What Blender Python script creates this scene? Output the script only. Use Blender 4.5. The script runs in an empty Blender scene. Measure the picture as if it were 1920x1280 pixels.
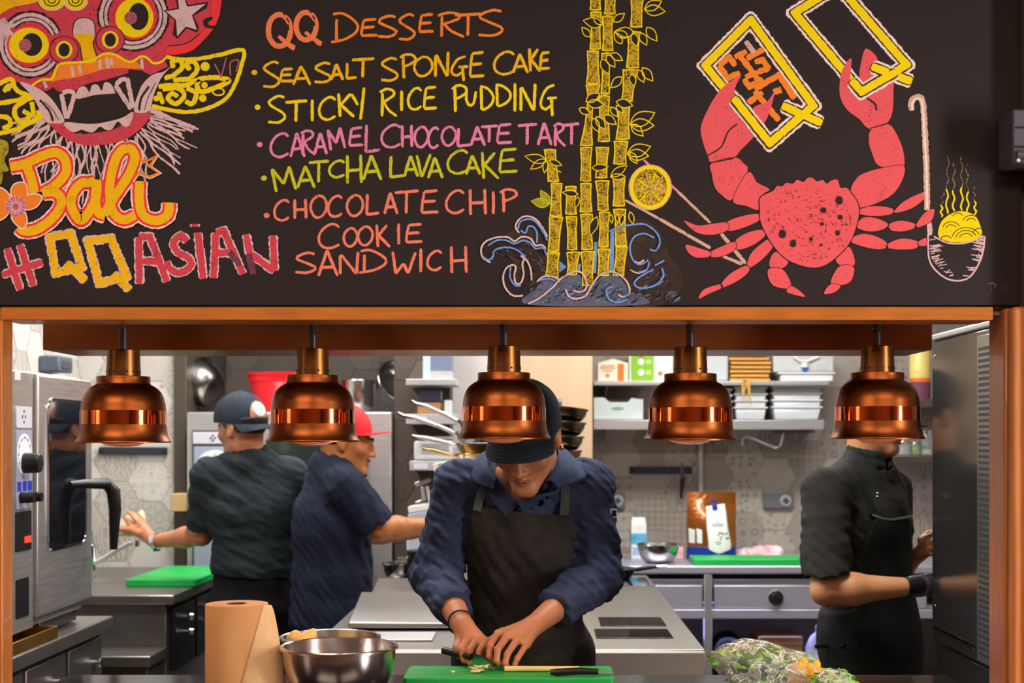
import bpy, bmesh, math, random
import numpy as np
from mathutils import Vector, Matrix, Euler
random.seed(7); RNG = np.random.RandomState(7)
sc = bpy.context.scene
COL = sc.collection
PI = math.pi
R = math.radians

# ------------------------------------------------------------ camera
F_PX, VPX, VPY, EYE = 50/36*1920, 1010.0, 820.0, 1.5
cam_d = bpy.data.cameras.new('camera'); cam = bpy.data.objects.new('camera', cam_d); COL.objects.link(cam)
cam.location = (0, 0, EYE); cam.rotation_euler = (R(90), 0, 0)
cam_d.lens = 50; cam_d.sensor_width = 36
cam_d.shift_x = (960-VPX)/1920; cam_d.shift_y = (VPY-640)/1920
cam_d.clip_start = .05; cam_d.clip_end = 60
cam_d.dof.use_dof = True; cam_d.dof.focus_distance = 3.3; cam_d.dof.aperture_fstop = 5.0
sc.camera = cam

# ------------------------------------------------------------ view + world
sc.view_settings.view_transform = 'Standard'; sc.view_settings.look = 'None'
sc.view_settings.gamma = 1.0; sc.view_settings.use_curve_mapping = False
sc.view_settings.exposure = 0.0
w = bpy.data.worlds.new('world'); sc.world = w; w.use_nodes = True
w.node_tree.nodes['Background'].inputs[0].default_value = (.02, .018, .016, 1)
w.node_tree.nodes['Background'].inputs[1].default_value = 1.0

# ------------------------------------------------------------ lights
def light(name, kind, loc, energy, color=(1,1,1), size=1, size_y=None, rot=(0,0,0), spot=None, blend=.5, spread=None):
    d = bpy.data.lights.new(name, kind); d.energy = energy; d.color = color
    if kind == 'AREA':
        d.size = size
        if size_y: d.shape = 'RECTANGLE'; d.size_y = size_y
        if spread: d.spread = R(spread)
    elif kind == 'SPOT':
        d.spot_size = R(spot); d.spot_blend = blend; d.shadow_soft_size = size
    else: d.shadow_soft_size = size
    o = bpy.data.objects.new(name, d); COL.objects.link(o); o.location = loc; o.rotation_euler = rot
    return o
COOL = (1.0, .965, .93); WARM = (1.0, .76, .58)
# assumed kitchen ceiling tubes, out of view
light('assumed_tube_pass', 'AREA', (-.1, 3.86, 2.68), 58, COOL, 2.2, .3)
light('assumed_tube_left', 'AREA', (-1.25, 5.6, 2.68), 46, COOL, .3, 1.4)
light('assumed_tube_right', 'AREA', (.95, 5.9, 2.68), 58, COOL, 1.6, .3)
light('assumed_tube_back', 'AREA', (-.4, 6.2, 2.68), 24, COOL, 1.6, .3)
light('assumed_insect_lamp', 'AREA', (1.05, 6.85, .62), 3, (.38, .38, 1.0), .9, .2, (R(-70), 0, 0))  # unseen violet source, assumed from the tint around the rear counter
# dining room: area lights for assumed windows right and left, added warm ceiling lights
light('assumed_window_light_right', 'AREA', (3.35, .9, 1.55), 300, (1.0, .90, .85), 1.1, 1.7, (R(90), 0, R(118)))  # tall light assumed from the copper lamps' highlights; no window is built
light('assumed_window_light_left', 'AREA', (-3.3, 1.4, 1.6), 9, (1.0, .84, .78), .8, 1.6, (R(90), 0, R(-105)))  # smaller, dimmer light for an assumed window; none is built
light('added_ceiling_light_left', 'AREA', (-1.4, .5, 2.96), 75, WARM, 2.0, 1.2)  # added unseen light that warms the board; no fixture
light('added_ceiling_light_right', 'AREA', (1.2, .5, 2.96), 55, WARM, 2.0, 1.2)  # added like its left twin, also without a fixture

# ------------------------------------------------------------ helpers
def Wp(px, py, Y): return Vector(((px-VPX)*Y/F_PX, Y, EYE-(py-VPY)*Y/F_PX))
def X_(px, Y): return (px-VPX)*Y/F_PX
def Z_(py, Y): return EYE-(py-VPY)*Y/F_PX
def lin(c):
    return tuple((v/255/12.92 if v/255 <= .04045 else ((v/255+.055)/1.055)**2.4) for v in c[:3])+(1,)

MATS = {}
def pm(name, col, rough=.5, metal=0, var=.08, scale=12, bump=0, bscale=None, col2=None, stretch=None, spec=.5,
       trans=0, ior=1.45, alpha=1, emit=None, estr=0, rvar=0, coat=0, sss=0):
    """procedural principled material: noise varies colour, roughness and bump"""
    if name in MATS: return MATS[name]
    m = bpy.data.materials.new(name); m.use_nodes = True; MATS[name] = m
    nt = m.node_tree; b = nt.nodes['Principled BSDF']
    c = lin(col)
    tc = nt.nodes.new('ShaderNodeTexCoord'); mp = nt.nodes.new('ShaderNodeMapping')
    nt.links.new(tc.outputs['Object'], mp.inputs[0])
    if stretch: mp.inputs['Scale'].default_value = stretch
    nz = nt.nodes.new('ShaderNodeTexNoise'); nz.inputs['Scale'].default_value = scale; nz.inputs['Detail'].default_value = 4
    nt.links.new(mp.outputs[0], nz.inputs['Vector'])
    rp = nt.nodes.new('ShaderNodeValToRGB')
    a = lin(col2) if col2 else tuple(v*(1-var) for v in c[:3])+(1,)
    z = c if col2 else tuple(min(1, v*(1+var)) for v in c[:3])+(1,)
    rp.color_ramp.elements[0].position = .3; rp.color_ramp.elements[1].position = .7
    rp.color_ramp.elements[0].color = a; rp.color_ramp.elements[1].color = z
    nt.links.new(nz.outputs['Fac'], rp.inputs[0]); nt.links.new(rp.outputs[0], b.inputs['Base Color'])
    b.inputs['Roughness'].default_value = rough; b.inputs['Metallic'].default_value = metal
    b.inputs['Specular IOR Level'].default_value = spec; b.inputs['IOR'].default_value = ior
    b.inputs['Transmission Weight'].default_value = trans; b.inputs['Alpha'].default_value = alpha
    b.inputs['Coat Weight'].default_value = coat
    if sss: b.inputs['Subsurface Weight'].default_value = sss; b.inputs['Subsurface Radius'].default_value = (.01, .004, .002)
    if emit: b.inputs['Emission Color'].default_value = lin(emit); b.inputs['Emission Strength'].default_value = estr
    if rvar:
        mr = nt.nodes.new('ShaderNodeMapRange'); nt.links.new(nz.outputs['Fac'], mr.inputs[0])
        mr.inputs['To Min'].default_value = max(.02, rough-rvar); mr.inputs['To Max'].default_value = rough+rvar
        nt.links.new(mr.outputs[0], b.inputs['Roughness'])
    if bump:
        n2 = nt.nodes.new('ShaderNodeTexNoise'); n2.inputs['Scale'].default_value = bscale or scale*4; n2.inputs['Detail'].default_value = 3
        nt.links.new(mp.outputs[0], n2.inputs['Vector'])
        bp = nt.nodes.new('ShaderNodeBump'); bp.inputs['Strength'].default_value = bump; bp.inputs['Distance'].default_value = .004
        nt.links.new(n2.outputs['Fac'], bp.inputs['Height']); nt.links.new(bp.outputs[0], b.inputs['Normal'])
    return m

ORG = {}
def org(o): return ORG.get(o.name, Vector((0,0,0))) if o else Vector((0,0,0))
def tag(o, label=None, cat=None, group=None, kind=None):
    if label: o['label'] = label
    if cat: o['category'] = cat
    if group: o['group'] = group
    if kind: o['kind'] = kind
    return o
def thing(name, label, cat, loc=(0,0,0), group=None):
    o = bpy.data.objects.new(name, None); COL.objects.link(o); o.location = loc; o.empty_display_size = .05
    ORG[o.name] = Vector(loc); return tag(o, label, cat, group)
def link_mesh(name, V, Fc, mats, parent=None, smooth=40, midx=None):
    """V world coordinates; makes one mesh object, local to its parent's origin"""
    L = org(parent)
    V = np.asarray(V, float).reshape(-1, 3)-np.array(L)
    me = bpy.data.meshes.new(name)
    if isinstance(Fc, np.ndarray) and Fc.ndim == 2:
        n, k = Fc.shape
        me.vertices.add(len(V)); me.vertices.foreach_set('co', V.astype(np.float32).ravel())
        me.loops.add(n*k); me.loops.foreach_set('vertex_index', Fc.astype(np.int32).ravel())
        me.polygons.add(n); me.polygons.foreach_set('loop_start', np.arange(0, n*k, k, dtype=np.int32))
        me.update(calc_edges=True)
    else:
        me.from_pydata([tuple(v) for v in V], [], [list(f) for f in Fc])
    for m in (mats if isinstance(mats, (list, tuple)) else [mats]): me.materials.append(m)
    if midx is not None: me.polygons.foreach_set('material_index', np.asarray(midx, np.int32))
    me.validate()
    if smooth:
        me.shade_smooth(); me.set_sharp_from_angle(angle=R(smooth))
    o = bpy.data.objects.new(name, me); COL.objects.link(o)
    if parent: o.parent = parent; ORG[o.name] = L
    return o
class MB:
    """collects shapes (world coordinates) and links them as ONE mesh object"""
    def __init__(s): s.v = []; s.f = []
    def add(s, vs, fs):
        n = len(s.v); s.v += [Vector(v) for v in vs]; s.f += [[i+n for i in f] for f in fs]; return s
    def box(s, c, d, rot=None):
        M = rot.to_matrix() if isinstance(rot, Euler) else (Euler(rot).to_matrix() if rot else None)
        vs = []
        for i in (-1, 1):
            for j in (-1, 1):
                for k in (-1, 1):
                    p = Vector((i*d[0]/2, j*d[1]/2, k*d[2]/2))
                    if M: p = M @ p
                    vs.append(Vector(c)+p)
        return s.add(vs, [(0,1,3,2),(4,6,7,5),(0,4,5,1),(2,3,7,6),(0,2,6,4),(1,5,7,3)])
    def b2(s, x0, x1, y0, y1, z0, z1): return s.box(((x0+x1)/2,(y0+y1)/2,(z0+z1)/2), (abs(x1-x0),abs(y1-y0),abs(z1-z0)))
    def cyl(s, p0, p1, r0, r1=None, n=24, caps=True): return s.tube([p0, p1], [r0, r0 if r1 is None else r1], n, caps)
    def tube(s, path, r, n=12, caps=True):
        P = [Vector(p) for p in path]; m = len(P)
        rs = r if isinstance(r, (list, tuple)) else [r]*m
        up = None; vs = []; fs = []
        for i, p in enumerate(P):
            t = (P[min(i+1, m-1)]-P[max(i-1, 0)])
            t = t.normalized() if t.length > 1e-9 else Vector((0,0,1))
            if up is None: up = Vector((0,0,1)) if abs(t.z) < .9 else Vector((1,0,0))
            a = t.cross(up);
            a = a.normalized() if a.length > 1e-6 else t.orthogonal().normalized()
            b = t.cross(a).normalized(); up = b.cross(t).normalized() if False else -b
            for k in range(n):
                th = 2*PI*k/n; vs.append(p+(a*math.cos(th)+b*math.sin(th))*rs[i])
        for i in range(m-1):
            for k in range(n):
                fs.append((i*n+k, i*n+(k+1) % n, (i+1)*n+(k+1) % n, (i+1)*n+k))
        if caps: fs.append(list(range(n))[::-1]); fs.append([(m-1)*n+k for k in range(n)])
        return s.add(vs, fs)
    def lathe(s, prof, c, n=48, M=None, caps=False):
        """prof (r, z) list; about local z through c"""
        vs = []; fs = []; m = len(prof)
        for (r, z) in prof:
            for k in range(n):
                th = 2*PI*k/n; p = Vector((r*math.cos(th), r*math.sin(th), z))
                vs.append(Vector(c)+(M @ p if M else p))
        for i in range(m-1):
            for k in range(n): fs.append((i*n+k, i*n+(k+1) % n, (i+1)*n+(k+1) % n, (i+1)*n+k))
        if caps: fs.append(list(range(n))[::-1]); fs.append([(m-1)*n+k for k in range(n)])
        return s.add(vs, fs)
    def prism(s, poly, o, u, v, th):
        """flat outline (a,b) in the plane o + a*u + b*v, thickened by vector th"""
        o, u, v, th = Vector(o), Vector(u), Vector(v), Vector(th); n = len(poly)
        vs = [o+u*a+v*b for a, b in poly]+[o+u*a+v*b+th for a, b in poly]
        return s.add(vs, [list(range(n))[::-1], [n+i for i in range(n)]]+[(i, (i+1) % n, n+(i+1) % n, n+i) for i in range(n)])
    def ball(s, c, r, n=16, M=None):
        r = r if isinstance(r, (tuple, list)) else (r, r, r); m = n//2; vs = []; fs = []
        for i in range(m+1):
            ph = PI*i/m
            for k in range(n):
                th = 2*PI*k/n; p = Vector((r[0]*math.sin(ph)*math.cos(th), r[1]*math.sin(ph)*math.sin(th), r[2]*math.cos(ph)))
                vs.append(Vector(c)+(M @ p if M else p))
        for i in range(m):
            for k in range(n): fs.append((i*n+k, (i+1)*n+k, (i+1)*n+(k+1) % n, i*n+(k+1) % n))
        return s.add(vs, fs)
    def build(s, name, mat, parent=None, bevel=0, smooth=40, seg=2, recalc=True):
        o = link_mesh(name, [tuple(v) for v in s.v], s.f, mat, parent, 0)
        me = o.data
        bm = bmesh.new(); bm.from_mesh(me)
        bmesh.ops.remove_doubles(bm, verts=bm.verts, dist=1e-6)
        if recalc: bmesh.ops.recalc_face_normals(bm, faces=bm.faces)
        bm.to_mesh(me); bm.free()
        if smooth: me.shade_smooth(); me.set_sharp_from_angle(angle=R(smooth))
        if bevel:
            b = o.modifiers.new('bevel', 'BEVEL'); b.width = bevel; b.segments = seg; b.limit_method = 'ANGLE'; b.angle_limit = R(40)
        return o
def struct(o, label=None): o['kind'] = 'structure'; return o
def dup(root, loc, rotz=None, label=None, scale=None):
    """copy a thing with its parts and sub-parts"""
    def cp(o, par):
        c = o.copy(); COL.objects.link(c); c.parent = par
        for ch in o.children: cp(ch, c)
        return c
    r = cp(root, None); r.location = loc
    if rotz is not None: r.rotation_euler = (0, 0, rotz)
    if scale: r.scale = (scale, scale, scale)
    if label: r['label'] = label
    return r
# ============================================================ smooth bodies: distance fields meshed with surface nets
def npv(*a): return np.array(a, float)
class SDF:
    def __init__(s, lo, hi, h):
        s.h = h; s.lo = np.array(lo, float)-2*h; n = np.ceil((np.array(hi, float)+2*h-s.lo)/h).astype(int)+1; s.n = n
        s.ax = [s.lo[i]+h*np.arange(n[i]) for i in range(3)]
        s.F = np.full(n, 1.0, np.float32)
    def win(s, lo, hi):
        sl = []; 
        for i in range(3):
            a = int(max(0, math.floor((lo[i]-s.lo[i])/s.h))); b = int(min(s.n[i], math.ceil((hi[i]-s.lo[i])/s.h)+1))
            if b <= a: return None, None
            sl.append(slice(a, b))
        X, Y, Z = np.meshgrid(s.ax[0][sl[0]], s.ax[1][sl[1]], s.ax[2][sl[2]], indexing='ij')
        return tuple(sl), np.stack([X, Y, Z], -1)
    def op(s, sl, d, k, mode='add'):
        A = s.F[sl]; 
        if mode == 'sub': d = -d
        if k > 0:
            hh = np.clip(k-np.abs(A-d), 0, None)/k; c = hh*hh*k*.25
        else: c = 0
        s.F[sl] = (np.minimum(A, d)-c) if mode == 'add' else (np.maximum(A, d)+c)
    def cap(s, a, b, ra, rb=None, k=.02, mode='add', sq=None):
        """rounded cone a->b; sq: (axis vector, factor) flattens the section along an axis"""
        a, b = np.array(a, float), np.array(b, float); rb = ra if rb is None else rb; m = max(ra, rb)*1.3+k+3*s.h
        sl, P = s.win(np.minimum(a, b)-m, np.maximum(a, b)+m)
        if sl is None: return s
        ab = b-a; t = np.clip(((P-a)@ab)/max(1e-9, ab@ab), 0, 1); q = P-(a+t[..., None]*ab)
        if sq is not None:
            ax = np.array(sq[0], float); ax /= np.linalg.norm(ax); c = q@ax; q = q+(c*(1/sq[1]-1))[..., None]*ax
        d = np.linalg.norm(q, axis=-1)-(ra+(rb-ra)*t)
        if sq is not None and sq[1] < 1: d = d*(.5+.5*sq[1])
        s.op(sl, d, k, mode); return s
    def chain(s, pts, rs, k=.01, sq=None):
        for i in range(len(pts)-1): s.cap(pts[i], pts[i+1], rs[i], rs[i+1], k, sq=sq)
        return s
    def ell(s, c, r, k=.02, mode='add', M=None):
        c, r = np.array(c, float), np.array(r, float); m = max(r)+k+3*s.h
        sl, P = s.win(c-m, c+m)
        if sl is None: return s
        q = P-c
        if M is not None: q = q@np.array(M)          # M columns = local axes in world
        k0 = np.linalg.norm(q/r, axis=-1); k1 = np.linalg.norm(q/(r*r), axis=-1)+1e-9
        s.op(sl, k0*(k0-1)/k1, k, mode); return s
    def rbox(s, c, hd, rad, k=.01, mode='add', M=None):
        c, hd = np.array(c, float), np.array(hd, float); m = np.linalg.norm(hd)+rad+k+3*s.h
        sl, P = s.win(c-m, c+m)
        if sl is None: return s
        q = P-c
        if M is not None: q = q@np.array(M)
        q = np.abs(q)-hd+rad
        s.op(sl, np.linalg.norm(np.maximum(q, 0), axis=-1)+np.minimum(q.max(-1), 0)-rad, k, mode); return s
    def plane(s, p, n, k=0, near=None, rad=None):
        """cut away the side the normal points to (optionally only within rad of near)"""
        p, n = np.array(p, float), np.array(n, float); n /= np.linalg.norm(n)
        if near is None: sl = (slice(None),)*3; X, Y, Z = np.meshgrid(*s.ax, indexing='ij'); P = np.stack([X, Y, Z], -1)
        else:
            near = np.array(near, float); sl, P = s.win(near-rad, near+rad)
            if sl is None: return s
        d = (P-p)@n; s.op(sl, -d, k, 'sub'); return s
    def func(s, f):
        X, Y, Z = np.meshgrid(*s.ax, indexing='ij'); s.F += f(X, Y, Z).astype(np.float32); return s
    def mesh(s):
        F = s.F; S = F < 0; n = np.array(F.shape)
        cnt = np.zeros(n-1, np.int8); pos = np.zeros(tuple(n-1)+(3,), np.float32); ec = np.zeros(n-1, np.float32)
        for dx in (0,1):
            for dy in (0,1):
                for dz in (0,1): cnt += S[dx:n[0]-1+dx, dy:n[1]-1+dy, dz:n[2]-1+dz]
        act = (cnt > 0) & (cnt < 8); ids = np.argwhere(act); idx = -np.ones(n-1, np.int64); idx[act] = np.arange(len(ids))
        acc = np.zeros((len(ids), 3)); num = np.zeros(len(ids))
        i0 = ids
        corners = [(a,b,c) for a in (0,1) for b in (0,1) for c in (0,1)]
        for a in corners:
            for ax in range(3):
                if a[ax]: continue
                b = list(a); b[ax] = 1
                fa = F[i0[:,0]+a[0], i0[:,1]+a[1], i0[:,2]+a[2]]; fb = F[i0[:,0]+b[0], i0[:,1]+b[1], i0[:,2]+b[2]]
                cr = (fa < 0) != (fb < 0)
                t = np.where(cr, fa/np.where(cr, fa-fb, 1), 0)
                p = np.tile(np.array(a, float), (len(ids), 1)); p[:, ax] += t
                acc[cr] += p[cr]; num += cr
        V = (ids+acc/num[:, None])*s.h+s.lo
        faces = []
        for ax in range(3):
            o = [x for x in range(3) if x != ax]
            A = [slice(None)]*3; B = [slice(None)]*3; A[ax] = slice(0, -1); B[ax] = slice(1, None)
            ch = S[tuple(A)] != S[tuple(B)]
            e = np.argwhere(ch); e = e[(e[:, o[0]] > 0) & (e[:, o[1]] > 0) & (e[:, o[0]] < n[o[0]]-1) & (e[:, o[1]] < n[o[1]]-1)]
            if not len(e): continue
            def cell(d0, d1):
                c = e.copy(); c[:, o[0]] -= d0; c[:, o[1]] -= d1; return idx[c[:,0], c[:,1], c[:,2]]
            q = np.stack([cell(1,1), cell(0,1), cell(0,0), cell(1,0)], 1)
            ins = S[e[:,0], e[:,1], e[:,2]]; flip = ins if ax != 1 else ~ins
            q[~flip] = q[~flip][:, ::-1]; faces.append(q)
        Fc = np.concatenate(faces)
        # light smoothing
        for it in range(2):
            sm = np.zeros_like(V); ct = np.zeros(len(V))
            for a, b in ((0,1),(1,2),(2,3),(3,0)):
                np.add.at(sm, Fc[:,a], V[Fc[:,b]]); np.add.at(ct, Fc[:,a], 1); np.add.at(sm, Fc[:,b], V[Fc[:,a]]); np.add.at(ct, Fc[:,b], 1)
            V = V*.5+.5*sm/np.maximum(ct, 1)[:, None]
        return V, Fc
    def build(s, name, mat, parent=None):
        V, Fc = s.mesh(); return link_mesh(name, V, Fc, mat, parent, 180)
def crease(s, e, d, amp=.006, freq=120, rad=.11, ph=0):
    """ring creases where a sleeve bunches round a joint"""
    e, d = npv_(e), npv_(d); d = d/np.linalg.norm(d); sl, P = s.win(e-rad*2, e+rad*2); q = P-e
    w_ = np.exp(-(q*q).sum(-1)/(rad*rad*.6)); a = q@d; b = q@np.array((.6,.5,-.62)); s.F[sl] += (amp*w_*(np.abs(np.sin(freq*.5*a+9*b+ph+1.2*np.sin(28*b)))**.7-.55)).astype(np.float32)
def frame_axes(fwd, up=(0,0,1)):
    """head axes: columns right(x), back(y), up(z); the face looks along fwd"""
    f = Vector(fwd).normalized(); y = -f; x = y.cross(Vector(up)).normalized(); z = x.cross(y).normalized()
    return Matrix((x, y, z)).transposed()
def add_head(s, c, M, neck, k=.02, scale=1.0, hair=False):
    """sculpts skull, jaw, nose, lips, ears; local -y is the face"""
    c = Vector(c); A = np.array(M)
    L = lambda x, y, z: np.array(c+M @ Vector((x*scale, y*scale, z*scale)))
    S_ = lambda *r: tuple(v*scale for v in r)
    s.ell(L(0,.016,.036), S_(.074,.094,.090), .0, M=A) if False else s.ell(L(0,.016,.036), S_(.074,.094,.090), .03, M=A)
    s.ell(L(0,-.030,-.030), S_(.060,.066,.078), .04, M=A)
    s.cap(L(.044,.0,-.070), L(.014,-.078,-.098), .020*scale, .017*scale, .03); s.cap(L(-.044,.0,-.070), L(-.014,-.078,-.098), .020*scale, .017*scale, .03)
    s.cap(L(-.010,-.084,-.100), L(.010,-.084,-.100), .015*scale, None, .02)
    for e in (-1, 1):
        s.ell(L(e*.046,-.062,-.022), S_(.022,.022,.018), .022, M=A)
        s.ell(L(e*.032,-.104,.004), S_(.019,.014,.013), .012, 'sub', M=A)
        s.ell(L(e*.032,-.085,.004), S_(.014,.013,.011), .004, M=A)
        s.cap(L(e*.014,-.094,.021), L(e*.050,-.078,.022), .008*scale, .006*scale, .012)
    s.cap(L(0,-.093,.012), L(0,-.112,-.026), .0075*scale, .0105*scale, .012); s.ell(L(0,-.114,-.030), S_(.011,.010,.009), .008, M=A)
    for e in (-1, 1): s.ell(L(e*.013,-.102,-.033), S_(.009,.011,.008), .006, M=A); s.ell(L(e*.007,-.112,-.040), S_(.003,.004,.004), .003, 'sub', M=A)
    s.cap(L(-.021,-.088,-.061), L(0,-.098,-.058), .0045*scale, .0062*scale, .006); s.cap(L(.021,-.088,-.061), L(0,-.098,-.058), .0045*scale, .0062*scale, .006)
    s.cap(L(-.017,-.088,-.070), L(.017,-.088,-.070), .0055*scale, None, .006); s.ell(L(0,-.095,-.0705), S_(.014,.006,.006), .006, M=A)
    s.cap(L(-.022,-.098,-.0645), L(.022,-.098,-.0645), .0022*scale, None, .003, 'sub')
    for e in (-1, 1):
        s.ell(L(e*.078,.012,-.004), S_(.009,.020,.033), .008, M=A); s.ell(L(e*.087,.008,.002), S_(.006,.010,.017), .006, 'sub', M=A); s.ell(L(e*.079,.004,-.032), S_(.008,.010,.010), .008, M=A)
    s.cap(L(0,.022,-.055), neck, .056*scale, .058*scale, .035)
    return L
def arm(s, sh, el, wr, r=(.052,.041,.038,.026), k=.025):
    sh, el, wr = map(npv_, (sh, el, wr)); m = sh*.55+el*.45
    s.cap(sh, m, r[0], r[0]*.92, k); s.cap(m, el, r[0]*.92, r[1], k); f = el*.68+wr*.32
    s.cap(el, f, r[2], r[2]*1.06, k); s.cap(f, wr, r[2]*1.06, r[3], k)
def npv_(v): return np.array(tuple(v), float)
def hand(s, wr, knuck, fingers, thumb, rf=.0085, rt=.0105, palm_r=.019):
    """wr wrist point; knuck list of 4 knuckle points; fingers list of chains (after the knuckle); thumb chain"""
    wr = npv_(wr); K = [npv_(p) for p in knuck]
    for i, p in enumerate(K): s.cap(wr*.82+p*.18, p, palm_r*.95, .0105, .010)
    s.cap(K[0], K[1], .0095, None, .008); s.cap(K[1], K[2], .0095, None, .008); s.cap(K[2], K[3], .0095, .009, .008)
    for i, ch in enumerate(fingers):
        c = [K[i]]+[npv_(p) for p in ch]; f = (1,1.05,1,.88)[i]; n = len(c)
        rs = [rf*1.18*f]+[rf*(1.06-.10*j)*f for j in range(n-1)]
        for j in range(n-1): s.cap(c[j], c[j+1], rs[j], rs[j+1], .0015)
        for j in range(1, n-1): s.ell(c[j], (rs[j]*1.08,)*3, .0015)
    c = [npv_(p) for p in thumb]
    rs = [rt*1.5]+[rt*(1.12-.08*j) for j in range(len(c)-1)]
    for j in range(len(c)-1): s.cap(c[j], c[j+1], rs[j], rs[j+1], .006)
def folds(seed, amp, f=(26,26,26), warp=1.6, sharp=1.0):
    """directional cloth folds as a displacement of the field"""
    r = np.random.RandomState(seed); ph = r.rand(8)*6.28
    def g(X, Y, Z):
        wx = np.sin(9*X+7*Z+ph[0])+np.sin(13*Y-6*X+ph[1]); wz = np.sin(8*Z+5*Y+ph[2])+np.sin(11*X-4*Z+ph[3])
        a = np.sin(f[0]*X+f[1]*Y+f[2]*Z+warp*wx+ph[4]); b = np.sin(f[0]*.6*X-f[1]*.8*Y+f[2]*1.25*Z+warp*wz+ph[5]); c = np.sin(f[0]*2.1*X+f[2]*1.7*Z+warp*1.7*(wx-wz)+ph[6])
        e = lambda v: 1-np.abs(v)**.8*sharp
        return amp*(.55*(e(a)-.4)+.4*(e(b)-.4)+.22*c)
    return g
def capcut(s, a, b, ra, rb, k, cp, cn):
    """rounded cone cut flat where the plane (cp, cn) passes"""
    a, b, cp, cn = npv_(a), npv_(b), npv_(cp), npv_(cn); cn = cn/np.linalg.norm(cn); m = max(ra, rb)+k+3*s.h
    sl, P = s.win(np.minimum(a, b)-m, np.maximum(a, b)+m)
    ab = b-a; t = np.clip(((P-a)@ab)/(ab@ab), 0, 1); d = np.linalg.norm(P-(a+t[..., None]*ab), axis=-1)-(ra+(rb-ra)*t)
    s.op(sl, np.maximum(d, (P-cp)@cn), k); return s
def poly_sd(poly, X, Z):
    """signed distance to an outline in (x, z)"""
    d = np.full(X.shape, 1e9); ins = np.zeros(X.shape, bool); n = len(poly)
    for i in range(n):
        (ax, az), (bx, bz) = poly[i], poly[(i+1) % n]; ex, ez = bx-ax, bz-az; wx, wz = X-ax, Z-az
        t = np.clip((wx*ex+wz*ez)/(ex*ex+ez*ez), 0, 1); d = np.minimum(d, (wx-ex*t)**2+(wz-ez*t)**2)
        c = ((az <= Z) & (bz > Z)) | ((bz <= Z) & (az > Z)); xi = ax+(Z-az)/np.where(bz == az, 1e-9, bz-az)*ex
        ins ^= c & (X < xi)
    d = np.sqrt(d); return np.where(ins, -d, d)
def front(s, x, z):
    """first y at which a ray along +y meets the body"""
    i = int(round((x-s.lo[0])/s.h)); k = int(round((z-s.lo[2])/s.h)); i = min(max(i,0),s.n[0]-1); k = min(max(k,0),s.n[2]-1)
    col = s.F[i,:,k]; j = np.argmax(col < 0)
    return s.ax[1][j] if col[j] < 0 else None
SKIN = lambda n, c: pm(n, c, .46, var=.08, scale=16, bump=.06, bscale=220, sss=.04)
def torso_axes(fwd, up=(0,0,1)):
    f = Vector(fwd).normalized(); y = -f; x = y.cross(Vector(up)).normalized(); z = x.cross(y).normalized(); return Matrix((x,y,z)).transposed()
def torso(s, pel, chest, neck, sa, sb, M, g=0.0, k=.06, wid=1.0, dep=1.0):
    A = np.array(M); pel, chest, neck, sa, sb = map(npv_, (pel, chest, neck, sa, sb)); mid = pel*.55+chest*.45
    s.ell(pel, (.155*wid+g,.115*dep+g,.13+g), k, M=A); s.ell(mid, (.142*wid+g,.110*dep+g,.15+g), k, M=A); s.ell(chest, (.160*wid+g,.118*dep+g,.165+g), k, M=A)
    s.cap(sa, sb, .055+g*.8, None, k); s.cap(sa*.5+neck*.5, neck, .045+g, .05+g, k); s.cap(sb*.5+neck*.5, neck, .045+g, .05+g, k)
    s.cap(chest, neck, .085+g, .055+g, k)
def legs(s, pel, M, z0, g=0.0, cut=None, spread=.09, k=.04):
    for e in (-1, 1):
        hip = npv_(Vector(pel)+M @ Vector((e*spread,0,-.03))); kn = npv_(Vector((hip[0]+M.col[0][0]*e*.015,hip[1]-.0,.49))); an = npv_(Vector((hip[0]+M.col[0][0]*e*.02,hip[1]+.02,z0)))
        s.cap(hip, kn, .082+g, .056+g, k); s.cap(kn, an, .056+g, .038+g, k)
def bounds(*pts, m=.2):
    P = np.array([tuple(p) for p in pts], float); return P.min(0)-m, P.max(0)+m
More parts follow.
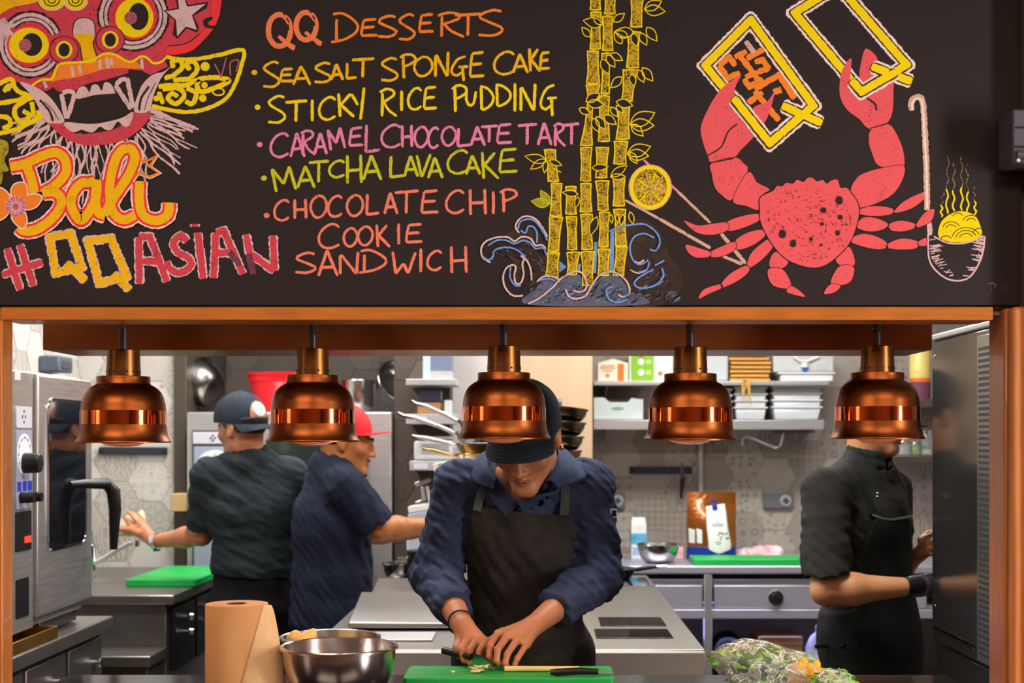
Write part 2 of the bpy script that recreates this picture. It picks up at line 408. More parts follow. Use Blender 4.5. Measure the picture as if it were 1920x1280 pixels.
def make_cap(par, c, M, mat, brim=.075, droop=.02, curve=.022, badge=None, zc=.036, tilt=0, nm='cap', sz=1.0):
    """cap: crown with button and brim; local -y is the brim side"""
    c = Vector(c); M = M @ Matrix.Rotation(R(tilt), 3, 'X')
    rx, ry, rz = .0905*sz, .1115*sz, .107*sz; L = lambda x, y, z: c+M @ Vector((x, y+.014, z+zc))
    m = MB(); pr = []
    for i in range(15): ph = R(100)*i/14; pr.append((max(.0005, math.sin(ph)), math.cos(ph)))
    for i in range(14, -1, -1): ph = R(100)*i/14; pr.append((max(.0004, math.sin(ph))*.965, math.cos(ph)*.965))
    S = Matrix.Diagonal((rx,ry,rz)); m.lathe(pr, L(0,0,0), 60, M @ S); o = m.build(nm, mat, par, smooth=60)
    m = MB()
    for k in range(6):
        a = k*PI/3+PI/6; m.tube([L(1.004*rx*math.sin(R(p))*math.cos(a), 1.004*ry*math.sin(R(p))*math.sin(a), 1.004*rz*math.cos(R(p))) for p in range(2, 100, 7)], .0013, 6)
    m.build('seam', mat, o); m = MB(); m.ball(L(0,0,rz+.001), (.008,.008,.005), 12, M); m.build('button', mat, o)
    V = []; F = []; nu, nv = 24, 8
    for side in (0, 1):
        for j in range(nv+1):
            v = j/nv
            for i in range(nu+1):
                a = R(-66+132*i/nu); x = rx*1.0*math.sin(a)*(1+.06*v); y = -ry*.985*math.cos(a)-brim*v*(math.cos(a*.95)**.55); z = -.012-curve*(math.sin(a)/.9)**2*1.15*(.35+.65*v)-droop*v-(.0035 if side else 0)
                V.append(tuple(L(x, y, z)))
    n1 = (nv+1)*(nu+1)
    for j in range(nv):
        for i in range(nu):
            a = j*(nu+1)+i; F.append((a, a+1, a+nu+2, a+nu+1)); F.append((n1+a, n1+a+nu+1, n1+a+nu+2, n1+a+1))
    ring = [i for i in range(nu+1)]+[j*(nu+1)+nu for j in range(1, nv+1)]+[nv*(nu+1)+i for i in range(nu-1, -1, -1)]+[j*(nu+1) for j in range(nv-1, 0, -1)]
    for i in range(len(ring)): a, b = ring[i], ring[(i+1) % len(ring)]; F.append((b, a, n1+a, n1+b))
    link_mesh('brim', V, F, mat, o, 50)
    m = MB()
    for q in (.25,.45,.65,.85):
        m.tube([L(rx*math.sin(R(t))*(1+.06*q), -ry*.985*math.cos(R(t))-brim*q*(math.cos(R(t)*.95)**.55), -.0113-curve*(math.sin(R(t))/.9)**2*1.15*(.35+.65*q)-droop*q) for t in range(-58, 59, 6)], .0006, 5)
    m.build('brim_stitching', mat, o)
    if badge:
        bm_, az, el, rad = badge; a = R(az)     # azimuth from -y towards +x
        m = MB(); p = L(rx*math.sin(R(el))*math.sin(a), -ry*math.sin(R(el))*math.cos(a), rz*math.cos(R(el)))
        n = (M @ Vector((math.sin(R(el))*math.sin(a)/rx, -math.sin(R(el))*math.cos(a)/ry, math.cos(R(el))/rz))).normalized()
        Q = n.to_track_quat('Z', 'Y').to_matrix(); m.lathe([(.0005,.004),(rad*.8,.0035),(rad,.001),(rad,-.006)], p, 32, Q); b = m.build('badge', bm_, o)
        m = MB()
        for (u, v, du, dv) in ((0,.35,.9,.10),(0,-.05,.9,.10),(-.3,.1,.1,.7),(.3,.1,.1,.7),(0,-.45,.5,.1)): m.box(p+Q @ Vector((u*rad,v*rad,.0042)), (du*rad*.9,dv*rad,.0008), Q.to_euler())
        m.build('badge_mark', pm('badge_grey', (150,156,172), .6), b)
    return o
def hair_shell(par, c, M, mat, zlo=-.05, zhi=.05, ylo=-.02, side=.2, g=.004):
    c = Vector(c); m = MB(); n = 56; V = []; F = []; keep = {}
    for i in range(41):
        ph = PI*i/40
        for k in range(n):
            th = 2*PI*k/n; V.append(((.076+g)*math.sin(ph)*math.cos(th), .016+(.096+g)*math.sin(ph)*math.sin(th), .036+(.092+g)*math.cos(ph)))
    ok = lambda p: zlo < p[2]-max(0,-(p[1]-.02))*side*-0 < zhi and p[1] > ylo and not (p[2] < -.012 and p[1] < .03)
    for i in range(40):
        for k in range(n):
            q = (i*n+k, (i+1)*n+k, (i+1)*n+(k+1) % n, i*n+(k+1) % n)
            if all(ok(V[j]) for j in q): F.append(q)
    o = link_mesh('hair', [tuple(c+M @ Vector(v)) for v in V], F, mat, par, 60)
    so = o.modifiers.new('thick', 'SOLIDIFY'); so.thickness = .010; so.offset = 0
    return o
def ribbon3(name, path, wdir, width, th, mat, par):
    """flat strap along a path; wdir is its width direction"""
    m = MB(); P = [Vector(p) for p in path]; n = len(P); vs = []
    for i, p in enumerate(P):
        t = (P[min(i+1,n-1)]-P[max(i-1,0)]).normalized(); w_ = Vector(wdir[i] if isinstance(wdir, list) else wdir); w_ = (w_-t*w_.dot(t)).normalized(); nn = t.cross(w_).normalized()
        for a, b in ((-1,-1),(1,-1),(1,1),(-1,1)): vs.append(p+w_*a*width/2+nn*b*th/2)
    fs = [(i*4+k, i*4+(k+1) % 4, i*4+4+(k+1) % 4, i*4+4+k) for i in range(n-1) for k in range(4)]+[(3,2,1,0),((n-1)*4,(n-1)*4+1,(n-1)*4+2,(n-1)*4+3)]
    m.add(vs, fs); return m.build(name, mat, par, smooth=50)
def shoe(par, p, fwd):
    f = Vector(fwd); f.z = 0; f.normalize(); p = Vector((p[0],p[1],0)); s = SDF(tuple(p-Vector((.2,.2,.02))), tuple(p+Vector((.2,.2,.16))), .007)
    s.cap(p-f*.05+Vector((0,0,.045)), p+f*.13+Vector((0,0,.038)), .044, .040, .01); s.cap(p-f*.03+Vector((0,0,.05)), p-f*.03+Vector((0,0,.11)), .045, .045, .03); s.plane((0,0,.002), (0,0,-1))
    s.build('shoe', pm('black_shoe', (22,22,24), .45), par)
# ============================================================ SETTING
WOOD = pm('orange_wood', (188,108,30), .38, var=.16, scale=7, stretch=(1.5,8,14), bump=.06, coat=.25)
WOODV = pm('orange_wood_upright', (180,106,38), .38, var=.16, scale=7, stretch=(14,8,1.5), bump=.06, coat=.25)
PLASTER = pm('warm_plaster', (150,128,112), .85, var=.04, scale=6, bump=.05)
STEEL = pm('brushed_steel', (196,195,195), .38, .8, var=.06, scale=5, stretch=(2,2,60), rvar=.08)
STEELH = pm('brushed_steel_sideways', (198,197,198), .36, .8, var=.06, scale=5, stretch=(1,60,60), rvar=.08)
DSTEEL = pm('dull_dark_steel', (118,114,110), .36, 1, var=.1, scale=6, rvar=.1)
BLACKP = pm('black_plastic', (20,20,22), .38, var=.1)
BLACKM = pm('black_stone', (24,23,25), .14, var=.25, scale=60)
WHITEP = pm('white_plastic', (206,208,207), .42, var=.03)
DARK = pm('dark_rubber', (26,26,27), .75, var=.1)

def tile_mat(name, base, kind, dark):
    m = bpy.data.materials.new(name); m.use_nodes = True; nt = m.node_tree; b = nt.nodes['Principled BSDF']
    b.inputs['Roughness'].default_value = .42
    tc = nt.nodes.new('ShaderNodeTexCoord'); nz = nt.nodes.new('ShaderNodeTexNoise'); nz.inputs['Scale'].default_value = 9; nz.inputs['Detail'].default_value = 6
    nt.links.new(tc.outputs['Object'], nz.inputs['Vector'])
    mix = nt.nodes.new('ShaderNodeMix'); mix.data_type = 'RGBA'
    A, B = lin(base), lin(dark)
    mix.inputs['A'].default_value = A; mix.inputs['B'].default_value = B
    mask = None
    if kind == 'plain':
        mask = None
    elif kind in ('dots', 'rings', 'flower'):
        v = nt.nodes.new('ShaderNodeTexVoronoi'); v.inputs['Randomness'].default_value = .15 if kind != 'flower' else .6
        v.inputs['Scale'].default_value = {'dots': 32, 'rings': 17, 'flower': 26}[kind]
        nt.links.new(tc.outputs['Object'], v.inputs['Vector'])
        r = nt.nodes.new('ShaderNodeValToRGB'); r.color_ramp.interpolation = 'CONSTANT'
        e = r.color_ramp.elements
        if kind == 'rings':
            e[0].position = 0; e[0].color = (0,0,0,1); e[1].position = .30; e[1].color = (1,1,1,1)
            x = e.new(.42); x.color = (0,0,0,1)
        else:
            e[0].position = 0; e[0].color = (1,1,1,1); e[1].position = .26; e[1].color = (0,0,0,1)
            if kind == 'flower': x = e.new(.40); x.color = (.5,.5,.5,1); y = e.new(.5); y.color = (0,0,0,1)
        nt.links.new(v.outputs['Distance'], r.inputs[0]); mask = r.outputs[0]
    elif kind == 'check':
        c = nt.nodes.new('ShaderNodeTexChecker'); c.inputs['Scale'].default_value = 42
        mp = nt.nodes.new('ShaderNodeMapping'); mp.inputs['Rotation'].default_value = (0, R(45), 0); mp.inputs['Location'].default_value = (.01,.0119,.01)
        nt.links.new(tc.outputs['Object'], mp.inputs[0]); nt.links.new(mp.outputs[0], c.inputs['Vector']); mask = c.outputs['Fac']
    elif kind == 'scroll':
        wv = nt.nodes.new('ShaderNodeTexWave'); wv.inputs['Scale'].default_value = 14; wv.inputs['Distortion'].default_value = 9; wv.inputs['Detail Scale'].default_value = 2.2
        nt.links.new(tc.outputs['Object'], wv.inputs['Vector'])
        r = nt.nodes.new('ShaderNodeValToRGB'); r.color_ramp.elements[0].position = .5; r.color_ramp.elements[1].position = .8
        nt.links.new(wv.outputs['Fac'], r.inputs[0]); mask = r.outputs[0]
    mul = nt.nodes.new('ShaderNodeMath'); mul.operation = 'MULTIPLY'
    if mask is not None:
        nt.links.new(mask, mul.inputs[0]); nt.links.new(nz.outputs['Fac'], mul.inputs[1])
        m2 = nt.nodes.new('ShaderNodeMath'); m2.operation = 'MULTIPLY'; m2.inputs[1].default_value = {'check': .75, 'rings': 1.0}.get(kind, 1.25)
        nt.links.new(mul.outputs[0], m2.inputs[0]); nt.links.new(m2.outputs[0], mix.inputs['Factor'])
    else:
        sb = nt.nodes.new('ShaderNodeMapRange'); sb.inputs['From Min'].default_value = .35; sb.inputs['From Max'].default_value = .9; sb.inputs['To Max'].default_value = .35
        nt.links.new(nz.outputs['Fac'], sb.inputs[0]); nt.links.new(sb.outputs[0], mix.inputs['Factor'])
    nt.links.new(mix.outputs['Result'], b.inputs['Base Color'])
    return m
def tile_set(tag_, light_, mid, dark):
    return [pm('grout_'+tag_, mid, .8, var=.05)] + [tile_mat('tile_%s_%s' % (tag_, k), b, k, d) for k, b, d in (
        ('plain', light_, mid), ('dots', mid, dark), ('rings', mid, dark), ('flower', light_, dark), ('check', mid, dark), ('scroll', mid, dark))]+[tile_mat('tile_%s_plainmid' % tag_, mid, 'plain', dark)]
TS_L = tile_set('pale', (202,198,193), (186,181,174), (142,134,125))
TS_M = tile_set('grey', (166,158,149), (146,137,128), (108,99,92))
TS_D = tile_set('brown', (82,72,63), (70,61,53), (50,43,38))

def hex_wall(name, o, u, v, W_, H_, thick, mats, s=.107, seed=1, weights=None, holes=None):
    """a wall slab faced with flat topped hexagon tiles: one mesh, tile patterns by material"""
    rnd = random.Random(seed); o, u, v = Vector(o), Vector(u).normalized(), Vector(v).normalized(); n = u.cross(v).normalized()
    V = []; F = []; MI = []
    def quad(a, b, c, d): k = len(V); V.extend([a, b, c, d]); F.append([k, k+1, k+2, k+3]); MI.append(0)
    p = [o, o+u*W_, o+u*W_+v*H_, o+v*H_]; q = [x-n*thick for x in p]
    quad(*p); quad(*q[::-1])
    for i in range(4): quad(p[i], q[i], q[(i+1) % 4], p[(i+1) % 4])
    hh = s*math.sqrt(3); g = .0022
    for i in range(-1, int(W_/(1.5*s))+2):
        for j in range(-1, int(H_/hh)+2):
            cx, cy = i*1.5*s, j*hh+(hh/2 if i % 2 else 0)
            poly = [(cx+(s-g)*math.cos(PI/3*k), cy+(s-g)*math.sin(PI/3*k)) for k in range(6)]
            for ax, lo, hi in ((0, 0, W_), (1, 0, H_)):       # clip to the slab
                for sgn, lim in ((1, lo), (-1, -hi)):
                    out = []
                    for a in range(len(poly)):
                        A, B = poly[a], poly[(a+1) % len(poly)]
                        ia, ib = sgn*A[ax] >= lim, sgn*B[ax] >= lim
                        if ia: out.append(A)
                        if ia != ib:
                            t = (lim-sgn*A[ax])/(sgn*B[ax]-sgn*A[ax]); out.append((A[0]+(B[0]-A[0])*t, A[1]+(B[1]-A[1])*t))
                    poly = out
                    if not poly: break
                if not poly: break
            if len(poly) < 3: continue
            k = len(V); V.extend([o+u*a+v*b+n*.002 for a, b in poly]); F.append(list(range(k, k+len(poly))))
            MI.append(rnd.choices(range(1, 8), weights or (5,3,2,3,1.2,3,4))[0])
    return struct(link_mesh(name, [tuple(x) for x in V], F, mats, None, 0, MI))
YB = 7.4
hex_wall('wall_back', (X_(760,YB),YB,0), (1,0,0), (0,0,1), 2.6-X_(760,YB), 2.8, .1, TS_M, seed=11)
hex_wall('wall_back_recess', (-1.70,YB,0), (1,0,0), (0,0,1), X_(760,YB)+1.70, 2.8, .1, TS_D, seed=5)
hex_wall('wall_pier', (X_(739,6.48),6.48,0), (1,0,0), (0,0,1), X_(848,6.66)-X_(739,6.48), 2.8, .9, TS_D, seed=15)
hex_wall('wall_back_left', (-2.12,6.6,0), (1,0,0), (0,0,1), .437, 2.8, .1, TS_L, seed=9, weights=(3,3,2,4,2,2,3))
hex_wall('wall_left', (-2.12,3.1,0), (0,1,0), (0,0,1), 3.5, 2.8, .1, TS_L, seed=4, weights=(7,1,1,2,.5,2,4))
m = MB(); m.b2(-1.683, -1.625, 6.56, 7.4, 0, 2.8); struct(m.build('trim_1', TS_D[7], bevel=.004))
m = MB(); m.b2(2.3, 2.4, 3.1, 7.5, 0, 2.8); struct(m.build('wall_right', pm('right_tile', (150,140,130), .5, var=.1)))
m = MB(); m.b2(-5, 5, -4, 3.1, -.1, 0); m.b2(-3, 3, 3.1, 7.5, -.1, 0)
struct(m.build('floor', pm('floor_tile', (78,66,58), .45, var=.2, scale=4), bevel=0))
m = MB(); m.b2(-3, 3, 3.1, 7.5, 2.8, 2.9); struct(m.build('ceiling', pm('ceiling_panel', (190,188,184), .8, var=.03)))
m = MB(); m.b2(-5, 5, -4, 3.1, 3.0, 3.1); struct(m.build('ceiling_dining', pm('dining_ceiling', (70,52,42), .8, var=.1)))
m = MB(); m.b2(-5, 5, -4.1, -4, 0, 3.0); struct(m.build('wall_dining', pm('dining_wall', (140,88,56), .7, var=.2, scale=2)))
m = MB(); m.b2(-3.6, -3.5, -4, 3.02, 0, 3.0); struct(m.build('wall_dining_left', MATS['dining_wall']))
m = MB(); m.b2(3.5, 3.6, -4, 3.02, 0, 3.0); struct(m.build('wall_dining_right', MATS['dining_wall']))

# front wall with the serving hatch: lintel, sides, parapet under the counter
m = MB(); m.b2(-5, 5, 3.02, 3.1, 1.76, 3.0); m.b2(-5, -1.2, 3.02, 3.1, 0, 1.76); m.b2(1.06, 5, 3.02, 3.1, 0, 1.76); m.b2(-1.2, 1.06, 3.02, 3.1, 0, .895)
struct(m.build('wall_front', PLASTER))
m = MB(); m.b2(X_(6,3), X_(1858,3), 2.985, 3.10, Z_(601,3), Z_(576.5,3)); struct(m.build('trim_2', WOOD, bevel=.002))
m = MB(); m.b2(-1.35, -1.127, 2.99, 3.05, 0, 1.772); struct(m.build('trim_3', WOODV, bevel=.004))
m = MB(); m.b2(.979, 1.0, 2.99, 3.095, 0, 1.772); struct(m.build('trim_4', WOODV, bevel=.006))
m = MB(); m.b2(.985, 1.025, 2.955, 2.989, 0, 1.772); struct(m.build('trim_6', pm('pale_orange_wood', (204,130,72), .4, var=.1, scale=7, stretch=(14,8,1.5)), bevel=.008))
m = MB(); m.b2(1.027, 1.25, 2.93, 3.01, 0, 3.0); struct(m.build('trim_5', pm('side_post', (196,138,104), .5, var=.1, scale=6, stretch=(12,12,1)), bevel=.006))

# two faced column behind the stove
m = MB(); m.b2(X_(940,6.7), X_(1111,6.7), 6.7, 7.4, 0, 2.8); struct(m.build('column', pm('beige_column', (178,152,122), .6, var=.05, scale=3, stretch=(3,3,.6)), bevel=.004))
m = MB(); m.b2(X_(848,6.66), X_(942,6.66), 6.66, 7.4, 0, 2.8); struct(m.build('column_side', pm('pale_column', (184,180,178), .55, var=.04, scale=3, stretch=(3,3,.6)), bevel=.004))

# serving counter
ct = thing('serving_counter', 'black stone serving counter running across the bottom of the hatch', 'counter', (0,3.05,0))
m = MB(); m.b2(-1.12, .975, 2.70, 3.39, .905, .935); m.build('counter_top', BLACKM, ct, bevel=.004)
m = MB(); m.b2(-1.6, 1.4, 3.12, 3.36, 0, .905); m.build('base_cabinet', DSTEEL, ct, bevel=.003)

# ------------------------------------------------------------ menu board panel
YBD = 2.995
board = thing('menu_board', 'long black chalkboard menu with coloured chalk drawings above the serving hatch', 'chalkboard', (0,3.01,2.1))
BOARD_RGB = (34,26,27)
BRD = pm('chalkboard_black', BOARD_RGB, .62, var=.10, scale=3, bump=.03, bscale=300, spec=.35)
m = MB(); m.b2(-1.75, X_(1916,YBD), YBD, 3.019, Z_(572.5,YBD), 2.75); m.build('panel', BRD, board, bevel=.0015)
for (px, py) in ((1890,58),(1890,361),(1890,515),(1250,56),(1253,209)):
    p = Wp(px, py, YBD); m = MB(); m.cyl(p+Vector((0,.001,0)), p+Vector((0,-.0012,0)), .0035, n=12); m.build('screw', pm('screw_black', (12,11,11), .4, .4), board)

# ------------------------------------------------------------ speaker on the right post
sp = thing('wall_speaker', 'dark grey speaker box jutting out at the right end of the chalkboard', 'speaker', (1.05,2.97,2.1))
SPK = pm('speaker_grey', (78,78,92), .45, var=.06)
xl = X_(1899,2.90); m = MB(); m.b2(xl, xl+.30, 2.90, 2.994, Z_(306,2.9), Z_(204,2.9)); m.build('cabinet', SPK, sp, bevel=.004)
m = MB(); m.b2(xl+.004, xl+.28, 2.894, 2.9005, Z_(240,2.9), Z_(238.5,2.9)); m.b2(xl+.004, xl+.28, 2.894, 2.9005, Z_(276,2.9), Z_(274.5,2.9)); m.build('groove', DARK, sp)
m = MB(); m.tube([(xl+.006,2.895,Z_(291,2.9)),(xl+.28,2.895,Z_(291,2.9))], .009, 12); m.build('edge_roll', SPK, sp)
p = Wp(1905,301,2.895); m = MB(); m.cyl(p+Vector((.004,.004,0)), p+Vector((.004,-.004,0)), .004, n=12); m.build('screw', STEEL, sp)

# ------------------------------------------------------------ heat lamps and the beam behind them
YL = 3.16
bm_ = thing('overhead_beam', 'dark bronze metal beam spanning the hatch behind the copper lamps', 'beam', (X_(915,3.35),3.4,1.9))
BRONZE = pm('bronze_sheet', (170,104,56), .34, .7, var=.12, scale=5, stretch=(1,1,4), rvar=.06, bump=.02)
m = MB(); m.b2(X_(80,3.35), X_(1748,3.35), 3.35, 3.60, Z_(656,3.35), 2.15); m.build('sheet_cover', BRONZE, bm_, bevel=.002)
m = MB(); m.b2(-1.1, .9, 3.11, 3.36, 2.12, 2.15); m.build('lamp_rail', DSTEEL, bm_)
m = MB()
for x in (-.9, .7): m.b2(x-.02, x+.02, 3.45, 3.49, 2.15, 2.8)
m.build('hanger', DSTEEL, bm_)
COPPER = pm('satin_copper', (132,72,34), .34, 1, var=.18, scale=9, stretch=(1,1,3), rvar=.08, bump=.012, bscale=60)
COPPERB = pm('polished_copper', (222,126,70), .09, 1, var=.12, scale=9, stretch=(1,1,3), rvar=.03, bump=.01, bscale=60)
COPPERD = pm('aged_brass', (118,76,38), .34, 1, var=.25, scale=14, rvar=.12, bump=.05, bscale=40)
CORDM = pm('cord_cover', (52,44,48), .4, var=.1)
GLASSB = pm('bulb_glass', (240,210,190), .08, 0, trans=.6, emit=(255,120,60), estr=.12)
q = YL/F_PX
names = ['leftmost copper heat lamp, hanging over the left oven', 'copper heat lamp hanging over the worker in the red cap', 'middle copper heat lamp hanging in front of the bowing chef\'s cap',
         'copper heat lamp hanging before the shelves of white tubs', 'rightmost copper heat lamp hiding the head of the worker on the right']
for i, (px, rim, tilt) in enumerate(((231.5,830,0), (586.5,828,0), (945,823,0), (1294.5,825,0), (1645,823,0))):
    X = X_(px, YL); Z = Z_(rim, YL)
    t = thing('heat_lamp', names[i], 'lamp', (X,YL,Z), 'copper heat lamps')
    z = lambda y: Z+(830-y)*q
    pr = [(46,705.5),(48.5,706),(49,708),(49,719),(50.5,721.5),(56,724),(63,729),(69,736),(73.5,745),(76.5,757),(77.7,768.5),(78,769.6),(78.05,771),(78.3,794.5),(78.35,796),(78.6,797.5),(79.4,805),(81,814),(84,822),(86.5,826),(87.5,828),(87.2,830),(85,829.6),(82,822),(79,813),(76.8,796),(76,770),(70,742),(56,727),(40,720)]
    m = MB(); m.lathe([(r*q, z(y)-Z) for r, y in pr], (X,YL,Z), 72); sh_ = m.build('shade', COPPER, t, smooth=60)
    m = MB(); m.lathe([(r*q, z(y)-Z) for r, y in ((77.6,769.4),(78.25,769.8),(78.3,771),(78.5,794),(78.55,795.6),(77.9,796))], (X,YL,Z), 96); m.build('polished_band', COPPERB, sh_, smooth=30)
    m = MB(); m.lathe([(0.001,z(656)-Z),(28*q,z(656)-Z),(30*q,z(657)-Z),(31.5*q,z(700)-Z),(31.5*q,z(705)-Z),(47*q,z(706)-Z)], (X,YL,Z), 48); nk = m.build('socket_cover', COPPERD, t)
    m = MB()
    for k in range(16):
        a = 2*PI*k/16+.1; p = Vector((X+31.45*q*math.cos(a), YL+31.45*q*math.sin(a), z(697))); d = Vector((math.cos(a), math.sin(a), 0))
        m.cyl(p-d*.001, p+d*.0006, .0024, n=8)
    m.build('vent_hole', DARK, nk)
    m = MB(); dx = (4 if i in (0,) else 0)*q
    if i == 0:
        m.tube([(X,YL,z(656)),(X,YL,z(616))], .0085, 16); m.tube([(X,YL,z(616)),(X+.001,YL,z(560)),(X,YL,2.13)], .004, 10)
    else:
        pts = []; rad = []
        for k in range(90):
            f = k/89; pts.append((X-.002*i*f, YL, z(657)+(2.125-z(657))*f)); rad.append(.0088 if f < .085 else .0088+.0016*math.sin(k*2.2))
        m.tube(pts, rad, 16)
    m.build('cord', CORDM, t)
    m = MB(); M = None
    m.lathe([(0.0005,z(838)-Z),(14*q,z(837.4)-Z),(28*q,z(835)-Z),(38*q,z(831)-Z),(44*q,z(826)-Z),(42*q,z(815)-Z),(30*q,z(795)-Z),(18*q,z(775)-Z),(14*q,z(730)-Z)], (X,YL,Z), 32); m.build('bulb', GLASSB, t)
    light('heat_lamp_glow', 'SPOT', (X,YL,Z-.02), 3.2, (1.0,.50,.20), .035, spot=115, blend=.6)
# ============================================================ CHALK DRAWINGS on the menu board
from mathutils.geometry import tessellate_polygon
BC = lin(BOARD_RGB)
def chalk(name, col, cover=.62, scale=420, stretch=(1,1,1)):
    if name in MATS: return MATS[name]
    m = bpy.data.materials.new('chalk_'+name); m.use_nodes = True; MATS[name] = m
    nt = m.node_tree; b = nt.nodes['Principled BSDF']; b.inputs['Roughness'].default_value = .95; b.inputs['Specular IOR Level'].default_value = .1
    tc = nt.nodes.new('ShaderNodeTexCoord'); mp = nt.nodes.new('ShaderNodeMapping'); mp.inputs['Scale'].default_value = stretch
    nt.links.new(tc.outputs['Object'], mp.inputs[0])
    nz = nt.nodes.new('ShaderNodeTexNoise'); nz.inputs['Scale'].default_value = scale; nz.inputs['Detail'].default_value = 2
    nt.links.new(mp.outputs[0], nz.inputs['Vector'])
    n2 = nt.nodes.new('ShaderNodeTexNoise'); n2.inputs['Scale'].default_value = 45; n2.inputs['Detail'].default_value = 2
    nt.links.new(tc.outputs['Object'], n2.inputs['Vector'])
    ad = nt.nodes.new('ShaderNodeMath'); ad.operation = 'MULTIPLY_ADD'; ad.inputs[1].default_value = .45
    nt.links.new(n2.outputs['Fac'], ad.inputs[0]); nt.links.new(nz.outputs['Fac'], ad.inputs[2])
    mr = nt.nodes.new('ShaderNodeMapRange'); c = 1.05-cover*.75
    sf = .45 if name in ('slate','brownish') else .13; mr.inputs['From Min'].default_value = c-sf; mr.inputs['From Max'].default_value = c+sf
    nt.links.new(ad.outputs[0], mr.inputs[0])
    mix = nt.nodes.new('ShaderNodeMix'); mix.data_type = 'RGBA'; mix.inputs['A'].default_value = BC; mix.inputs['B'].default_value = lin(col)
    nt.links.new(mr.outputs[0], mix.inputs['Factor']); nt.links.new(mix.outputs['Result'], b.inputs['Base Color'])
    return m
CH = {k: chalk(k, *v) for k, v in dict(
    coral=((236,98,106),.76,300), red=((214,74,92),.72,300), hot=((244,66,74),.8,300), yellow=((250,226,24),.80,330), gold=((246,196,30),.74), lime=((204,212,40),.72),
    orange=((250,142,52),.76), pink=((238,142,182),.72), salmon=((246,134,112),.74), white=((226,196,200),.70), pure=((246,226,222),.78),
    blue=((120,162,234),.70), tan=((214,178,160),.72), ybrown=((206,176,50),.52,300), slate=((128,142,176),.44,520), brownish=((92,80,70),.30,520),
    steam=((170,160,130),.40), plum=((122,72,92),.6), rose=((186,104,120),.62), olive=((180,170,50),.6), dust=((128,112,108),.30,160)).items()}
CH['ink'] = pm('board_gap', BOARD_RGB, .62, var=.1, scale=3, spec=.35)
class Chalk:
    def __init__(s, name, off=(0,0), sc_=1.0): s.n = name; s.V = []; s.F = []; s.M = []; s.mats = []; s.st = []; s.base = 0; s.set(off, sc_)
    def set(s, off, sc_): s.off = off; s.sc = sc_; return s
    def mi(s, c):
        m = CH[c]
        if m not in s.mats: s.mats.append(m)
        return s.mats.index(m)
    def pts(s, p):
        if isinstance(p, str): a = [float(x) for x in p.replace(',', ' ').split()]; p = list(zip(a[::2], a[1::2]))
        return [(s.off[0]+x/s.sc, s.off[1]+y/s.sc) for x, y in p]
    def put(s, P, lay):
        s.st.append((lay, len(s.st), len(s.V), len(P))); return [tuple(Wp(x, y, YBD)) for x, y in P]
    @staticmethod
    def curve(P, closed, step=3.0):
        n = len(P); out = []
        if n == 2: P = [P[0], P[1]]
        rng = n if closed else n-1
        for i in range(rng):
            g = (lambda k: P[k % n]) if closed else (lambda k: P[max(0, min(n-1, k))])
            a, b, c, d = g(i-1), g(i), g(i+1), g(i+2)
            L = math.hypot(c[0]-b[0], c[1]-b[1]); m = max(1, int(L/step))
            for k in range(m):
                t = k/m
                out.append(tuple(.5*((2*b[j])+(-a[j]+c[j])*t+(2*a[j]-5*b[j]+4*c[j]-d[j])*t*t+(-a[j]+3*b[j]-3*c[j]+d[j])*t**3) for j in (0,1)))
        if not closed: out.append(P[-1])
        return out
    def S(s, p, w, c, lay=1, closed=False, smooth=True, rough=.16):
        P = s.pts(p); w = w/s.sc
        if not smooth and len(P) > 2 and w > 7:          # straight sided outlines: one ribbon per side, square corners
            n = len(P); o_, c_ = s.off, s.sc; s.set((0,0), 1)
            for i in range(n if closed else n-1):
                a, b = P[i], P[(i+1) % n]; l = math.hypot(b[0]-a[0], b[1]-a[1]) or 1; ux, uy = (b[0]-a[0])/l*w*.46, (b[1]-a[1])/l*w*.46
                e0, e1 = (closed or i > 0), (closed or i < n-2)
                s.S([(a[0]-ux*e0, a[1]-uy*e0), (b[0]+ux*e1, b[1]+uy*e1)], w, c, lay+i*1e-4, False, False, rough)
            return s.set(o_, c_)
        if smooth and len(P) > 2: P = s.curve(P, closed)
        else:
            Q = []
            for i in range(len(P) if closed else len(P)-1):
                a, b = P[i], P[(i+1) % len(P)]; m = max(1, int(math.hypot(b[0]-a[0], b[1]-a[1])/4))
                Q += [(a[0]+(b[0]-a[0])*k/m, a[1]+(b[1]-a[1])*k/m) for k in range(m)]
            if not closed: Q.append(P[-1])
            P = Q
        n = len(P); L = []; Rr = []
        if n < 2: return s
        j = random.random()*9
        for i in range(n):
            if closed: a, b = P[i-1], P[(i+1) % n]
            else: a, b = P[max(0, i-1)], P[min(n-1, i+1)]
            dx, dy = b[0]-a[0], b[1]-a[1]; l = math.hypot(dx, dy) or 1; nx, ny = -dy/l, dx/l
            if not closed and 0 < i < n-1:      # mitre
                d1 = (P[i][0]-a[0], P[i][1]-a[1]); l1 = math.hypot(*d1) or 1; ct = abs((-d1[1]/l1)*nx+(d1[0]/l1)*ny); k = min(1.5, 1/max(.5, ct))
            elif closed:
                d1 = (P[i][0]-a[0], P[i][1]-a[1]); l1 = math.hypot(*d1) or 1; ct = abs((-d1[1]/l1)*nx+(d1[0]/l1)*ny); k = min(1.5, 1/max(.5, ct))
            else: k = 1
            h1 = w/2*k*(1+rough*(random.random()*2-1)); h2 = w/2*k*(1+rough*(random.random()*2-1))
            if not closed and n > 4 and (i == 0 or i == n-1): h1 *= .7; h2 *= .7
            L.append((P[i][0]+nx*h1, P[i][1]+ny*h1)); Rr.append((P[i][0]-nx*h2, P[i][1]-ny*h2))
        k0 = len(s.V); s.V += s.put(L+Rr, lay); mi = s.mi(c)
        for i in range(n if closed else n-1):
            q = (i+1) % n; s.F.append((k0+i, k0+q, k0+n+q, k0+n+i)); s.M.append(mi)
        return s
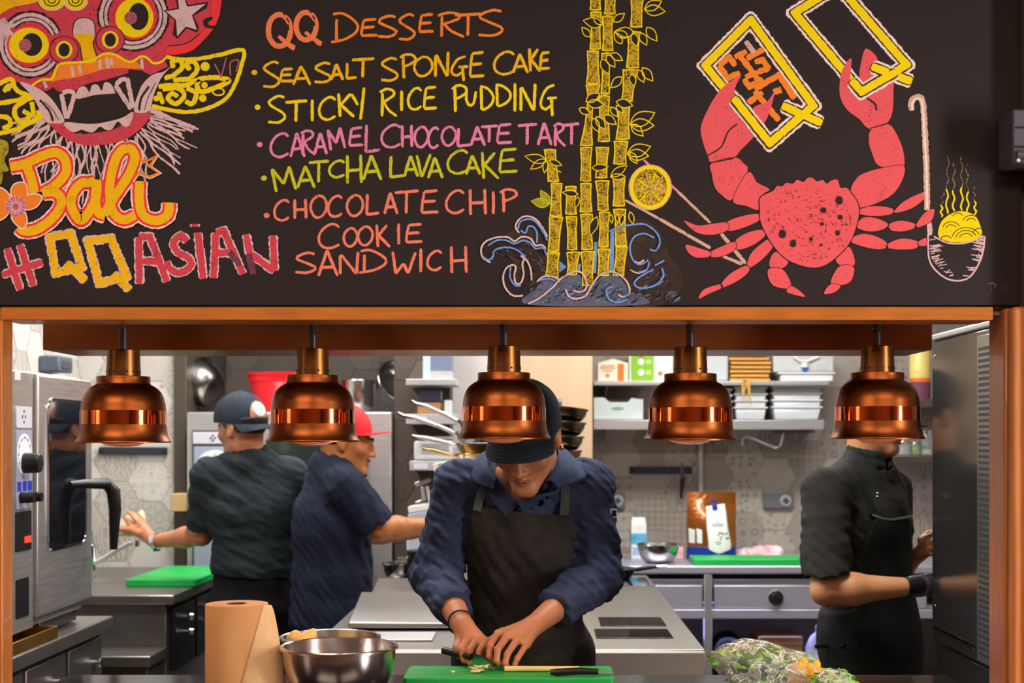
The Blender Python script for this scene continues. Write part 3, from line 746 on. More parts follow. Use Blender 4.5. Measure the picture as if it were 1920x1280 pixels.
    def Fl(s, p, c, lay=0, smooth=True):
        P = s.pts(p)
        if smooth: P = s.curve(P, True, 4)
        tri = tessellate_polygon([[Vector((x, y, 0)) for x, y in P]]); k0 = len(s.V); s.V += s.put(P, lay); mi = s.mi(c)
        for t in tri: s.F.append(tuple(k0+i for i in t)); s.M.append(mi)
        return s
    def El(s, cx, cy, rx, ry, c, lay=0, rot=0):
        return s.Fl([(cx+rx*math.cos(t)*math.cos(rot)-ry*math.sin(t)*math.sin(rot), cy+rx*math.cos(t)*math.sin(rot)+ry*math.sin(t)*math.cos(rot)) for t in [2*PI*k/28 for k in range(28)]], c, lay, False)
    def Ring(s, cx, cy, rx, ry, w, c, lay=1, a0=0, a1=360):
        full = a1-a0 >= 360; n = 30
        P = [(cx+rx*math.cos(R(a0+(a1-a0)*k/n)), cy+ry*math.sin(R(a0+(a1-a0)*k/n))) for k in range(n if full else n+1)]
        return s.S(P, w, c, lay, full)
    def leaf(s, bx, by, tx, ty, c='yellow', lay=4, wd=.26, fill='ink', w=7.5):
        dx, dy = tx-bx, ty-by; L = []; Rr = []
        for k in range(1, 6):
            t = k/6; h = wd*math.sin(PI*t**.85)
            L.append((bx+dx*t-dy*h, by+dy*t+dx*h)); Rr.append((bx+dx*t+dy*h, by+dy*t-dx*h))
        P = [(bx,by)]+L+[(tx,ty)]+Rr[::-1]
        s.Fl(P, fill, lay, False); s.S(P, w, c, lay+.5, True, False); return s
    def build(s):
        for rank, (lay, i, a, n) in enumerate(sorted(s.st)):      # each stroke lies a hair above the one before it
            for k in range(a, a+n): x, y, z = s.V[k]; s.V[k] = (x, y-.0003-s.base-9e-6*rank, z)
        o = link_mesh(s.n, s.V, s.F, s.mats, board, 0, s.M); return o

FONT = {  # x 0..1, y 0 top .. 1 bottom
 'A': ['0 1 .45 0', '.45 0 1 1', '.18 .68 .8 .64'], 'C': ['1 .14 .8 .01 .5 .04 .18 .25 .02 .55 .1 .85 .4 1 .72 .97 1 .84'],
 'D': ['.2 .2 .2 .98', '.06 .04 .4 .0 .8 .2 1 .45 .9 .68 .5 .9 0 1'], 'd': ['.12 .03 .16 .98', '.05 .02 .5 .08 .9 .3 1 .55 .75 .82 .2 1'],
 'E': ['.2 .06 .1 .5 .05 .95', '.2 .06 .95 .0', '.1 .5 .85 .45', '.05 .97 1 .93'], 'G': ['.85 .02 .4 .12 .06 .42 .02 .68 .3 .78 .62 .66', '.4 .44 1 .42', '.66 .46 .72 1'],
 'H': ['.1 .02 .12 1', '.88 0 .92 .98', '.12 .55 .9 .52'], 'I': ['.5 0 .5 1'], 'K': ['.12 .0 .2 1', '.8 .02 .2 .52', '.2 .45 1 1'],
 'L': ['.15 0 .1 .98', '.08 .98 1 .9'], 'M': ['.02 .1 .2 1', '.02 .1 .5 .68', '.5 .68 .72 .0', '.72 .0 1 .9'], 'N': ['.05 .15 .05 1', '.08 .12 .8 .98', '.88 0 .82 .98'],
 'O': ['.45 .02 .12 .25 .02 .6 .25 .95 .6 .97 .92 .7 .98 .35 .75 .06 .42 .02'], 'P': ['.2 .1 .24 1', '0 .14 .4 .0 .85 .06 .95 .25 .6 .42 .25 .5'],
 'R': ['.16 .14 .14 1', '0 .12 .4 .0 .78 .06 .8 .24 .2 .48', '.24 .46 .5 .75 1 1'], 'S': ['.95 .06 .6 .0 .15 .16 .1 .3 .5 .48 .92 .66 .95 .82 .6 .97 .02 .95'],
 'T': ['0 .1 1 .02', '.5 .08 .48 1'], 'U': ['.1 .05 .06 .6 .3 .98 .7 .9 .92 .0'], 'V': ['.05 .05 .4 1', '1 0 .4 1'], 'W': ['.05 .02 .18 1', '.18 1 .5 .55', '.5 .55 .7 .98', '.7 .98 1 .05'],
 'Y': ['0 .2 .5 .55', '1 0 .7 1']}
def letters(name, spec, col, w=4.9, bullet=None):
    c = Chalk(name)
    for tok in spec.split(';'):
        ch, a, b, t, d = tok.split(); a, b, t, d = float(a), float(b), float(t), float(d)
        for st in FONT[ch]:
            v = [float(x) for x in st.split()]; P = [(a+x*(b-a), t+y*(d-t)) for x, y in zip(v[::2], v[1::2])]
            c.S(P, w*(1.15 if len(P) == 2 else 1), col, 1, False, len(P) > 2)
    if bullet: c.El(bullet[0], bullet[1], 5.5, 5, col, 1)
    return c
letters('chalk_heading', 'D 621 671 25 79;E 676 707 36 68;S 707 744 30 70;S 747 778 27 75;E 785 813 27 61;R 821 870 24 69;T 853 903 25 67;S 896 943 19 68', 'orange').build()
letters('chalk_menu_line', 'S 493 524 116 164;E 525 550 129 153;A 550 582 124 159;S 589 621 118 155;A 621 643 120 150;L 648 669 118 148;T 660 702 109 145;S 714 746 109 152;P 750 780 102 147;O 776 811 106 143;N 815 844 97 144;G 847 878 105 152;E 880 908 98 145;C 926 964 97 139;A 962 990 101 137;K 990 1013 91 134;E 1012 1031 98 130', 'gold', bullet=(477,136)).build()
letters('chalk_menu_line', 'S 502 535 180 231;T 535 576 188 228;I 582 589 187 227;C 598 629 182 224;K 631 664 175 219;Y 659 683 164 224;R 712 744 167 218;I 749 757 170 208;C 765 790 165 205;E 794 819 163 205', 'yellow', bullet=(483,201)).build()
letters('chalk_menu_line', 'P 847 876 160 210;U 873 894 171 197;d 899 925 161 207;d 928 957 158 200;I 961 970 156 209;N 975 1007 157 208;G 1014 1044 158 218', 'yellow').build()
letters('chalk_menu_line', 'C 507 541 250 294;A 545 571 249 294;R 564 591 245 290;A 590 613 249 289;M 614 647 239 282;E 654 681 239 274;L 683 712 234 286;C 715 751 234 276;H 752 774 234 276;O 777 803 237 276;C 803 822 239 277;O 828 855 237 273;L 856 882 240 275;A 883 909 237 273;T 902 933 235 267;E 931 960 233 269;T 971 1007 232 271;A 1009 1034 230 272;R 1038 1060 232 274;T 1058 1086 231 271', 'pink', bullet=(487,271)).build()
letters('chalk_menu_line', 'M 509 555 312 360;A 558 590 311 352;T 579 617 301 342;C 617 646 301 332;H 648 680 290 344;A 681 715 291 337;L 729 758 293 333;A 758 784 292 331;V 780 807 289 332;A 803 830 295 334;C 839 877 282 325;A 874 900 291 327;K 900 935 285 335;E 935 970 279 324', 'lime', bullet=(495,334)).build()
letters('chalk_menu_line', 'C 514 542 375 413;H 550 576 373 410;O 582 613 366 408;C 615 641 367 406;O 650 681 365 405;L 685 711 364 403;A 721 745 361 401;T 740 785 357 400;E 789 822 357 400;C 836 870 357 399;H 878 913 354 403;I 920 930 359 401;P 937 970 355 398', 'salmon', bullet=(500,404)).build()
letters('chalk_menu_line', 'C 597 636 420 465;O 644 670 427 462;O 671 699 424 460;K 703 731 421 463;I 743 752 419 458;E 760 792 420 455', 'salmon').build()
letters('chalk_menu_line', 'S 553 592 474 512;A 597 633 469 517;N 636 676 472 514;D 673 724 469 511;W 734 779 471 513;I 785 793 466 510;C 801 828 470 506;H 843 877 461 512', 'salmon').build()
c = Chalk('chalk_double_letter')
for cx, cy, rx, ry in ((524,57,24,33),(574,49,22,29)):
    for k in range(3): c.Ring(cx, cy, rx-k*3.2, ry-k*3.2, 3.6, ('salmon','orange','salmon')[k], 1+k*.3, -60+30*k, 285+25*k)
    c.S([(cx-2,cy+11),(cx+28,cy+36)], 7, 'salmon', 3, smooth=False); c.S([(cx+4,cy+16),(cx+30,cy+31)], 4, 'orange', 3.4, smooth=False)
c.build()

# --- the mask
c = Chalk('chalk_mask', (0,0), 4)
c.Fl('-30 110 60 70 130 40 300 0 740 -30 1250 -30 1660 -30 1650 110 1600 200 1540 290 1440 370 1330 410 1250 410 1230 440 1260 500 1130 560 960 550 850 580 760 610 640 640 560 680 440 690 330 680 240 640 150 620 60 590 -30 640', 'red', 0, False)
c.Fl('1590 -20 1660 -20 1640 130 1600 215 1530 300 1440 380 1330 410 1250 400 1260 345 1400 325 1500 255 1570 150', 'hot', 1)
c.Fl('1540 140 1600 125 1590 150 1560 170 1580 195 1625 190 1600 215 1540 205 1525 170', 'ink', 2); c.S('1500 255 1400 325 1260 345', 8, 'ink', 2)
for cx, cy, rx, ry, a0, a1 in ((1000,120,228,226,-70,128),(1000,120,228,226,160,290),(230,335,205,212,35,215),(230,335,205,212,222,338)):
    c.Ring(cx, cy, rx, ry, 84, 'ink', 2, a0, a1); c.Ring(cx, cy, rx+12, ry+12, 28, 'white', 3, a0, a1); c.Ring(cx, cy, rx-22, ry-22, 22, 'white', 3, a0, a1)
for cx, cy, rx, ry, bx, by, brx, bry, px, py in ((1010,135,142,148,1040,125,76,102,982,136),(218,340,150,132,240,335,78,86,190,340)):
    c.El(cx, cy, rx+16, ry+16, 'hot', 3.2); c.El(cx, cy, rx, ry, 'yellow', 4); c.El(bx, by, brx, bry, 'ink', 5); c.El(px, py, 48, 48, 'rose', 6)
for cx, cy in ((482,375),(828,300)):
    c.El(cx, cy, 112, 104, 'ink', 4); c.El(cx, cy, 104, 98, 'red', 4.6); c.El(cx, cy, 63, 66, 'yellow', 5.2); c.El(cx, cy, 42, 51, 'ink', 6)
c.Fl('545 215 570 150 635 130 700 155 718 220 705 330 735 465 625 472 600 340 556 270', 'ink', 6.2); c.Fl('552 215 575 155 635 137 695 160 710 220 695 290 570 290', 'white', 7); c.Fl('566 262 706 262 695 330 725 460 633 466 605 340', 'gold', 7.5)
c.Fl('380 610 430 500 540 475 700 470 780 410 880 420 950 460 1030 470 1055 515 900 512 780 522 680 552 560 585 450 600', 'orange', 7)
for a in ('540 490 552 580','596 490 606 552','750 445 752 520','800 430 812 515','834 440 838 490','1064 440 1070 520','330 610 350 660'): c.S(a, 24, 'white', 8)
c.S('240 645 310 600 390 590 430 500 480 475 640 465 720 440 780 405 860 410 950 460 1000 460 1060 425 1110 440 1150 475 1210 465 1265 415', 18, 'yellow', 8.5)
c.Fl('330 700 400 655 440 690 560 700 600 650 700 618 850 590 960 565 970 520 1060 530 1135 565 1060 680 1020 830 990 850 800 900 550 925 480 915 430 800', 'ink', 7.5, False)
c.Fl('350 905 480 925 560 1000 690 1000 880 960 1000 840 1130 850 1090 930 1010 1005 900 1062 750 1088 600 1082 480 1030 400 960', 'red', 8)
c.Fl('580 742 590 665 640 650 672 692 692 640 735 638 765 682 785 620 830 628 862 682 866 702 720 712', 'white', 8.5)
c.Fl('488 918 512 972 560 992 615 972 645 985 700 992 752 950 795 975 842 970 884 912 930 948 972 940 1000 840 900 890 700 930', 'white', 9)
c.Fl('580 745 720 715 865 705 985 828 900 868 700 908 532 915', 'ink', 9.4, False)
for a in ('462 705 500 890','566 705 505 890','470 700 520 685 565 705','868 640 985 820','955 585 1000 810','870 640 905 605 950 590'): c.S(a, 34, 'white', 10)
c.Fl('150 618 240 640 330 690 410 770 485 910 400 925 340 905 270 765 215 690', 'white', 10.5); c.S('300 750 370 830 400 910', 16, 'ink', 11); c.S('330 760 400 830 440 900', 6, 'ink', 11)
c.Fl('1285 498 1230 538 1150 560 1080 622 1040 700 1008 832 1115 835 1160 700 1215 580', 'white', 10.5); c.S('1045 830 1060 740 1120 650', 18, 'ink', 11); c.S('1085 830 1110 740 1170 620', 6, 'ink', 11)
for a in ('600 1000 600 1050','740 1025 780 1040','890 985 925 1000'): c.S(a, 26, 'rose', 9)
Y_ = 'yellow'
c.S('1250 425 1330 445 1480 442 1650 412 1822 378 1810 500 1760 640 1690 745 1560 812 1420 840 1280 828 1140 795', 30, Y_, 9)
for a in ('1235 590 1310 560 1372 500 1345 450 1292 468 1305 510','1300 600 1420 590 1480 520 1452 462 1402 485 1428 525','1190 650 1300 640 1400 640 1480 600 1600 582 1720 606 1600 664 1510 690 1478 640 1500 600','1220 670 1340 662 1382 720 1322 780 1262 742 1295 702 1335 728','1190 690 1225 780','1400 664 1472 700 1442 780 1392 758','-20 640 60 598 95 605 130 680 230 722','-20 778 120 755 230 722','255 725 135 790 112 860 170 922 222 868 172 832','-20 870 60 885 82 935 20 962','240 765 262 862 320 832','30 690 60 650 100 640'): c.S(a, 36, Y_, 9.5)
c.S('-20 1005 120 972 240 912 335 865', 34, Y_, 9)
for x, y, r in ((1540,500,34),(1535,640,24),(1522,738,28),(1175,740,22),(60,660,26)): c.El(x, y, r, r, Y_, 9.6)
c.Ring(1640,690,42,26,12,Y_,9.6); c.S('1610 480 1660 580 1700 430', 12, 'rose', 9.6, smooth=False); c.S('1730 570 1730 470 1790 455 1770 540', 12, 'rose', 9.6)
c.Fl('1320 -20 1390 -20 1412 40 1562 14 1552 62 1452 120 1492 200 1480 245 1402 212 1332 292 1300 262 1312 150 1225 80 1332 60', 'ink', 7, False)
c.Fl('1335 -20 1380 -20 1405 52 1545 30 1440 115 1478 225 1395 200 1330 275 1322 150 1245 85 1345 70', 'white', 8, False)
c.Fl('-20 160 40 130 62 172 115 180 75 222 125 275 60 262 20 305 -20 300', 'white', 8, False)
c.Fl('-20 -20 330 -20 250 25 100 55 0 110 -20 110', 'gold', 6)
for cx, rx in ((390,92),(568,84)): c.El(cx, 5, rx, 68, 'yellow', 6); c.Ring(cx, 5, rx*.62, 42, 8, 'ink', 7); c.Ring(cx, 5, rx*.3, 20, 8, 'ink', 7); c.Ring(cx, 5, rx+5, 73, 8, 'pure', 7, 0, 180)
for k in range(70):   # beard
    t = k/69; k_ = k; k = int(k*34/70); a = R(195-t*210); x0, y0 = 735+395*math.cos(a), 850+235*math.sin(a)
    dx, dy = math.cos(a)*1.1, abs(math.sin(a))+.35; L = (250 if k < 8 else 330 if k < 24 else 290)*(.75+.4*random.random())
    ox = random.uniform(-16,16); P = [(x0+ox+dx*L*f*(.9 if 7 < k < 25 else 1)*(.35 if 7 < k < 25 else 1)+20*math.sin(f*8+k_*1.7), y0+dy*L*f) for f in (0,.2,.4,.6,.8,1)]
    c.S(P, random.choice((9,13,16)), 'white', .6, rough=.3)
c.build()

# --- lettering under the mask
c = Chalk('chalk_script_word', (0,250), 1920/540); c.base = .0032
paths = ['70 225 170 205 280 155 380 130 440 185 440 270 370 350 285 400','175 205 212 300 232 400','285 400 360 392 412 435 400 505 340 580 250 640 170 652 130 622',
         '640 320 600 330 545 335 490 400 480 490 540 580 600 520 645 420 650 310','650 310 640 450 662 530 705 545','700 540 762 430 860 282 902 170 882 112 845 100','850 100 815 115 772 180 742 300 735 420 760 530 830 577 905 545','935 320 932 450 962 552 1050 582 1122 542 1132 462']
for w_, col, l in ((112,'pure',1),(92,'hot',2),(60,'gold',3)):
    for p in paths: c.S(p, w_, col, l+.01*paths.index(p), rough=.06)
c.S('890 318 930 262 1000 292 1066 266 1000 222 1044 155 962 196 930 160', 14, 'orange', 4, smooth=False); c.S('890 330 930 276 1004 304 1080 268 1014 222 1058 148', 6, 'pure', 4, smooth=False)
for p in ('-20 375 50 395 75 460 50 545 -20 570','80 400 100 345 170 335 182 420 120 465','155 440 230 408 282 430 240 492 170 505','88 545 150 500 182 580 155 632 100 592'): c.S(p, 16, 'pure', 4.2, True); c.Fl(p, 'orange', 4.5)
c.El(110, 490, 62, 66, 'rose', 5)
for k in range(26): a = k*2*PI/26; c.S([(110+20*math.cos(a),490+22*math.sin(a)),(110+random.uniform(60,86)*math.cos(a),490+random.uniform(62,84)*math.sin(a))], 7, 'white' if k % 2 else 'pink', 5.4, smooth=False)
c.Fl('-20 60 48 55 62 120 34 180 62 252 -20 232', 'olive', 1); c.Fl('-20 258 22 262 12 340 -20 345', 'olive', 1)
c.build()
c = Chalk('chalk_hashtag_word', (0,250), 1920/540)
for p in ('48 765 135 1045','132 740 226 1020','12 945 286 858'): c.S(p, 62, 'white', 1, smooth=False); c.S(p, 44, 'red', 1.6, smooth=False)
for p, tl in (('330 692 472 668 546 892 372 932','440 862 572 985'),('586 716 740 700 846 952 662 1000','758 930 866 1046')):
    c.S(p, 64, 'white', 1, True, False); c.S(p, 46, 'gold', 1.6, True, False); c.S(tl, 62, 'white', 1.1, smooth=False); c.S(tl, 46, 'gold', 1.8, smooth=False)
for p in ('930 1005 926 690','926 690 1000 690 1115 990','950 852 1080 852','1248 720 1205 682 1158 728 1185 790 1262 835 1268 890 1200 928 1130 900 1112 850','1318 660 1356 970','1424 964 1440 660','1440 660 1492 650 1622 938','1440 800 1570 792','1640 672 1668 812','1668 800 1830 918','1830 918 1822 680','1300 604 1300 622'):
    sm = len(p.split()) > 8; c.S(p, 62, 'white', 1, smooth=sm); c.S(p, 44, 'red', 1.6+random.random()*.01, smooth=sm)
c.S('1530 790 1600 880', 40, 'plum', 2.4); c.S('1655 800 1690 940', 46, 'plum', 2.2)
c.build()

# --- crab with its two letter signs
c = Chalk('chalk_crab', (1290,0), 4)
def frame(p, closed, lay):
    c.S(p, 112, 'pure', lay, closed, False, .08); c.S(p, 78, 'ink', lay+.4, closed, False, .06); c.S(p, 58, 'yellow', lay+.8, closed, False, .08)
frame('470 150 130 492 612 1076 940 792', True, 1); frame('705 790 1005 925', False, 1.05)
frame('1100 -90 800 98 1300 690 1640 486 1140 -90', False, 1); frame('1375 500 1680 612', False, 1.05)
for p in ('230 490 310 430 355 495','230 490 300 585 390 545','350 430 440 385','440 440 570 370','370 395 560 640','500 465 560 450 610 520','520 545 610 510','420 590 460 652 560 590','430 580 520 540','500 672 680 562 800 742','640 692 700 672','450 772 560 692','500 682 682 905'): c.S(p, 44, 'orange', 2, smooth=False)
c.S('430 310 500 400', 40, 'tan', 2)
co = 'coral'
c.Fl('395 565 280 640 200 730 130 860 95 960 110 1060 150 1170 180 1218 340 1182 400 1120 480 1040 540 960 600 870 650 690 590 765 500 800 440 880 395 905 360 830 345 720 360 640', co, 3)
c.S('150 1165 250 1100 300 990 368 930', 10, 'ink', 3.4); c.S('170 1222 345 1186', 10, 'ink', 3.4)
c.Fl('1225 440 1170 500 1140 600 1140 720 1190 820 1280 890 1360 965 1480 930 1530 850 1540 700 1525 600 1380 650 1300 740 1235 690 1215 600', co, 3); c.Fl('1335 365 1300 460 1285 560 1300 650 1360 640 1430 570 1370 510 1420 440', co, 3)
c.S('1340 735 1400 780 1412 830', 14, 'ink', 3.4)
frame('340 735 612 1076 700 1000', False, 4); frame('1225 605 1300 690 1560 540', False, 4); frame('1375 500 1500 548', False, 4)
c.Fl('1380 965 1500 932 1560 1000 1610 1120 1620 1240 1560 1258 1430 1242 1380 1150 1355 1050', co, 3); c.S('1370 962 1490 928', 9, 'ink', 3.4)
c.set((1270,250), 4)
body = '620 560 625 480 720 430 745 395 785 400 815 372 868 378 895 348 945 365 980 332 1020 338 1045 362 1090 350 1120 380 1150 355 1200 348 1222 408 1270 410 1310 460 1350 520 1360 600 1340 700 1290 820 1200 920 1100 990 1000 1005 860 965 760 890 680 780 625 660'
parts = ['255 228 430 182 500 230 525 285 412 493 330 460 280 400 260 310','530 293 600 370 690 420 640 460 610 570 520 545 418 500','1530 262 1692 242 1690 340 1620 450 1500 520 1370 555 1350 500 1300 430 1350 330 1440 285',
 '375 665 490 620 605 605 615 650 500 705 385 730','50 655 150 690 250 680 368 670 376 725 260 760 140 740','440 800 540 740 650 725 655 770 560 840 450 870','250 890 350 840 432 815 432 870 340 920 255 925','65 835 160 860 245 890 235 925 140 930 80 890',
 '690 790 715 850 640 940 540 1010 522 988 560 890','518 992 538 1030 460 1100 340 1155 328 1130 400 1050','322 1132 330 1160 240 1200 160 1238 200 1170','745 890 830 960 780 1013 695 1000 700 930','690 1014 790 1022 853 1130 820 1163 720 1140 680 1070','862 1145 958 1221 900 1215 818 1187',
 '1190 930 1280 850 1325 930 1320 992 1220 988','1215 998 1320 1002 1305 1100 1240 1135 1150 1120','1148 1132 1222 1143 1180 1190 1100 1202','1370 570 1480 545 1612 565 1603 605 1480 620 1370 605','1622 590 1700 510 1850 440 1850 490 1760 560 1640 597','1345 680 1400 630 1500 640 1578 680 1540 720 1440 735 1350 710',
 '1590 680 1680 655 1782 680 1776 710 1690 735 1600 725','1788 690 1850 600 1925 570 1900 660 1800 705','1300 790 1380 755 1480 770 1568 820 1548 865 1440 860 1310 820','1577 830 1680 790 1798 810 1790 860 1680 870 1582 860','1805 815 1865 785 1865 840 1810 840']
for i, p in enumerate(parts): c.S(p, 9, 'ink', 3+i*.02, True); c.Fl(p, co, 3.01+i*.02, True)
c.S(body, 16, 'ink', 3.6, True); c.Fl(body, co, 3.8)
for k in range(170):
    a = random.random()*2*PI; r = math.sqrt(random.random())*.92; x, y = 985+350*r*math.cos(a), 680+300*r*math.sin(a)
    if y < 420: continue
    l = random.uniform(10,26); b = a+1.2; c.S([(x,y),(x+l*math.cos(b),y+l*math.sin(b))], random.choice((5,7)), 'red' if random.random() < .6 else 'plum', 4.2, smooth=False)
for x, y, rx, ry in ((1213,503,26,32),(1095,577,22,22),(1222,630,18,18),(1085,680,12,14),(1202,748,16,20),(788,755,26,32),(868,827,22,28),(1003,792,12,16),(1078,838,9,11)): c.El(x, y, rx, ry, 'ink', 4.6)
c.build()
c = Chalk('chalk_chopsticks'); c.S('1207 300 1270 358', 4.5, 'pink', 1, smooth=False); c.S('1270 358 1332 418', 5, 'tan', 1, smooth=False); c.S('1352 438 1398 494', 7, 'tan', 1, smooth=False); c.S('1172 375 1236 410', 4.5, 'tan', 1, smooth=False); c.S('1236 410 1332 465', 6, 'tan', 1, smooth=False); c.S('1355 480 1392 495', 6, 'tan', 1, smooth=False); c.build()

# --- ladle of noodles
c = Chalk('chalk_ladle', (1680,160), 3.2)
c.S('95 152 90 110 108 76 140 72 160 105 170 250 180 450 186 750', 36, 'tan', 4); c.S('98 150 97 112 115 84 140 84 158 112 170 300 182 500 186 740', 14, 'pure', 4.5)
c.S('195 800 205 900', 30, 'white', 2.6); c.S('192 890 198 1040 250 1122 330 1168 420 1162 480 1100 520 1000 532 905', 10, 'white', 3)
c.S('225 905 310 945 420 945 525 902', 9, 'white', 3)
for k in range(70):
    f = random.random(); side = random.random() < .5; y = 915+230*f; xe = (197+ (60*f*f if f < .6 else 60*f*f+40*(f-.6)*4)) if side else (530-50*f*f-120*max(0,f-.6))
    L = random.uniform(30,100)*(1-f*.55); c.S([(xe,y),(xe+(L if side else -L),y+random.uniform(-22,5)*(1 if side else 1))], 5, 'white', 2.6, smooth=False)
c.Fl('252 898 270 820 330 770 400 755 470 780 500 830 512 895 440 935 350 942 290 930', 'yellow', 3.4)
for cx, cy, r in ((330,860,30),(330,860,52),(420,920,40),(420,920,62),(420,920,84),(450,820,28),(450,820,50),(300,930,34),(500,890,40),(370,790,30)): c.Ring(cx, cy, r, r*.8, 5, 'ink', 3.8, 190, 340)
for x, y0, y1, ph in ((272,790,640,0),(305,770,420,1),(345,755,460,2),(395,750,420,3),(430,765,465,4),(475,780,605,5)):
    n = 14; P = [(x+7*math.sin(k*1.6+ph)-(x-380)*.0012*(k**2)*.5, y0+(y1-y0)*k/n) for k in range(n+1)]; h = 7 if y1 < 500 else 8
    c.S(P[:h], 10, 'yellow', 2); c.S(P[h-1:], 6, 'steam', 2)
c.S('555 1192 580 1185 597 1196 592 1216', 5, 'rose', 1); c.S('570 1200 572 1240', 4, 'plum', 1); c.S('630 1200 640 1240', 4, 'plum', 1); c.S('660 1205 640 1222 662 1240', 4, 'plum', 1)
c.build()

# --- bamboo, waves, lemon
c = Chalk('chalk_bamboo', (1060,0), 1280/330)
def seg(a, b, y0, d, e, y1, cap=0):
    P = [(a,y0),((a+b)/2,y0-4),(b,y0),(b-7+(e-b)*.35,y0+(y1-y0)*.35),(b-6+(e-b)*.65,y0+(y1-y0)*.65),(e,y1),((d+e)/2,y1+4),(d,y1),(a+7+(d-a)*.65,y0+(y1-y0)*.65),(a+7+(d-a)*.35,y0+(y1-y0)*.35)]
    c.Fl(P, 'ink', 2.6, False); c.Fl(P, 'ybrown', 3, False); c.S(P, 9, 'yellow', 3.4, True, False, .3)
for t in ((175,260,-30,180,255,70),(185,260,90,180,255,355),(160,240,375,155,250,605),(150,250,620,160,235,740),(160,200,760,110,195,1055),(285,370,-30,285,360,100),(270,345,120,270,345,365),(265,330,390,260,320,680),(245,320,700,240,320,1025),(475,570,-30,475,555,195),(455,545,235,445,530,490),(420,525,510,410,485,735),(385,470,760,370,465,1010),(355,455,1030,350,440,1190)): seg(*t)
for t in ((270,180,130,150),(270,180,200,115),(180,270,120,200),(350,160,430,100),(500,240,360,230),(455,270,360,230),(410,320,355,235),(590,200,665,300),(545,240,590,330),(490,240,520,340),(575,70,700,10),(575,70,725,85),(330,390,415,440),(300,400,360,490),(265,430,315,540),(530,510,570,600),(560,495,635,590),(480,540,500,630),(410,560,330,640),(150,740,250,680),(160,750,280,765),(100,790,180,830),(370,740,490,770),(330,780,380,850),(370,770,420,820),(200,860,240,960),(225,850,290,940),(280,840,370,905),(470,905,650,820),(470,905,645,915),(480,905,565,990),(450,1120,620,1065),(450,1120,605,1135),(470,1110,520,1190)): c.leaf(*t)
c.set((880,280), 420/420*1792/420)
for t in ((600,690,5,630,715,255),(655,740,275,645,735,530),(640,745,545,630,715,812),(625,720,830,610,710,1015),(770,855,300,770,855,515),(775,860,540,785,860,800),(780,885,825,785,855,1000),(890,980,-12,890,970,250),(890,975,275,885,980,498),(890,985,520,900,985,798),(895,1000,820,905,985,1085),(1015,1115,-12,1010,1100,225),(1010,1115,255,1030,1110,485),(1040,1120,505,1035,1110,778),(1030,1125,800,1030,1110,1005),(1150,1245,235,1150,1240,450),(1155,1250,482,1170,1255,770),(1175,1265,782,1150,1235,1005)): seg(*t)
for t in ((620,95,445,55),(610,80,490,160),(615,90,600,190),(640,90,740,130),(870,360,745,345),(870,380,850,470),(980,150,1110,140),(1130,220,1260,130),(1130,220,1250,220),(1020,540,965,690),(1285,500,1310,600),(1230,520,1210,610),(1180,520,1185,590),(1130,520,1140,590)): c.leaf(*t, wd=.2)
c.leaf(640,440,570,330,'lime',4,.25,'olive'); c.leaf(640,440,495,415,'lime',4,.25,'olive'); c.S('660 150 735 185', 8, 'yellow', 4)
c.build()
c = Chalk('chalk_waves', (880,280), 1792/420)
c.Fl('470 1240 540 1110 620 1030 720 1020 860 990 930 1070 1000 1070 1100 990 1200 1020 1290 1130 1400 1240', 'slate', .4); c.Fl('1250 610 1400 560 1560 700 1600 860 1680 950 1700 1100 1560 1235 1290 1235 1260 900', 'brownish', .2); c.Fl('420 720 540 700 620 830 620 1000 520 1080 440 850', 'brownish', .2); c.Fl('290 690 380 640 540 640 560 740 400 730', 'brownish', .2); c.Fl('300 820 440 850 440 1000 370 1060 350 920', 'brownish', .2)
rw = random.Random(12)
for k in range(230):      # hatching inside the waves
    x = rw.uniform(480,1650); cr = 1000+70*abs(math.sin((x-480)/150.)) if x < 1290 else (1235-330*math.sin((x-1290)/380*PI)*.9)
    y = rw.uniform(min(cr+30,1225),1232); l = rw.uniform(18,60); a = rw.uniform(-.9,-.2)
    c.S([(x,y),(x+l*.5*math.cos(a),y+l*.5*math.sin(a)-3),(x+l*math.cos(a),y+l*math.sin(a))], rw.choice((5,7,9)), rw.choice(('slate','slate','blue','brownish','dust')), .6)
for k in range(90):
    x = rw.uniform(150,600); y = 900+rw.uniform(-150,60); 
    if (x-250)**2/150**2+(y-960)**2/100**2 < 1: continue
    a = rw.uniform(.2,1.2); l = rw.uniform(20,50); c.S([(x,y),(x+l*math.cos(a),y+l*math.sin(a))], 6, rw.choice(('dust','brownish','slate')), .6, smooth=False)
for p in ('1000 740 1024 740 1014 990 988 990','1130 650 1160 640 1155 980 1118 980','718 890 778 940 720 985','870 920 895 910 885 980 862 980'): c.Fl(p, 'blue', .5, False)
for p in ('170 905 110 870 95 800 130 740 220 705 310 705 360 735 420 700 490 715 530 770 580 765 615 800','400 670 370 620 400 560 460 535 530 560 580 620 625 700','430 1170 350 1170 290 1110 270 1030 290 960 340 925 372 942 360 1010 372 1070 410 1072 435 1000 425 920 440 880','470 1235 560 1190 660 1110 740 1030 830 980 900 990 935 1060 930 1120 880 1140 830 1130','540 1060 600 1015 680 1022 720 1045','770 1120 800 1180 860 1195 930 1170 980 1090 1040 1010 1130 980 1210 1010 1270 1080 1280 1150 1230 1180 1190 1160','410 850 460 890 490 960 500 1050','1285 965 1350 990 1420 965','1300 880 1350 910 1400 885'): c.S(p, 14, 'white', 5)
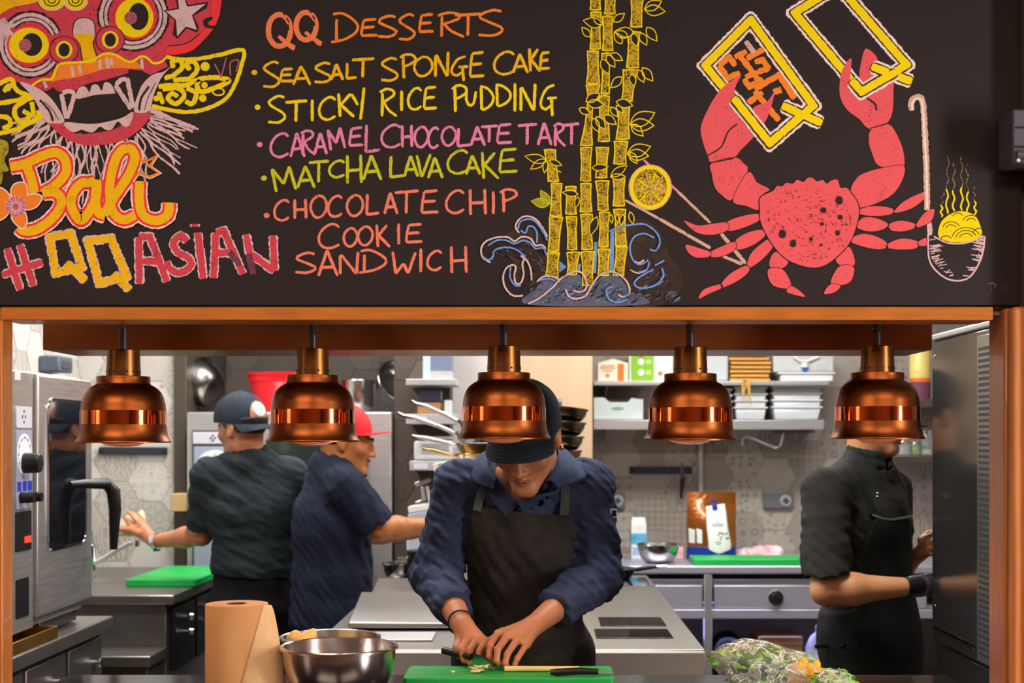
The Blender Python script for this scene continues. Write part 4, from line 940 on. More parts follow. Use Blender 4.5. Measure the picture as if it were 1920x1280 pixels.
for p in ('150 770 220 730 300 730 360 755 430 730 490 750 530 795 590 790 620 850','110 860 150 885 190 860 200 810 280 785 370 800 450 860','390 640 410 580 470 560 530 580 590 660 625 730','410 650 450 670 470 620 510 620 540 670 540 750','330 940 328 1030 370 1090 415 1090','1150 1100 1100 1120 1110 1190 1180 1225 1270 1200','1110 660 1200 622 1300 605 1400 600 1490 660 1525 740 1490 810 1440 800','1480 710 1400 675 1320 700 1285 780 1300 870 1350 920 1410 905 1430 880','1440 900 1420 960 1350 985','1470 960 1350 1030 1320 1080 1370 1110 1480 1090 1550 1020 1540 950','1480 930 1560 890','560 1050 620 1035 690 1050','1230 1190 1290 1150'): c.S(p, 14, 'blue', 5)
c.build()
c = Chalk('chalk_lemon', (880,280), 1792/420)
c.El(1447,303,162,172,'ybrown',1); c.Ring(1447,303,150,160,30,'yellow',2); c.Ring(1447,303,170,178,8,'tan',1.6); c.Ring(1447,303,126,136,10,'ybrown',2)
for k in range(9): a = k*2*PI/9+.2; c.S([(1447+15*math.cos(a),315+15*math.sin(a)),(1447+122*math.cos(a),308+130*math.sin(a))], 10, 'yellow' if k % 2 else 'tan', 2.5, smooth=False)
for k in range(60): a = random.random()*6.28; r = random.uniform(30,118); x, y = 1447+r*math.cos(a), 305+r*1.05*math.sin(a); c.S([(x,y),(x+random.uniform(-16,16),y+random.uniform(-16,16))], 9, 'yellow', 2.3, smooth=False)
c.build()
# ============================================================ BIG KITCHEN EQUIPMENT
GLASSD = pm('dark_oven_glass', (16,17,20), .05, 0, var=.1, spec=.9, coat=.6)
PANELG = pm('panel_grey', (196,198,206), .4, var=.03)
PANELB = pm('panel_bluegrey', (150,156,176), .4, var=.04)
CHROME = pm('chrome', (220,220,224), .08, 1, var=.02)
GREEN = pm('green_board', (22,168,74), .42, var=.10, scale=8, bump=.04, bscale=90, stretch=(1,5,1))
NAVYL = pm('display_blue', (34,44,120), .3, emit=(40,60,190), estr=.5)
REDL = pm('display_red', (220,40,30), .3, emit=(255,60,40), estr=1.6)
CARD = pm('cardboard', (176,128,74), .8, var=.1, scale=8)
XO = -1.53
def Yo(px): return XO*F_PX/(px-VPX)
# ---- left oven
OVST = pm('oven_steel', (186,182,178), .4, .85, var=.08, scale=4, stretch=(2,2,40), rvar=.08)
ov = thing('combi_oven', 'steel combi oven with a control dial at the far left edge of the hatch', 'oven', (-1.8,4.45,.88))
m = MB(); m.b2(-2.02, XO-.012, 4.02, 4.80, .925, 1.70); m.build('body', OVST, ov, bevel=.006)
m = MB(); m.b2(XO-.014, XO, 4.02, 4.305, .925, 1.695); cp = m.build('control_panel', OVST, ov, bevel=.003)
m = MB(); m.b2(XO-.012, XO+.012, 4.315, 4.835, .955, 1.692); dr = m.build('door', OVST, ov, bevel=.006)
def zo(py, px=44): return EYE-(py-VPY)*Yo(px)/F_PX
def rr(y0, y1, z0, z1, r, n=5):
    P = []
    for cy, cz, a in ((y1-r,z1-r,0),(y0+r,z1-r,90),(y0+r,z0+r,180),(y1-r,z0+r,270)):
        for k in range(n+1): t = R(a+90*k/n); P.append((cy+r*math.cos(t), cz+r*math.sin(t)))
    return P
m = MB(); m.prism(rr(4.40,4.755,1.155,1.615,.035), (XO+.0122,0,0), (0,1,0), (0,0,1), (.003,0,0)); m.build('window_glass', GLASSD, dr, bevel=.001)
m = MB(); P = rr(4.395,4.76,1.15,1.62,.04); m.tube([(XO+.013,a,b) for a, b in P]+[(XO+.013,P[0][0],P[0][1])], .004, 8, False); m.build('window_trim', CHROME, dr)
m = MB(); m.tube([(XO+.01,4.60,zo(905,160)),(XO+.03,4.70,zo(905,160)),(XO+.075,4.785,zo(906,160)),(XO+.095,4.80,zo(918,190)),(XO+.1,4.80,zo(950,190)),(XO+.095,4.80,zo(1022,190))], [.012,.016,.020,.024,.021,.013], 14); m.build('handle', BLACKP, dr, smooth=60)
def pan(x0, x1, y0, y1, mat, nm, t=.003): m = MB(); m.prism(rr(Yo(x0),Yo(x1),zo(y1),zo(y0),.006,3), (XO,0,0), (0,1,0), (0,0,1), (t,0,0)); return m.build(nm, mat, cp)
pan(29,58,762,802,PANELG,'emblem_plate'); pan(29,58,806,953,PANELB,'dial_plate'); pan(28,58,958,1032,BLACKP,'display_plate',.002); pan(29,53,1083,1156,BLACKP,'vent_slot',.002)
m = MB()
for k in range(4): a = PI/4+k*PI/2; yy, zz = 4.22+.012*math.cos(a+PI/4), zo(781)+.016*math.sin(a+PI/4); m.b2(XO+.003, XO+.0036, yy-.004, yy+.004, zz-.005, zz+.005)
m.build('emblem', pm('emblem_grey', (70,74,84), .5), cp)
MX = Matrix.Rotation(R(90), 3, 'Y'); cY = Yo(44)
m = MB(); m.lathe([(.0,.0035),(.062,.0035),(.062,.0)], (XO+.0005,cY,zo(852)), 40, MX); m.build('dial_face', pm('dial_white', (226,228,232), .4, var=.02), cp)
m = MB()
for k in range(9): a = R(-30+k*30); m.box((XO+.0042,cY+.05*math.cos(a),zo(852)+.05*math.sin(a)), (.0006,.007,.007))
m.lathe([(.0495,.0036),(.0505,.0042),(.0515,.0036)], (XO+.0005,cY,zo(852)), 40, MX); m.build('dial_symbol', MATS['emblem_grey'], cp)
m = MB(); m.lathe([(.0,.05),(.026,.048),(.029,.040),(.031,.0)], (XO+.003,cY,zo(868)), 24, MX); m.build('dial_knob', BLACKP, cp)
for dx in (34,44,54): m = MB(); m.b2(XO+.003, XO+.0045, Yo(dx-3.5), Yo(dx+3.5), zo(920), zo(902)); m.build('display', NAVYL, cp)
for dx in (37,52): m = MB(); m.lathe([(.0,.04),(.014,.04),(.017,.0)], (XO+.003,Yo(dx),zo(932)), 20, MX); m.build('small_knob', BLACKP, cp)
m = MB(); m.b2(XO+.002, XO+.004, Yo(45), Yo(56), zo(1018), zo(1006)); m.build('red_display', REDL, cp)
m = MB(); m.b2(XO+.0005, XO+.0012, Yo(27), Yo(38), zo(712,30), zo(692,30)); m.build('sticker', WHITEP, ov)
for y in (4.1, 4.74):
    for x in (-1.95, -1.76): m = MB(); m.cyl((x,y,.88), (x,y,.93), .022, n=16); m.build('foot', STEEL, ov)
m = MB(); m.b2(-1.66, -1.56, 4.45, 4.80, .885, .925); m.build('drip_tray', DSTEEL, ov, bevel=.003)

MSTEEL = pm('mid_steel', (138,134,129), .34, .85, var=.08, scale=5, stretch=(2,40,2), rvar=.08)
# ---- stand under that oven
st = thing('oven_stand', 'low steel stand with drawers carrying the left oven', 'counter', (-1.8,4.3,0))
m = MB(); m.b2(-2.11, -1.48, 3.45, 4.95, .835, .88); m.build('worktop', MSTEEL, st, bevel=.005)
m = MB(); m.b2(-2.10, -1.52, 3.46, 4.93, .10, .835); m.build('carcass', DSTEEL, st, bevel=.004)
for y0, y1 in ((3.7,4.15),(4.18,4.53),(4.56,4.90)):
    m = MB(); m.b2(-1.525, -1.505, y0, y1, .60, .815); d = m.build('drawer', MSTEEL, st, bevel=.004)
    for kz in (.74,.68):
        m = MB(); m.lathe([(.0,.03),(.014,.028),(.016,.018),(.007,.012),(.007,0)], (-1.505,(y0+y1)/2+.08,kz), 16, MX); m.build('knob', CHROME, d)
m = MB(); m.tube([(-1.49,3.7,.555),(-1.49,4.9,.555)], .008, 10); m.build('rail', CHROME, st)
for y in (3.52,4.88): m = MB(); m.cyl((-1.6,y,0), (-1.6,y,.10), .02, n=12); m.build('leg', MSTEEL, st)
for i, (x0, x1, yy, zz) in enumerate(((-1.62,-1.5,3.9,.88),)):
    t = thing('baking_tray', 'brassy baking tray under the front of the left oven', 'tray', (-1.57,4.2,.881))
    m = MB(); P = [(Vector((-1.70,4.02,.885))),(Vector((-1.49,4.02,.885))),(Vector((-1.49,4.40,.885))),(Vector((-1.70,4.40,.885)))]
    m.b2(-1.70,-1.49,4.02,4.40,.881,.884); m.b2(-1.49,-1.487,4.02,4.40,.881,.918); m.b2(-1.70,-1.49,4.397,4.40,.881,.918); m.b2(-1.70,-1.49,4.02,4.023,.881,.918); m.b2(-1.703,-1.70,4.02,4.40,.881,.918)
    m.build('tray', pm('brassy_tin', (170,126,62), .35, .9, var=.2), t, bevel=.001)

# ---- sink counter
sk = thing('sink_counter', 'steel sink counter with drawers below the pale tiled corner on the left', 'counter', (-1.75,6.0,0))
m = MB(); m.prism([(-2.115,5.42),(-1.39,5.42),(-1.39,6.43),(-1.64,6.43),(-1.64,6.595),(-2.115,6.595)], (0,0,.862), (1,0,0), (0,1,0), (0,0,.038)); m.build('worktop', MSTEEL, sk, bevel=.006)
m = MB(); m.b2(-2.10, -1.43, 5.46, 6.42, .12, .862); m.build('carcass', MSTEEL, sk, bevel=.004)
m = MB(); m.b2(-2.10, -1.42, 5.20, 5.45, .66, .70); m.b2(-2.10, -1.44, 5.24, 5.45, .1, .66); m.build('lower_shelf', MSTEEL, sk, bevel=.004)
for y0, y1 in ((5.5,5.82),(5.85,6.17),(6.2,6.41)):
    m = MB(); m.b2(-1.432, -1.405, y0, y1, .60, .84); d = m.build('drawer', pm('dark_drawer', (44,44,46), .4, .6), sk, bevel=.004)
    for kz in (.79,.73): m = MB(); m.lathe([(.0,.035),(.013,.033),(.015,.02),(.006,.014),(.006,0)], (-1.405,(y0+y1)/2,kz), 16, MX); m.build('knob', CHROME, d)
for y in (5.5,6.35): m = MB(); m.cyl((-1.6,y,0), (-1.6,y,.12), .02, n=12); m.build('leg', MSTEEL, sk)
tp = thing('sink_tap', 'chrome swan neck tap over the sink counter', 'tap', (X_(172,6.2),6.2,.90))
a = Vector((X_(172,6.2),6.2,.90)); m = MB(); m.cyl(a, a+Vector((0,0,.13)), .017, n=16); m.build('tap_body', CHROME, tp)
m = MB(); m.tube([Wp(174,1058,6.2),Wp(195,1046,6.2),Wp(220,1030,6.18),Wp(243,1017,6.16),Wp(256,1016,6.15)], .011, 12); m.build('spout', CHROME, tp, smooth=60)
m = MB(); m.cyl(Wp(255,1013,6.15), Wp(255,1024,6.15), .015, n=14); m.build('nozzle', CHROME, tp)
m = MB(); m.tube([a+Vector((0,0,.13)), a+Vector((0,-.01,.17)), a+Vector((0,-.03,.20))], .01, 10); m.build('lever', CHROME, tp)
def chop(name, label, x0, x1, y0, y1, z, h=.02, rz=0, grp='green chopping boards'):
    t = bpy.data.objects.new(name, None)
    m = MB(); m.prism([(a,b) for a, b in rr(x0,x1,y0,y1,.012,4)], (0,0,z), (1,0,0), (0,1,0), (0,0,h))
    COL.objects.unlink if False else None
    o = m.build(name, GREEN, None, bevel=.003); bpy.data.objects.remove(t); return tag(o, label, 'chopping board', grp)
chop('chopping_board', 'thick green chopping board on the left sink counter', X_(235,5.72), X_(388,5.9), 5.72, 6.35, .9005, .028)

# ---- wall bits on the left
def knife_rack(px0, px1, py, Y, label):
    t = thing('knife_rack', label, 'knife rack', (X_((px0+px1)/2,Y),Y,Z_(py,Y)), 'magnetic knife racks')
    z = Z_(py,Y); m = MB(); m.b2(X_(px0,Y), X_(px1,Y), Y-.022, Y-.001, z-.018, z+.018); m.build('bar', pm('rack_slate', (46,54,62), .4, .3), t, bevel=.004)
    for p in (px0+5, px1-5): m = MB(); m.cyl((X_(p,Y),Y-.026,z), (X_(p,Y),Y-.02,z), .01, n=14); m.build('screw_cap', DARK, t)
    return t
knife_rack(187, 315, 845, 6.597, 'dark magnetic knife rack below the leftmost lamp')
bx = thing('wall_socket_box', 'blue grey socket box high on the pale left wall', 'socket', (-2.1,6.1,1.95))
m = MB(); m.b2(-2.117, -2.03, 6.02, 6.20, Z_(698,6.1), Z_(668,6.1)); m.build('housing', pm('socket_slate', (84,98,112), .5), bx, bevel=.008)
m = MB(); m.b2(-2.03, -2.024, 6.05, 6.17, Z_(692,6.1), Z_(676,6.1)); m.build('cover', pm('socket_dark', (52,60,70), .3), bx, bevel=.004)
tag(MB().b2(X_(329,6.5), X_(356,6.5), 6.42, 6.555, Z_(957,6.5), Z_(924,6.5)).build('towel_box', pm('tan_box', (190,156,112), .6), bevel=.004), 'small tan box fixed to the tiled corner by the left worker', 'box')

# ---- second combi oven, facing the pass
o2 = thing('combi_oven', 'large steel combi oven standing behind the two workers on the left', 'oven', (X_(540,6.45),6.8,0))
Y2 = 6.45; m = MB(); m.b2(X_(350,Y2), X_(735,Y2), Y2, 7.25, .12, Z_(772,Y2)); m.build('body', STEEL, o2, bevel=.008)
m = MB(); m.b2(X_(474,Y2), X_(688,Y2), Y2-.02, Y2+.001, .35, Z_(800,Y2)); d2 = m.build('door', STEEL, o2, bevel=.005)
m = MB(); m.b2(X_(500,Y2), X_(680,Y2), Y2-.023, Y2-.019, .45, Z_(826,Y2)); m.build('window_glass', pm('oven_glass_green', (40,48,42), .1, spec=.8), d2)
m = MB(); m.tube([(X_(480,Y2),Y2-.05,1.4),(X_(480,Y2),Y2-.06,1.0)], .014, 12); m.build('handle', BLACKP, d2)
m = MB(); m.b2(X_(361,Y2), X_(466,Y2), Y2-.012, Y2+.001, Z_(1085,Y2), Z_(806,Y2)); p2 = m.build('control_panel', pm('panel_frame_dark', (70,72,80), .5), o2, bevel=.003)
m = MB(); m.b2(X_(363,Y2), X_(464,Y2), Y2-.016, Y2-.011, Z_(832,Y2), Z_(810,Y2)); m.build('emblem_plate', PANELG, p2, bevel=.003)
m = MB(); m.b2(X_(365,Y2), X_(462,Y2), Y2-.015, Y2-.011, Z_(1070,Y2), Z_(837,Y2)); m.build('dial_plate', PANELB, p2, bevel=.002)
m = MB()
for a, b in ((0,7),(7,0),(0,-7),(-7,0)):
    c0 = Wp(399+a*.6, 821+b*.6, Y2-.0168); m.box(c0, (.0085,.001,.0085), (0,R(45),0))
m.build('emblem', MATS['emblem_grey'], p2)
MY = Matrix.Rotation(R(90), 3, 'X')
c0 = Wp(403,880,Y2-.016); m = MB(); m.lathe([(0,.004),(.088,.004),(.088,0)], c0+Vector((0,.001,0)), 40, MY); m.build('dial_face', MATS['dial_white'], p2)
m = MB()
for k in range(9): a = R(-40+k*32); m.box(c0+Vector((.068*math.cos(a),-.0035,.068*math.sin(a))), (.014,.001,.012))
m.lathe([(.067,.0039),(.068,.0045),(.069,.0039)], c0+Vector((0,.001,0)), 40, MY); m.build('dial_symbol', pm('dial_mark', (186,188,194), .5), p2)
m = MB(); m.lathe([(0,.05),(.036,.048),(.04,.035),(.042,0)], c0, 24, MY); m.build('dial_knob', BLACKP, p2)
for x in (X_(365,Y2), X_(720,Y2)):
    for y in (6.5,7.15): m = MB(); m.cyl((x,y,0), (x,y,.121), .025, n=12); m.build('foot', STEEL, o2)
ZT = Z_(772,Y2)
def bowl_prof(r, h, base=.45, rim=.006, th=.0018):
    out = [(.0005,0),(base*r,.0),(base*r+.3*(r-base*r),.06*h)]
    for k in range(1, 10): f = k/9; out.append((base*r+(r-base*r)*(math.sin(f*PI/2)**.8 if f else 0), h*(f**1.6)))
    out += [(r+rim,h+.001),(r+rim,h-.004),(r+rim*.4,h+.003),(r-th,h)]
    inn = [(max(.0005,a-th*1.5),b+th) for a, b in out[:-4]][::-1]
    return out+inn
POLISH = pm('polished_steel', (196,196,198), .16, 1, var=.05, scale=4, rvar=.05)
def bowl(label, c, r, h, grp=None, M=None, mat=None, base=.45, cat='bowl', name='steel_bowl'):
    m = MB(); m.lathe(bowl_prof(r,h,base), c, 48, M); o = m.build(name, mat or POLISH, None, smooth=50); return tag(o, label, cat, grp)
bowl('dark steel mixing bowl tipped on its side on the left end of the rear oven', (X_(402,6.75),6.75,ZT+.105), .115, .12, 'steel bowls on the rear oven', Matrix.Rotation(R(-62),3,'Y') @ Matrix.Rotation(R(-20),3,'X'), pm('dim_steel', (120,118,112), .3, 1, rvar=.1))
t = thing('red_tub', 'stack of ribbed bright red tubs on top of the rear oven', 'tub', (X_(530,6.7),6.7,ZT+.001))
m = MB(); pr = [(.0005,0),(.118,0)]
for k in range(12): pr += [(.12+.0026*k,.004+.0115*k),(.1235+.0026*k,.008+.0115*k),(.1215+.0026*k,.0135+.0115*k)]
pr += [(.158,.148),(.162,.165),(.155,.166),(.115,.01),(.0005,.008)]; m.lathe(pr, (X_(530,6.7),6.7,ZT+.001), 48); m.build('tub', pm('red_plastic', (226,22,36), .35, var=.06), t, smooth=30)
m = MB(); m.lathe([(.157,.166),(.166,.178),(.166,.184),(.158,.184),(.15,.17)], (X_(530,6.7),6.7,ZT+.001), 48); m.build('rim', MATS['red_plastic'], t)
bowl('tall steel bowl beside the red tub on the rear oven', (X_(672,6.7),6.7,ZT+.001), .075, .15, 'steel bowls on the rear oven', base=.75)
bowl('wide steel colander bowl leaning on its edge at the right end of the rear oven', (X_(728,6.95),7.0,ZT+.117), .105, .10, 'steel bowls on the rear oven', Matrix.Rotation(R(60),3,'X') @ Matrix.Rotation(R(30),3,'Y'))

STOVE = pm('stove_steel', (150,147,142), .34, .85, var=.06, scale=5, stretch=(1,60,60), rvar=.06)
REAR = pm('rear_steel', (186,186,200), .36, .6, var=.05, scale=5, stretch=(1,60,60), rvar=.06)
# ---- stove island
si = thing('stove_island', 'wide steel stove island with black hob glass behind the chef', 'stove', (-.09,5.1,0))
x0, x1 = -.653, .473
m = MB(); m.prism([(4.035,.873),(4.035,.76),(4.14,.70),(4.14,.10),(6.2,.10),(6.2,.873)], (x0+.03,0,0), (0,1,0), (0,0,1), (x1-x0-.06,0,0)); m.build('body', STOVE, si, bevel=.003)
m = MB(); m.b2(x0, x1, 4.025, 6.2, .872, .90); m.build('top_plate', STOVE, si, bevel=.006)
m = MB(); m.b2(x0, x1, 4.02, 4.034, .752, .896); m.build('front_panel', pm('stove_front', (196,194,190), .4, .45, var=.05, scale=5, stretch=(1,60,60)), si, bevel=.006)
m = MB(); m.b2(x0+.02, x1-.005, 5.70, 5.715, .90, .906); m.build('seam_strip', CHROME, si)
HOB = pm('hob_glass', (22,22,24), .06, spec=.7)
def yz(py, z=.9): return (EYE-z)*F_PX/(py-VPY)
for a, b, y0, y1 in ((1118,1263,yz(1197),yz(1180)),(1126,1250,yz(1174),yz(1158)),(1180,1222,yz(1098),yz(1083))):
    m = MB(); m.b2(X_(a,y0), X_(b,y0), y0, y1, .9002, .903); m.build('hob_glass', HOB, si, bevel=.001)
for y0, y1, x2 in ((4.42,4.78,-.03),(4.86,5.25,-.05)):
    m = MB(); m.prism([(y0,.9065),(y1,.9065),(y1,.975),(y1-.04,.985),(y0,.925)], (x0+.06,0,0), (0,1,0), (0,0,1), (x2-x0-.06,0,0)); tag(m.build('griddle_lid', STOVE, None, bevel=.006), 'sloping steel lid on the stove, '+('the nearer one, beside the front steel bowls' if y0 < 4.5 else 'the farther one, beside the chef\'s elbow'), 'lid', 'sloping stove lids')
m = MB(); m.b2(x0+.04, x0+.34, 4.18, 4.34, .9003, .908); m.build('trim_plate', STEEL, si, bevel=.003)
for x in (x0+.1, x1-.1):
    for y in (4.25,6.1): m = MB(); m.cyl((x,y,0), (x,y,.101), .025, n=12); m.build('leg', STEEL, si)
# over-shelf behind the chef carrying pans
YS = 5.2; zs = 1.40
os_ = thing('pan_shelf', 'steel rail shelf over the stove carrying pans behind the chef', 'shelf', (-.09,YS,.9))
m = MB(); m.b2(X_(838,YS), X_(1096,YS), YS-.16, YS+.16, zs-.012, zs); m.build('upper_board', STEELH, os_, bevel=.002)
m = MB(); m.b2(X_(840,YS), X_(1094,YS), YS-.15, YS+.15, zs-.05, zs-.04); m.build('lower_board', STEELH, os_, bevel=.002)
for x in (X_(870,YS), X_(1060,YS)): m = MB(); m.cyl((x,YS+.13,.9001), (x,YS+.13,zs-.01), .014, n=12); m.build('post', STEEL, os_)
def pan_(label, c, r, h, ang, lift, hl=.22, grp='pans on the stove shelf', mat=None):
    t = thing('frying_pan', label, 'pan', c, grp); c = Vector(c)
    m = MB(); m.lathe([(.0005,0),(r*.78,0),(r*.86,.006),(r,h),(r+.003,h+.001),(r+.002,h-.003),(r-.002,h-.001),(r*.84,.009),(r*.77,.003),(.0005,.003)], c, 40); m.build('pan_body', mat or POLISH, t, smooth=50)
    d = Vector((math.cos(R(ang)), math.sin(R(ang)), 0)); u = Vector((0,0,1)); q0 = c+d*r+u*h*.75
    path = [q0-d*.005, q0+d*hl*.25+u*lift*.35, q0+d*hl*.7+u*lift*.8, q0+d*hl*.9+u*lift*.9, q0+d*hl+u*lift*1.05]
    m = MB(); m.tube(path, [.007,.008,.009,.0075,.005], 10); m.build('handle', mat or POLISH, t, smooth=60); return t
XP = X_(905,YS)
pan_('steel pan with long raised handle, topmost of the pile behind the chef', (XP,YS,zs+.125), .09, .04, 188, .075, .17)
pan_('steel pan with straight handle, second of the pile behind the chef', (XP-.005,YS,zs+.082), .095, .04, 186, .075, .21)
pan_('steel pan with flat handle, third of the pile behind the chef', (XP,YS,zs+.042), .098, .038, 184, .035, .16)
pan_('brassy steel pan at the bottom of the pile behind the chef', (XP,YS,zs+.001), .10, .04, 190, .03, .12, mat=pm('brassy_steel', (190,164,112), .2, 1))
for k in range(4):
    tag(MB().lathe(bowl_prof(.092,.05,.6), (X_(1042,YS)+.006*k,YS+.004*k,zs+.001+.0535*k), 40, Matrix.Rotation(R((0,2,4,7)[k]),3,'Y')).build('stacked_pan', pm('brown_steel', (120,104,88), .24, 1, rvar=.08), smooth=50),
        ('bottom','second','third','topmost')[k]+' dark steel pan of the stack beside the chef\'s earring', 'pan', 'stacked pans beside the chef')
t = thing('steel_canister', 'tall grey canister standing behind the chef\'s cap', 'canister', (X_(1036,5.34),5.345,zs+.001))
m = MB(); m.lathe([(.0005,0),(.036,0),(.036,.235),(.034,.24),(.0005,.24)], (X_(1036,5.34),5.345,zs+.001), 32); m.build('can', pm('canister_grey', (122,126,124), .35, .6), t)
m = MB(); m.lathe([(.037,.232),(.037,.246),(.0005,.246)], (X_(1036,5.34),5.345,zs+.001), 32); m.build('lid', WHITEP, t)
t = thing('bowl_scraper', 'white plastic scraper hanging under the pan shelf', 'scraper', Wp(822,880,5.03))
m = MB(); m.prism([(X_(a,5.03),Z_(b,5.03)) for a, b in ((811,870),(820,868),(822,880),(826,872),(833,876),(834,893),(826,897),(815,888))], (0,5.03,0), (1,0,0), (0,0,1), (0,.008,0)); m.build('blade', pm('ivory_plastic', (224,218,200), .4), t, bevel=.002)
m = MB(); m.cyl(Wp(816,870,5.034), Wp(840,866,5.06), .004, n=8); m.build('hook', STEEL, t)

# pots at the far end of the stove
bowl('shallow steel bowl at the far left end of the stove island', (X_(752,6.0),6.0,.9), .075, .07, 'steel bowls on the worktops')
t = thing('black_pan', 'black frying pan at the far right of the stove with its handle raised', 'pan', (X_(1150,6.0),6.0,.9035))
m = MB(); cc = Vector((X_(1140,6.0),6.0,.9035)); m.lathe([(.0005,0),(.09,0),(.12,.045),(.123,.046),(.118,.044),(.088,.004),(.0005,.004)], cc, 40); m.build('pan_body', BLACKP, t, smooth=50)
m = MB(); m.tube([cc+Vector((.115,0,.04)), cc+Vector((.17,-.02,.05)), cc+Vector((.215,-.03,.055))], [.010,.009,.006], 10); m.build('handle', BLACKP, t)
m = MB(); m.tube([cc+Vector((.205,-.03,.056)), cc+Vector((.245,-.035,.058))], .005, 8); m.build('handle_ring', CHROME, t)
t = thing('stock_pot', 'black lidded pot with steel handle at the back left of the stove', 'pot', (X_(790,5.9),5.9,.9))
cc = Vector((X_(800,5.9),5.9,.9)); m = MB(); m.lathe([(.0005,0),(.08,0),(.083,.13),(.086,.132),(.0005,.14)], cc, 36); m.build('pot_body', BLACKP, t)
m = MB(); m.tube([cc+Vector((-.082,-.02,.10)), cc+Vector((-.115,-.03,.105)), cc+Vector((-.11,.01,.10)), cc+Vector((-.08,.02,.10))], .006, 8); m.build('side_handle', CHROME, t)

# ---- rear counter under the right wall
rc = thing('rear_counter', 'steel counter with drawers along the back wall on the right', 'counter', (1.1,7.0,0))
YR = 6.65
m = MB(); m.b2(.22, 2.28, YR, 7.38, .862, .90); m.build('worktop', REAR, rc, bevel=.006)
m = MB(); m.b2(.22, 2.28, YR+.03, YR+.06, .80, .835); m.build('apron_rail', REAR, rc, bevel=.003)
for a, b in ((1150,1318),(1340,1545),(1560,1740)):
    m = MB(); m.b2(X_(a,YR), X_(b,YR), YR+.02, YR+.045, Z_(1141,YR), Z_(1098,YR)); m.build('drawer', REAR, rc, bevel=.004)
c0 = Wp(1455,1121,YR+.02); m = MB(); m.lathe([(.0005,.03),(.022,.028),(.026,0)], c0, 24, MY); m.build('control_knob', BLACKP, rc)
m = MB(); m.lathe([(.026,.0005),(.036,.002),(.037,0)], c0, 24, MY); m.build('knob_ring', CHROME, rc)
m = MB(); m.b2(.22, 2.28, YR+.01, YR+.05, Z_(1160,YR), Z_(1143,YR)); m.build('lower_rail', REAR, rc, bevel=.003)
m = MB(); m.b2(.25, 2.26, YR+.06, 7.36, .695, .71); m.build('drawer_floor', STEEL, rc)
for x in (X_(1328,YR), 2.2, .30): m = MB(); m.b2(x-.018, x+.018, YR+.004, YR+.04, 0, .862); m.build('leg', STEEL, rc, bevel=.003)
m = MB(); m.b2(.25, 2.26, YR+.1, 7.36, .28, .30); m.build('shelf', STEEL, rc, bevel=.003)
t = thing('cardboard_box', 'brown cardboard box on the shelf under the rear counter', 'box', (X_(1465,6.9),6.95,.30))
m = MB(); m.b2(X_(1424,6.85), X_(1505,6.85), 6.85, 7.15, .301, Z_(1194,6.85)); m.build('carton', CARD, t, bevel=.003)
m = MB(); m.b2(X_(1424,6.85), X_(1505,6.85), 6.848, 6.852, Z_(1211,6.85), Z_(1209,6.85)); m.build('flap_line', pm('card_dark', (120,84,46), .8), t)
tag(MB().ball((X_(1362,6.95),6.95,.43), (.10,.12,.13)).build('bin_bag', pm('bin_bag_black', (14,14,18), .25, bump=.6, bscale=14), smooth=60), 'black rubbish bag under the rear counter beside its leg', 'bag')
t = thing('plastic_jug', 'white plastic jug under the rear counter beside the cardboard box', 'jug', (X_(1530,6.8),6.8,.30))
m = MB(); m.lathe([(.0005,0),(.07,0),(.075,.02),(.075,.2),(.05,.25),(.025,.27),(.025,.29),(.0005,.29)], (X_(1540,6.8),6.8,.301), 32); m.build('jug_body', pm('milky_plastic', (200,204,214), .3), t, smooth=50)
m = MB(); m.lathe([(.028,.27),(.028,.30),(.0005,.30)], (X_(1540,6.8),6.8,.301), 24); m.build('cap', BLACKP, t)

# ---- tall steel cabinet at the right end
rcab = thing('steel_cabinet', 'tall polished steel appliance with a slotted vent strip at the right end of the hatch', 'oven', (1.5,3.95,0))
MIRR = pm('polished_dark_steel', (80,78,76), .14, .75, var=.05, scale=3, stretch=(1,1,3), rvar=.04)
XC = 1.175
m = MB(); m.b2(XC, 1.85, 3.62, 4.25, Z_(1199,4.25), Z_(640,4.25)); m.build('body', MIRR, rcab, bevel=.006)
m = MB(); m.b2(XC-.004, 1.854, 3.616, 4.254, Z_(640,4.25)+.001, 1.806); m.build('top_cap', STEEL, rcab, bevel=.005)
m = MB(); m.b2(XC+.01, 1.84, 3.64, 4.24, .10, Z_(1199,4.25)-.004); m.build('base_unit', MIRR, rcab, bevel=.006)
m = MB(); m.b2(XC-.004, XC+.001, 3.66, 3.80, Z_(1199,4.25)+.01, 1.77); vp = m.build('vent_strip', MSTEEL, rcab, bevel=.001)
m = MB()
for k in range(52): z = .925+k*.0158; m.b2(XC-.0055, XC-.0035, 3.675, 3.785, z, z+.0075)
m.build('vent_slots', DARK, vp)
m = MB(); m.tube([(XC-.003,3.82,.94),(XC-.003,4.22,.94)], .003, 8); m.build('lower_trim', CHROME, rcab)
for y, z in ((4.22,1.0),(4.22,1.74),(3.84,.93)): m = MB(); m.lathe([(0,.003),(.006,.002),(.006,0)], (XC,y,z), 12, Matrix.Rotation(R(-90),3,'Y')); m.build('rivet', CHROME, rcab)
for y in (3.7,4.18): m = MB(); m.cyl((1.3,y,0), (1.3,y,.101), .025, n=12); m.build('foot', STEEL, rcab)
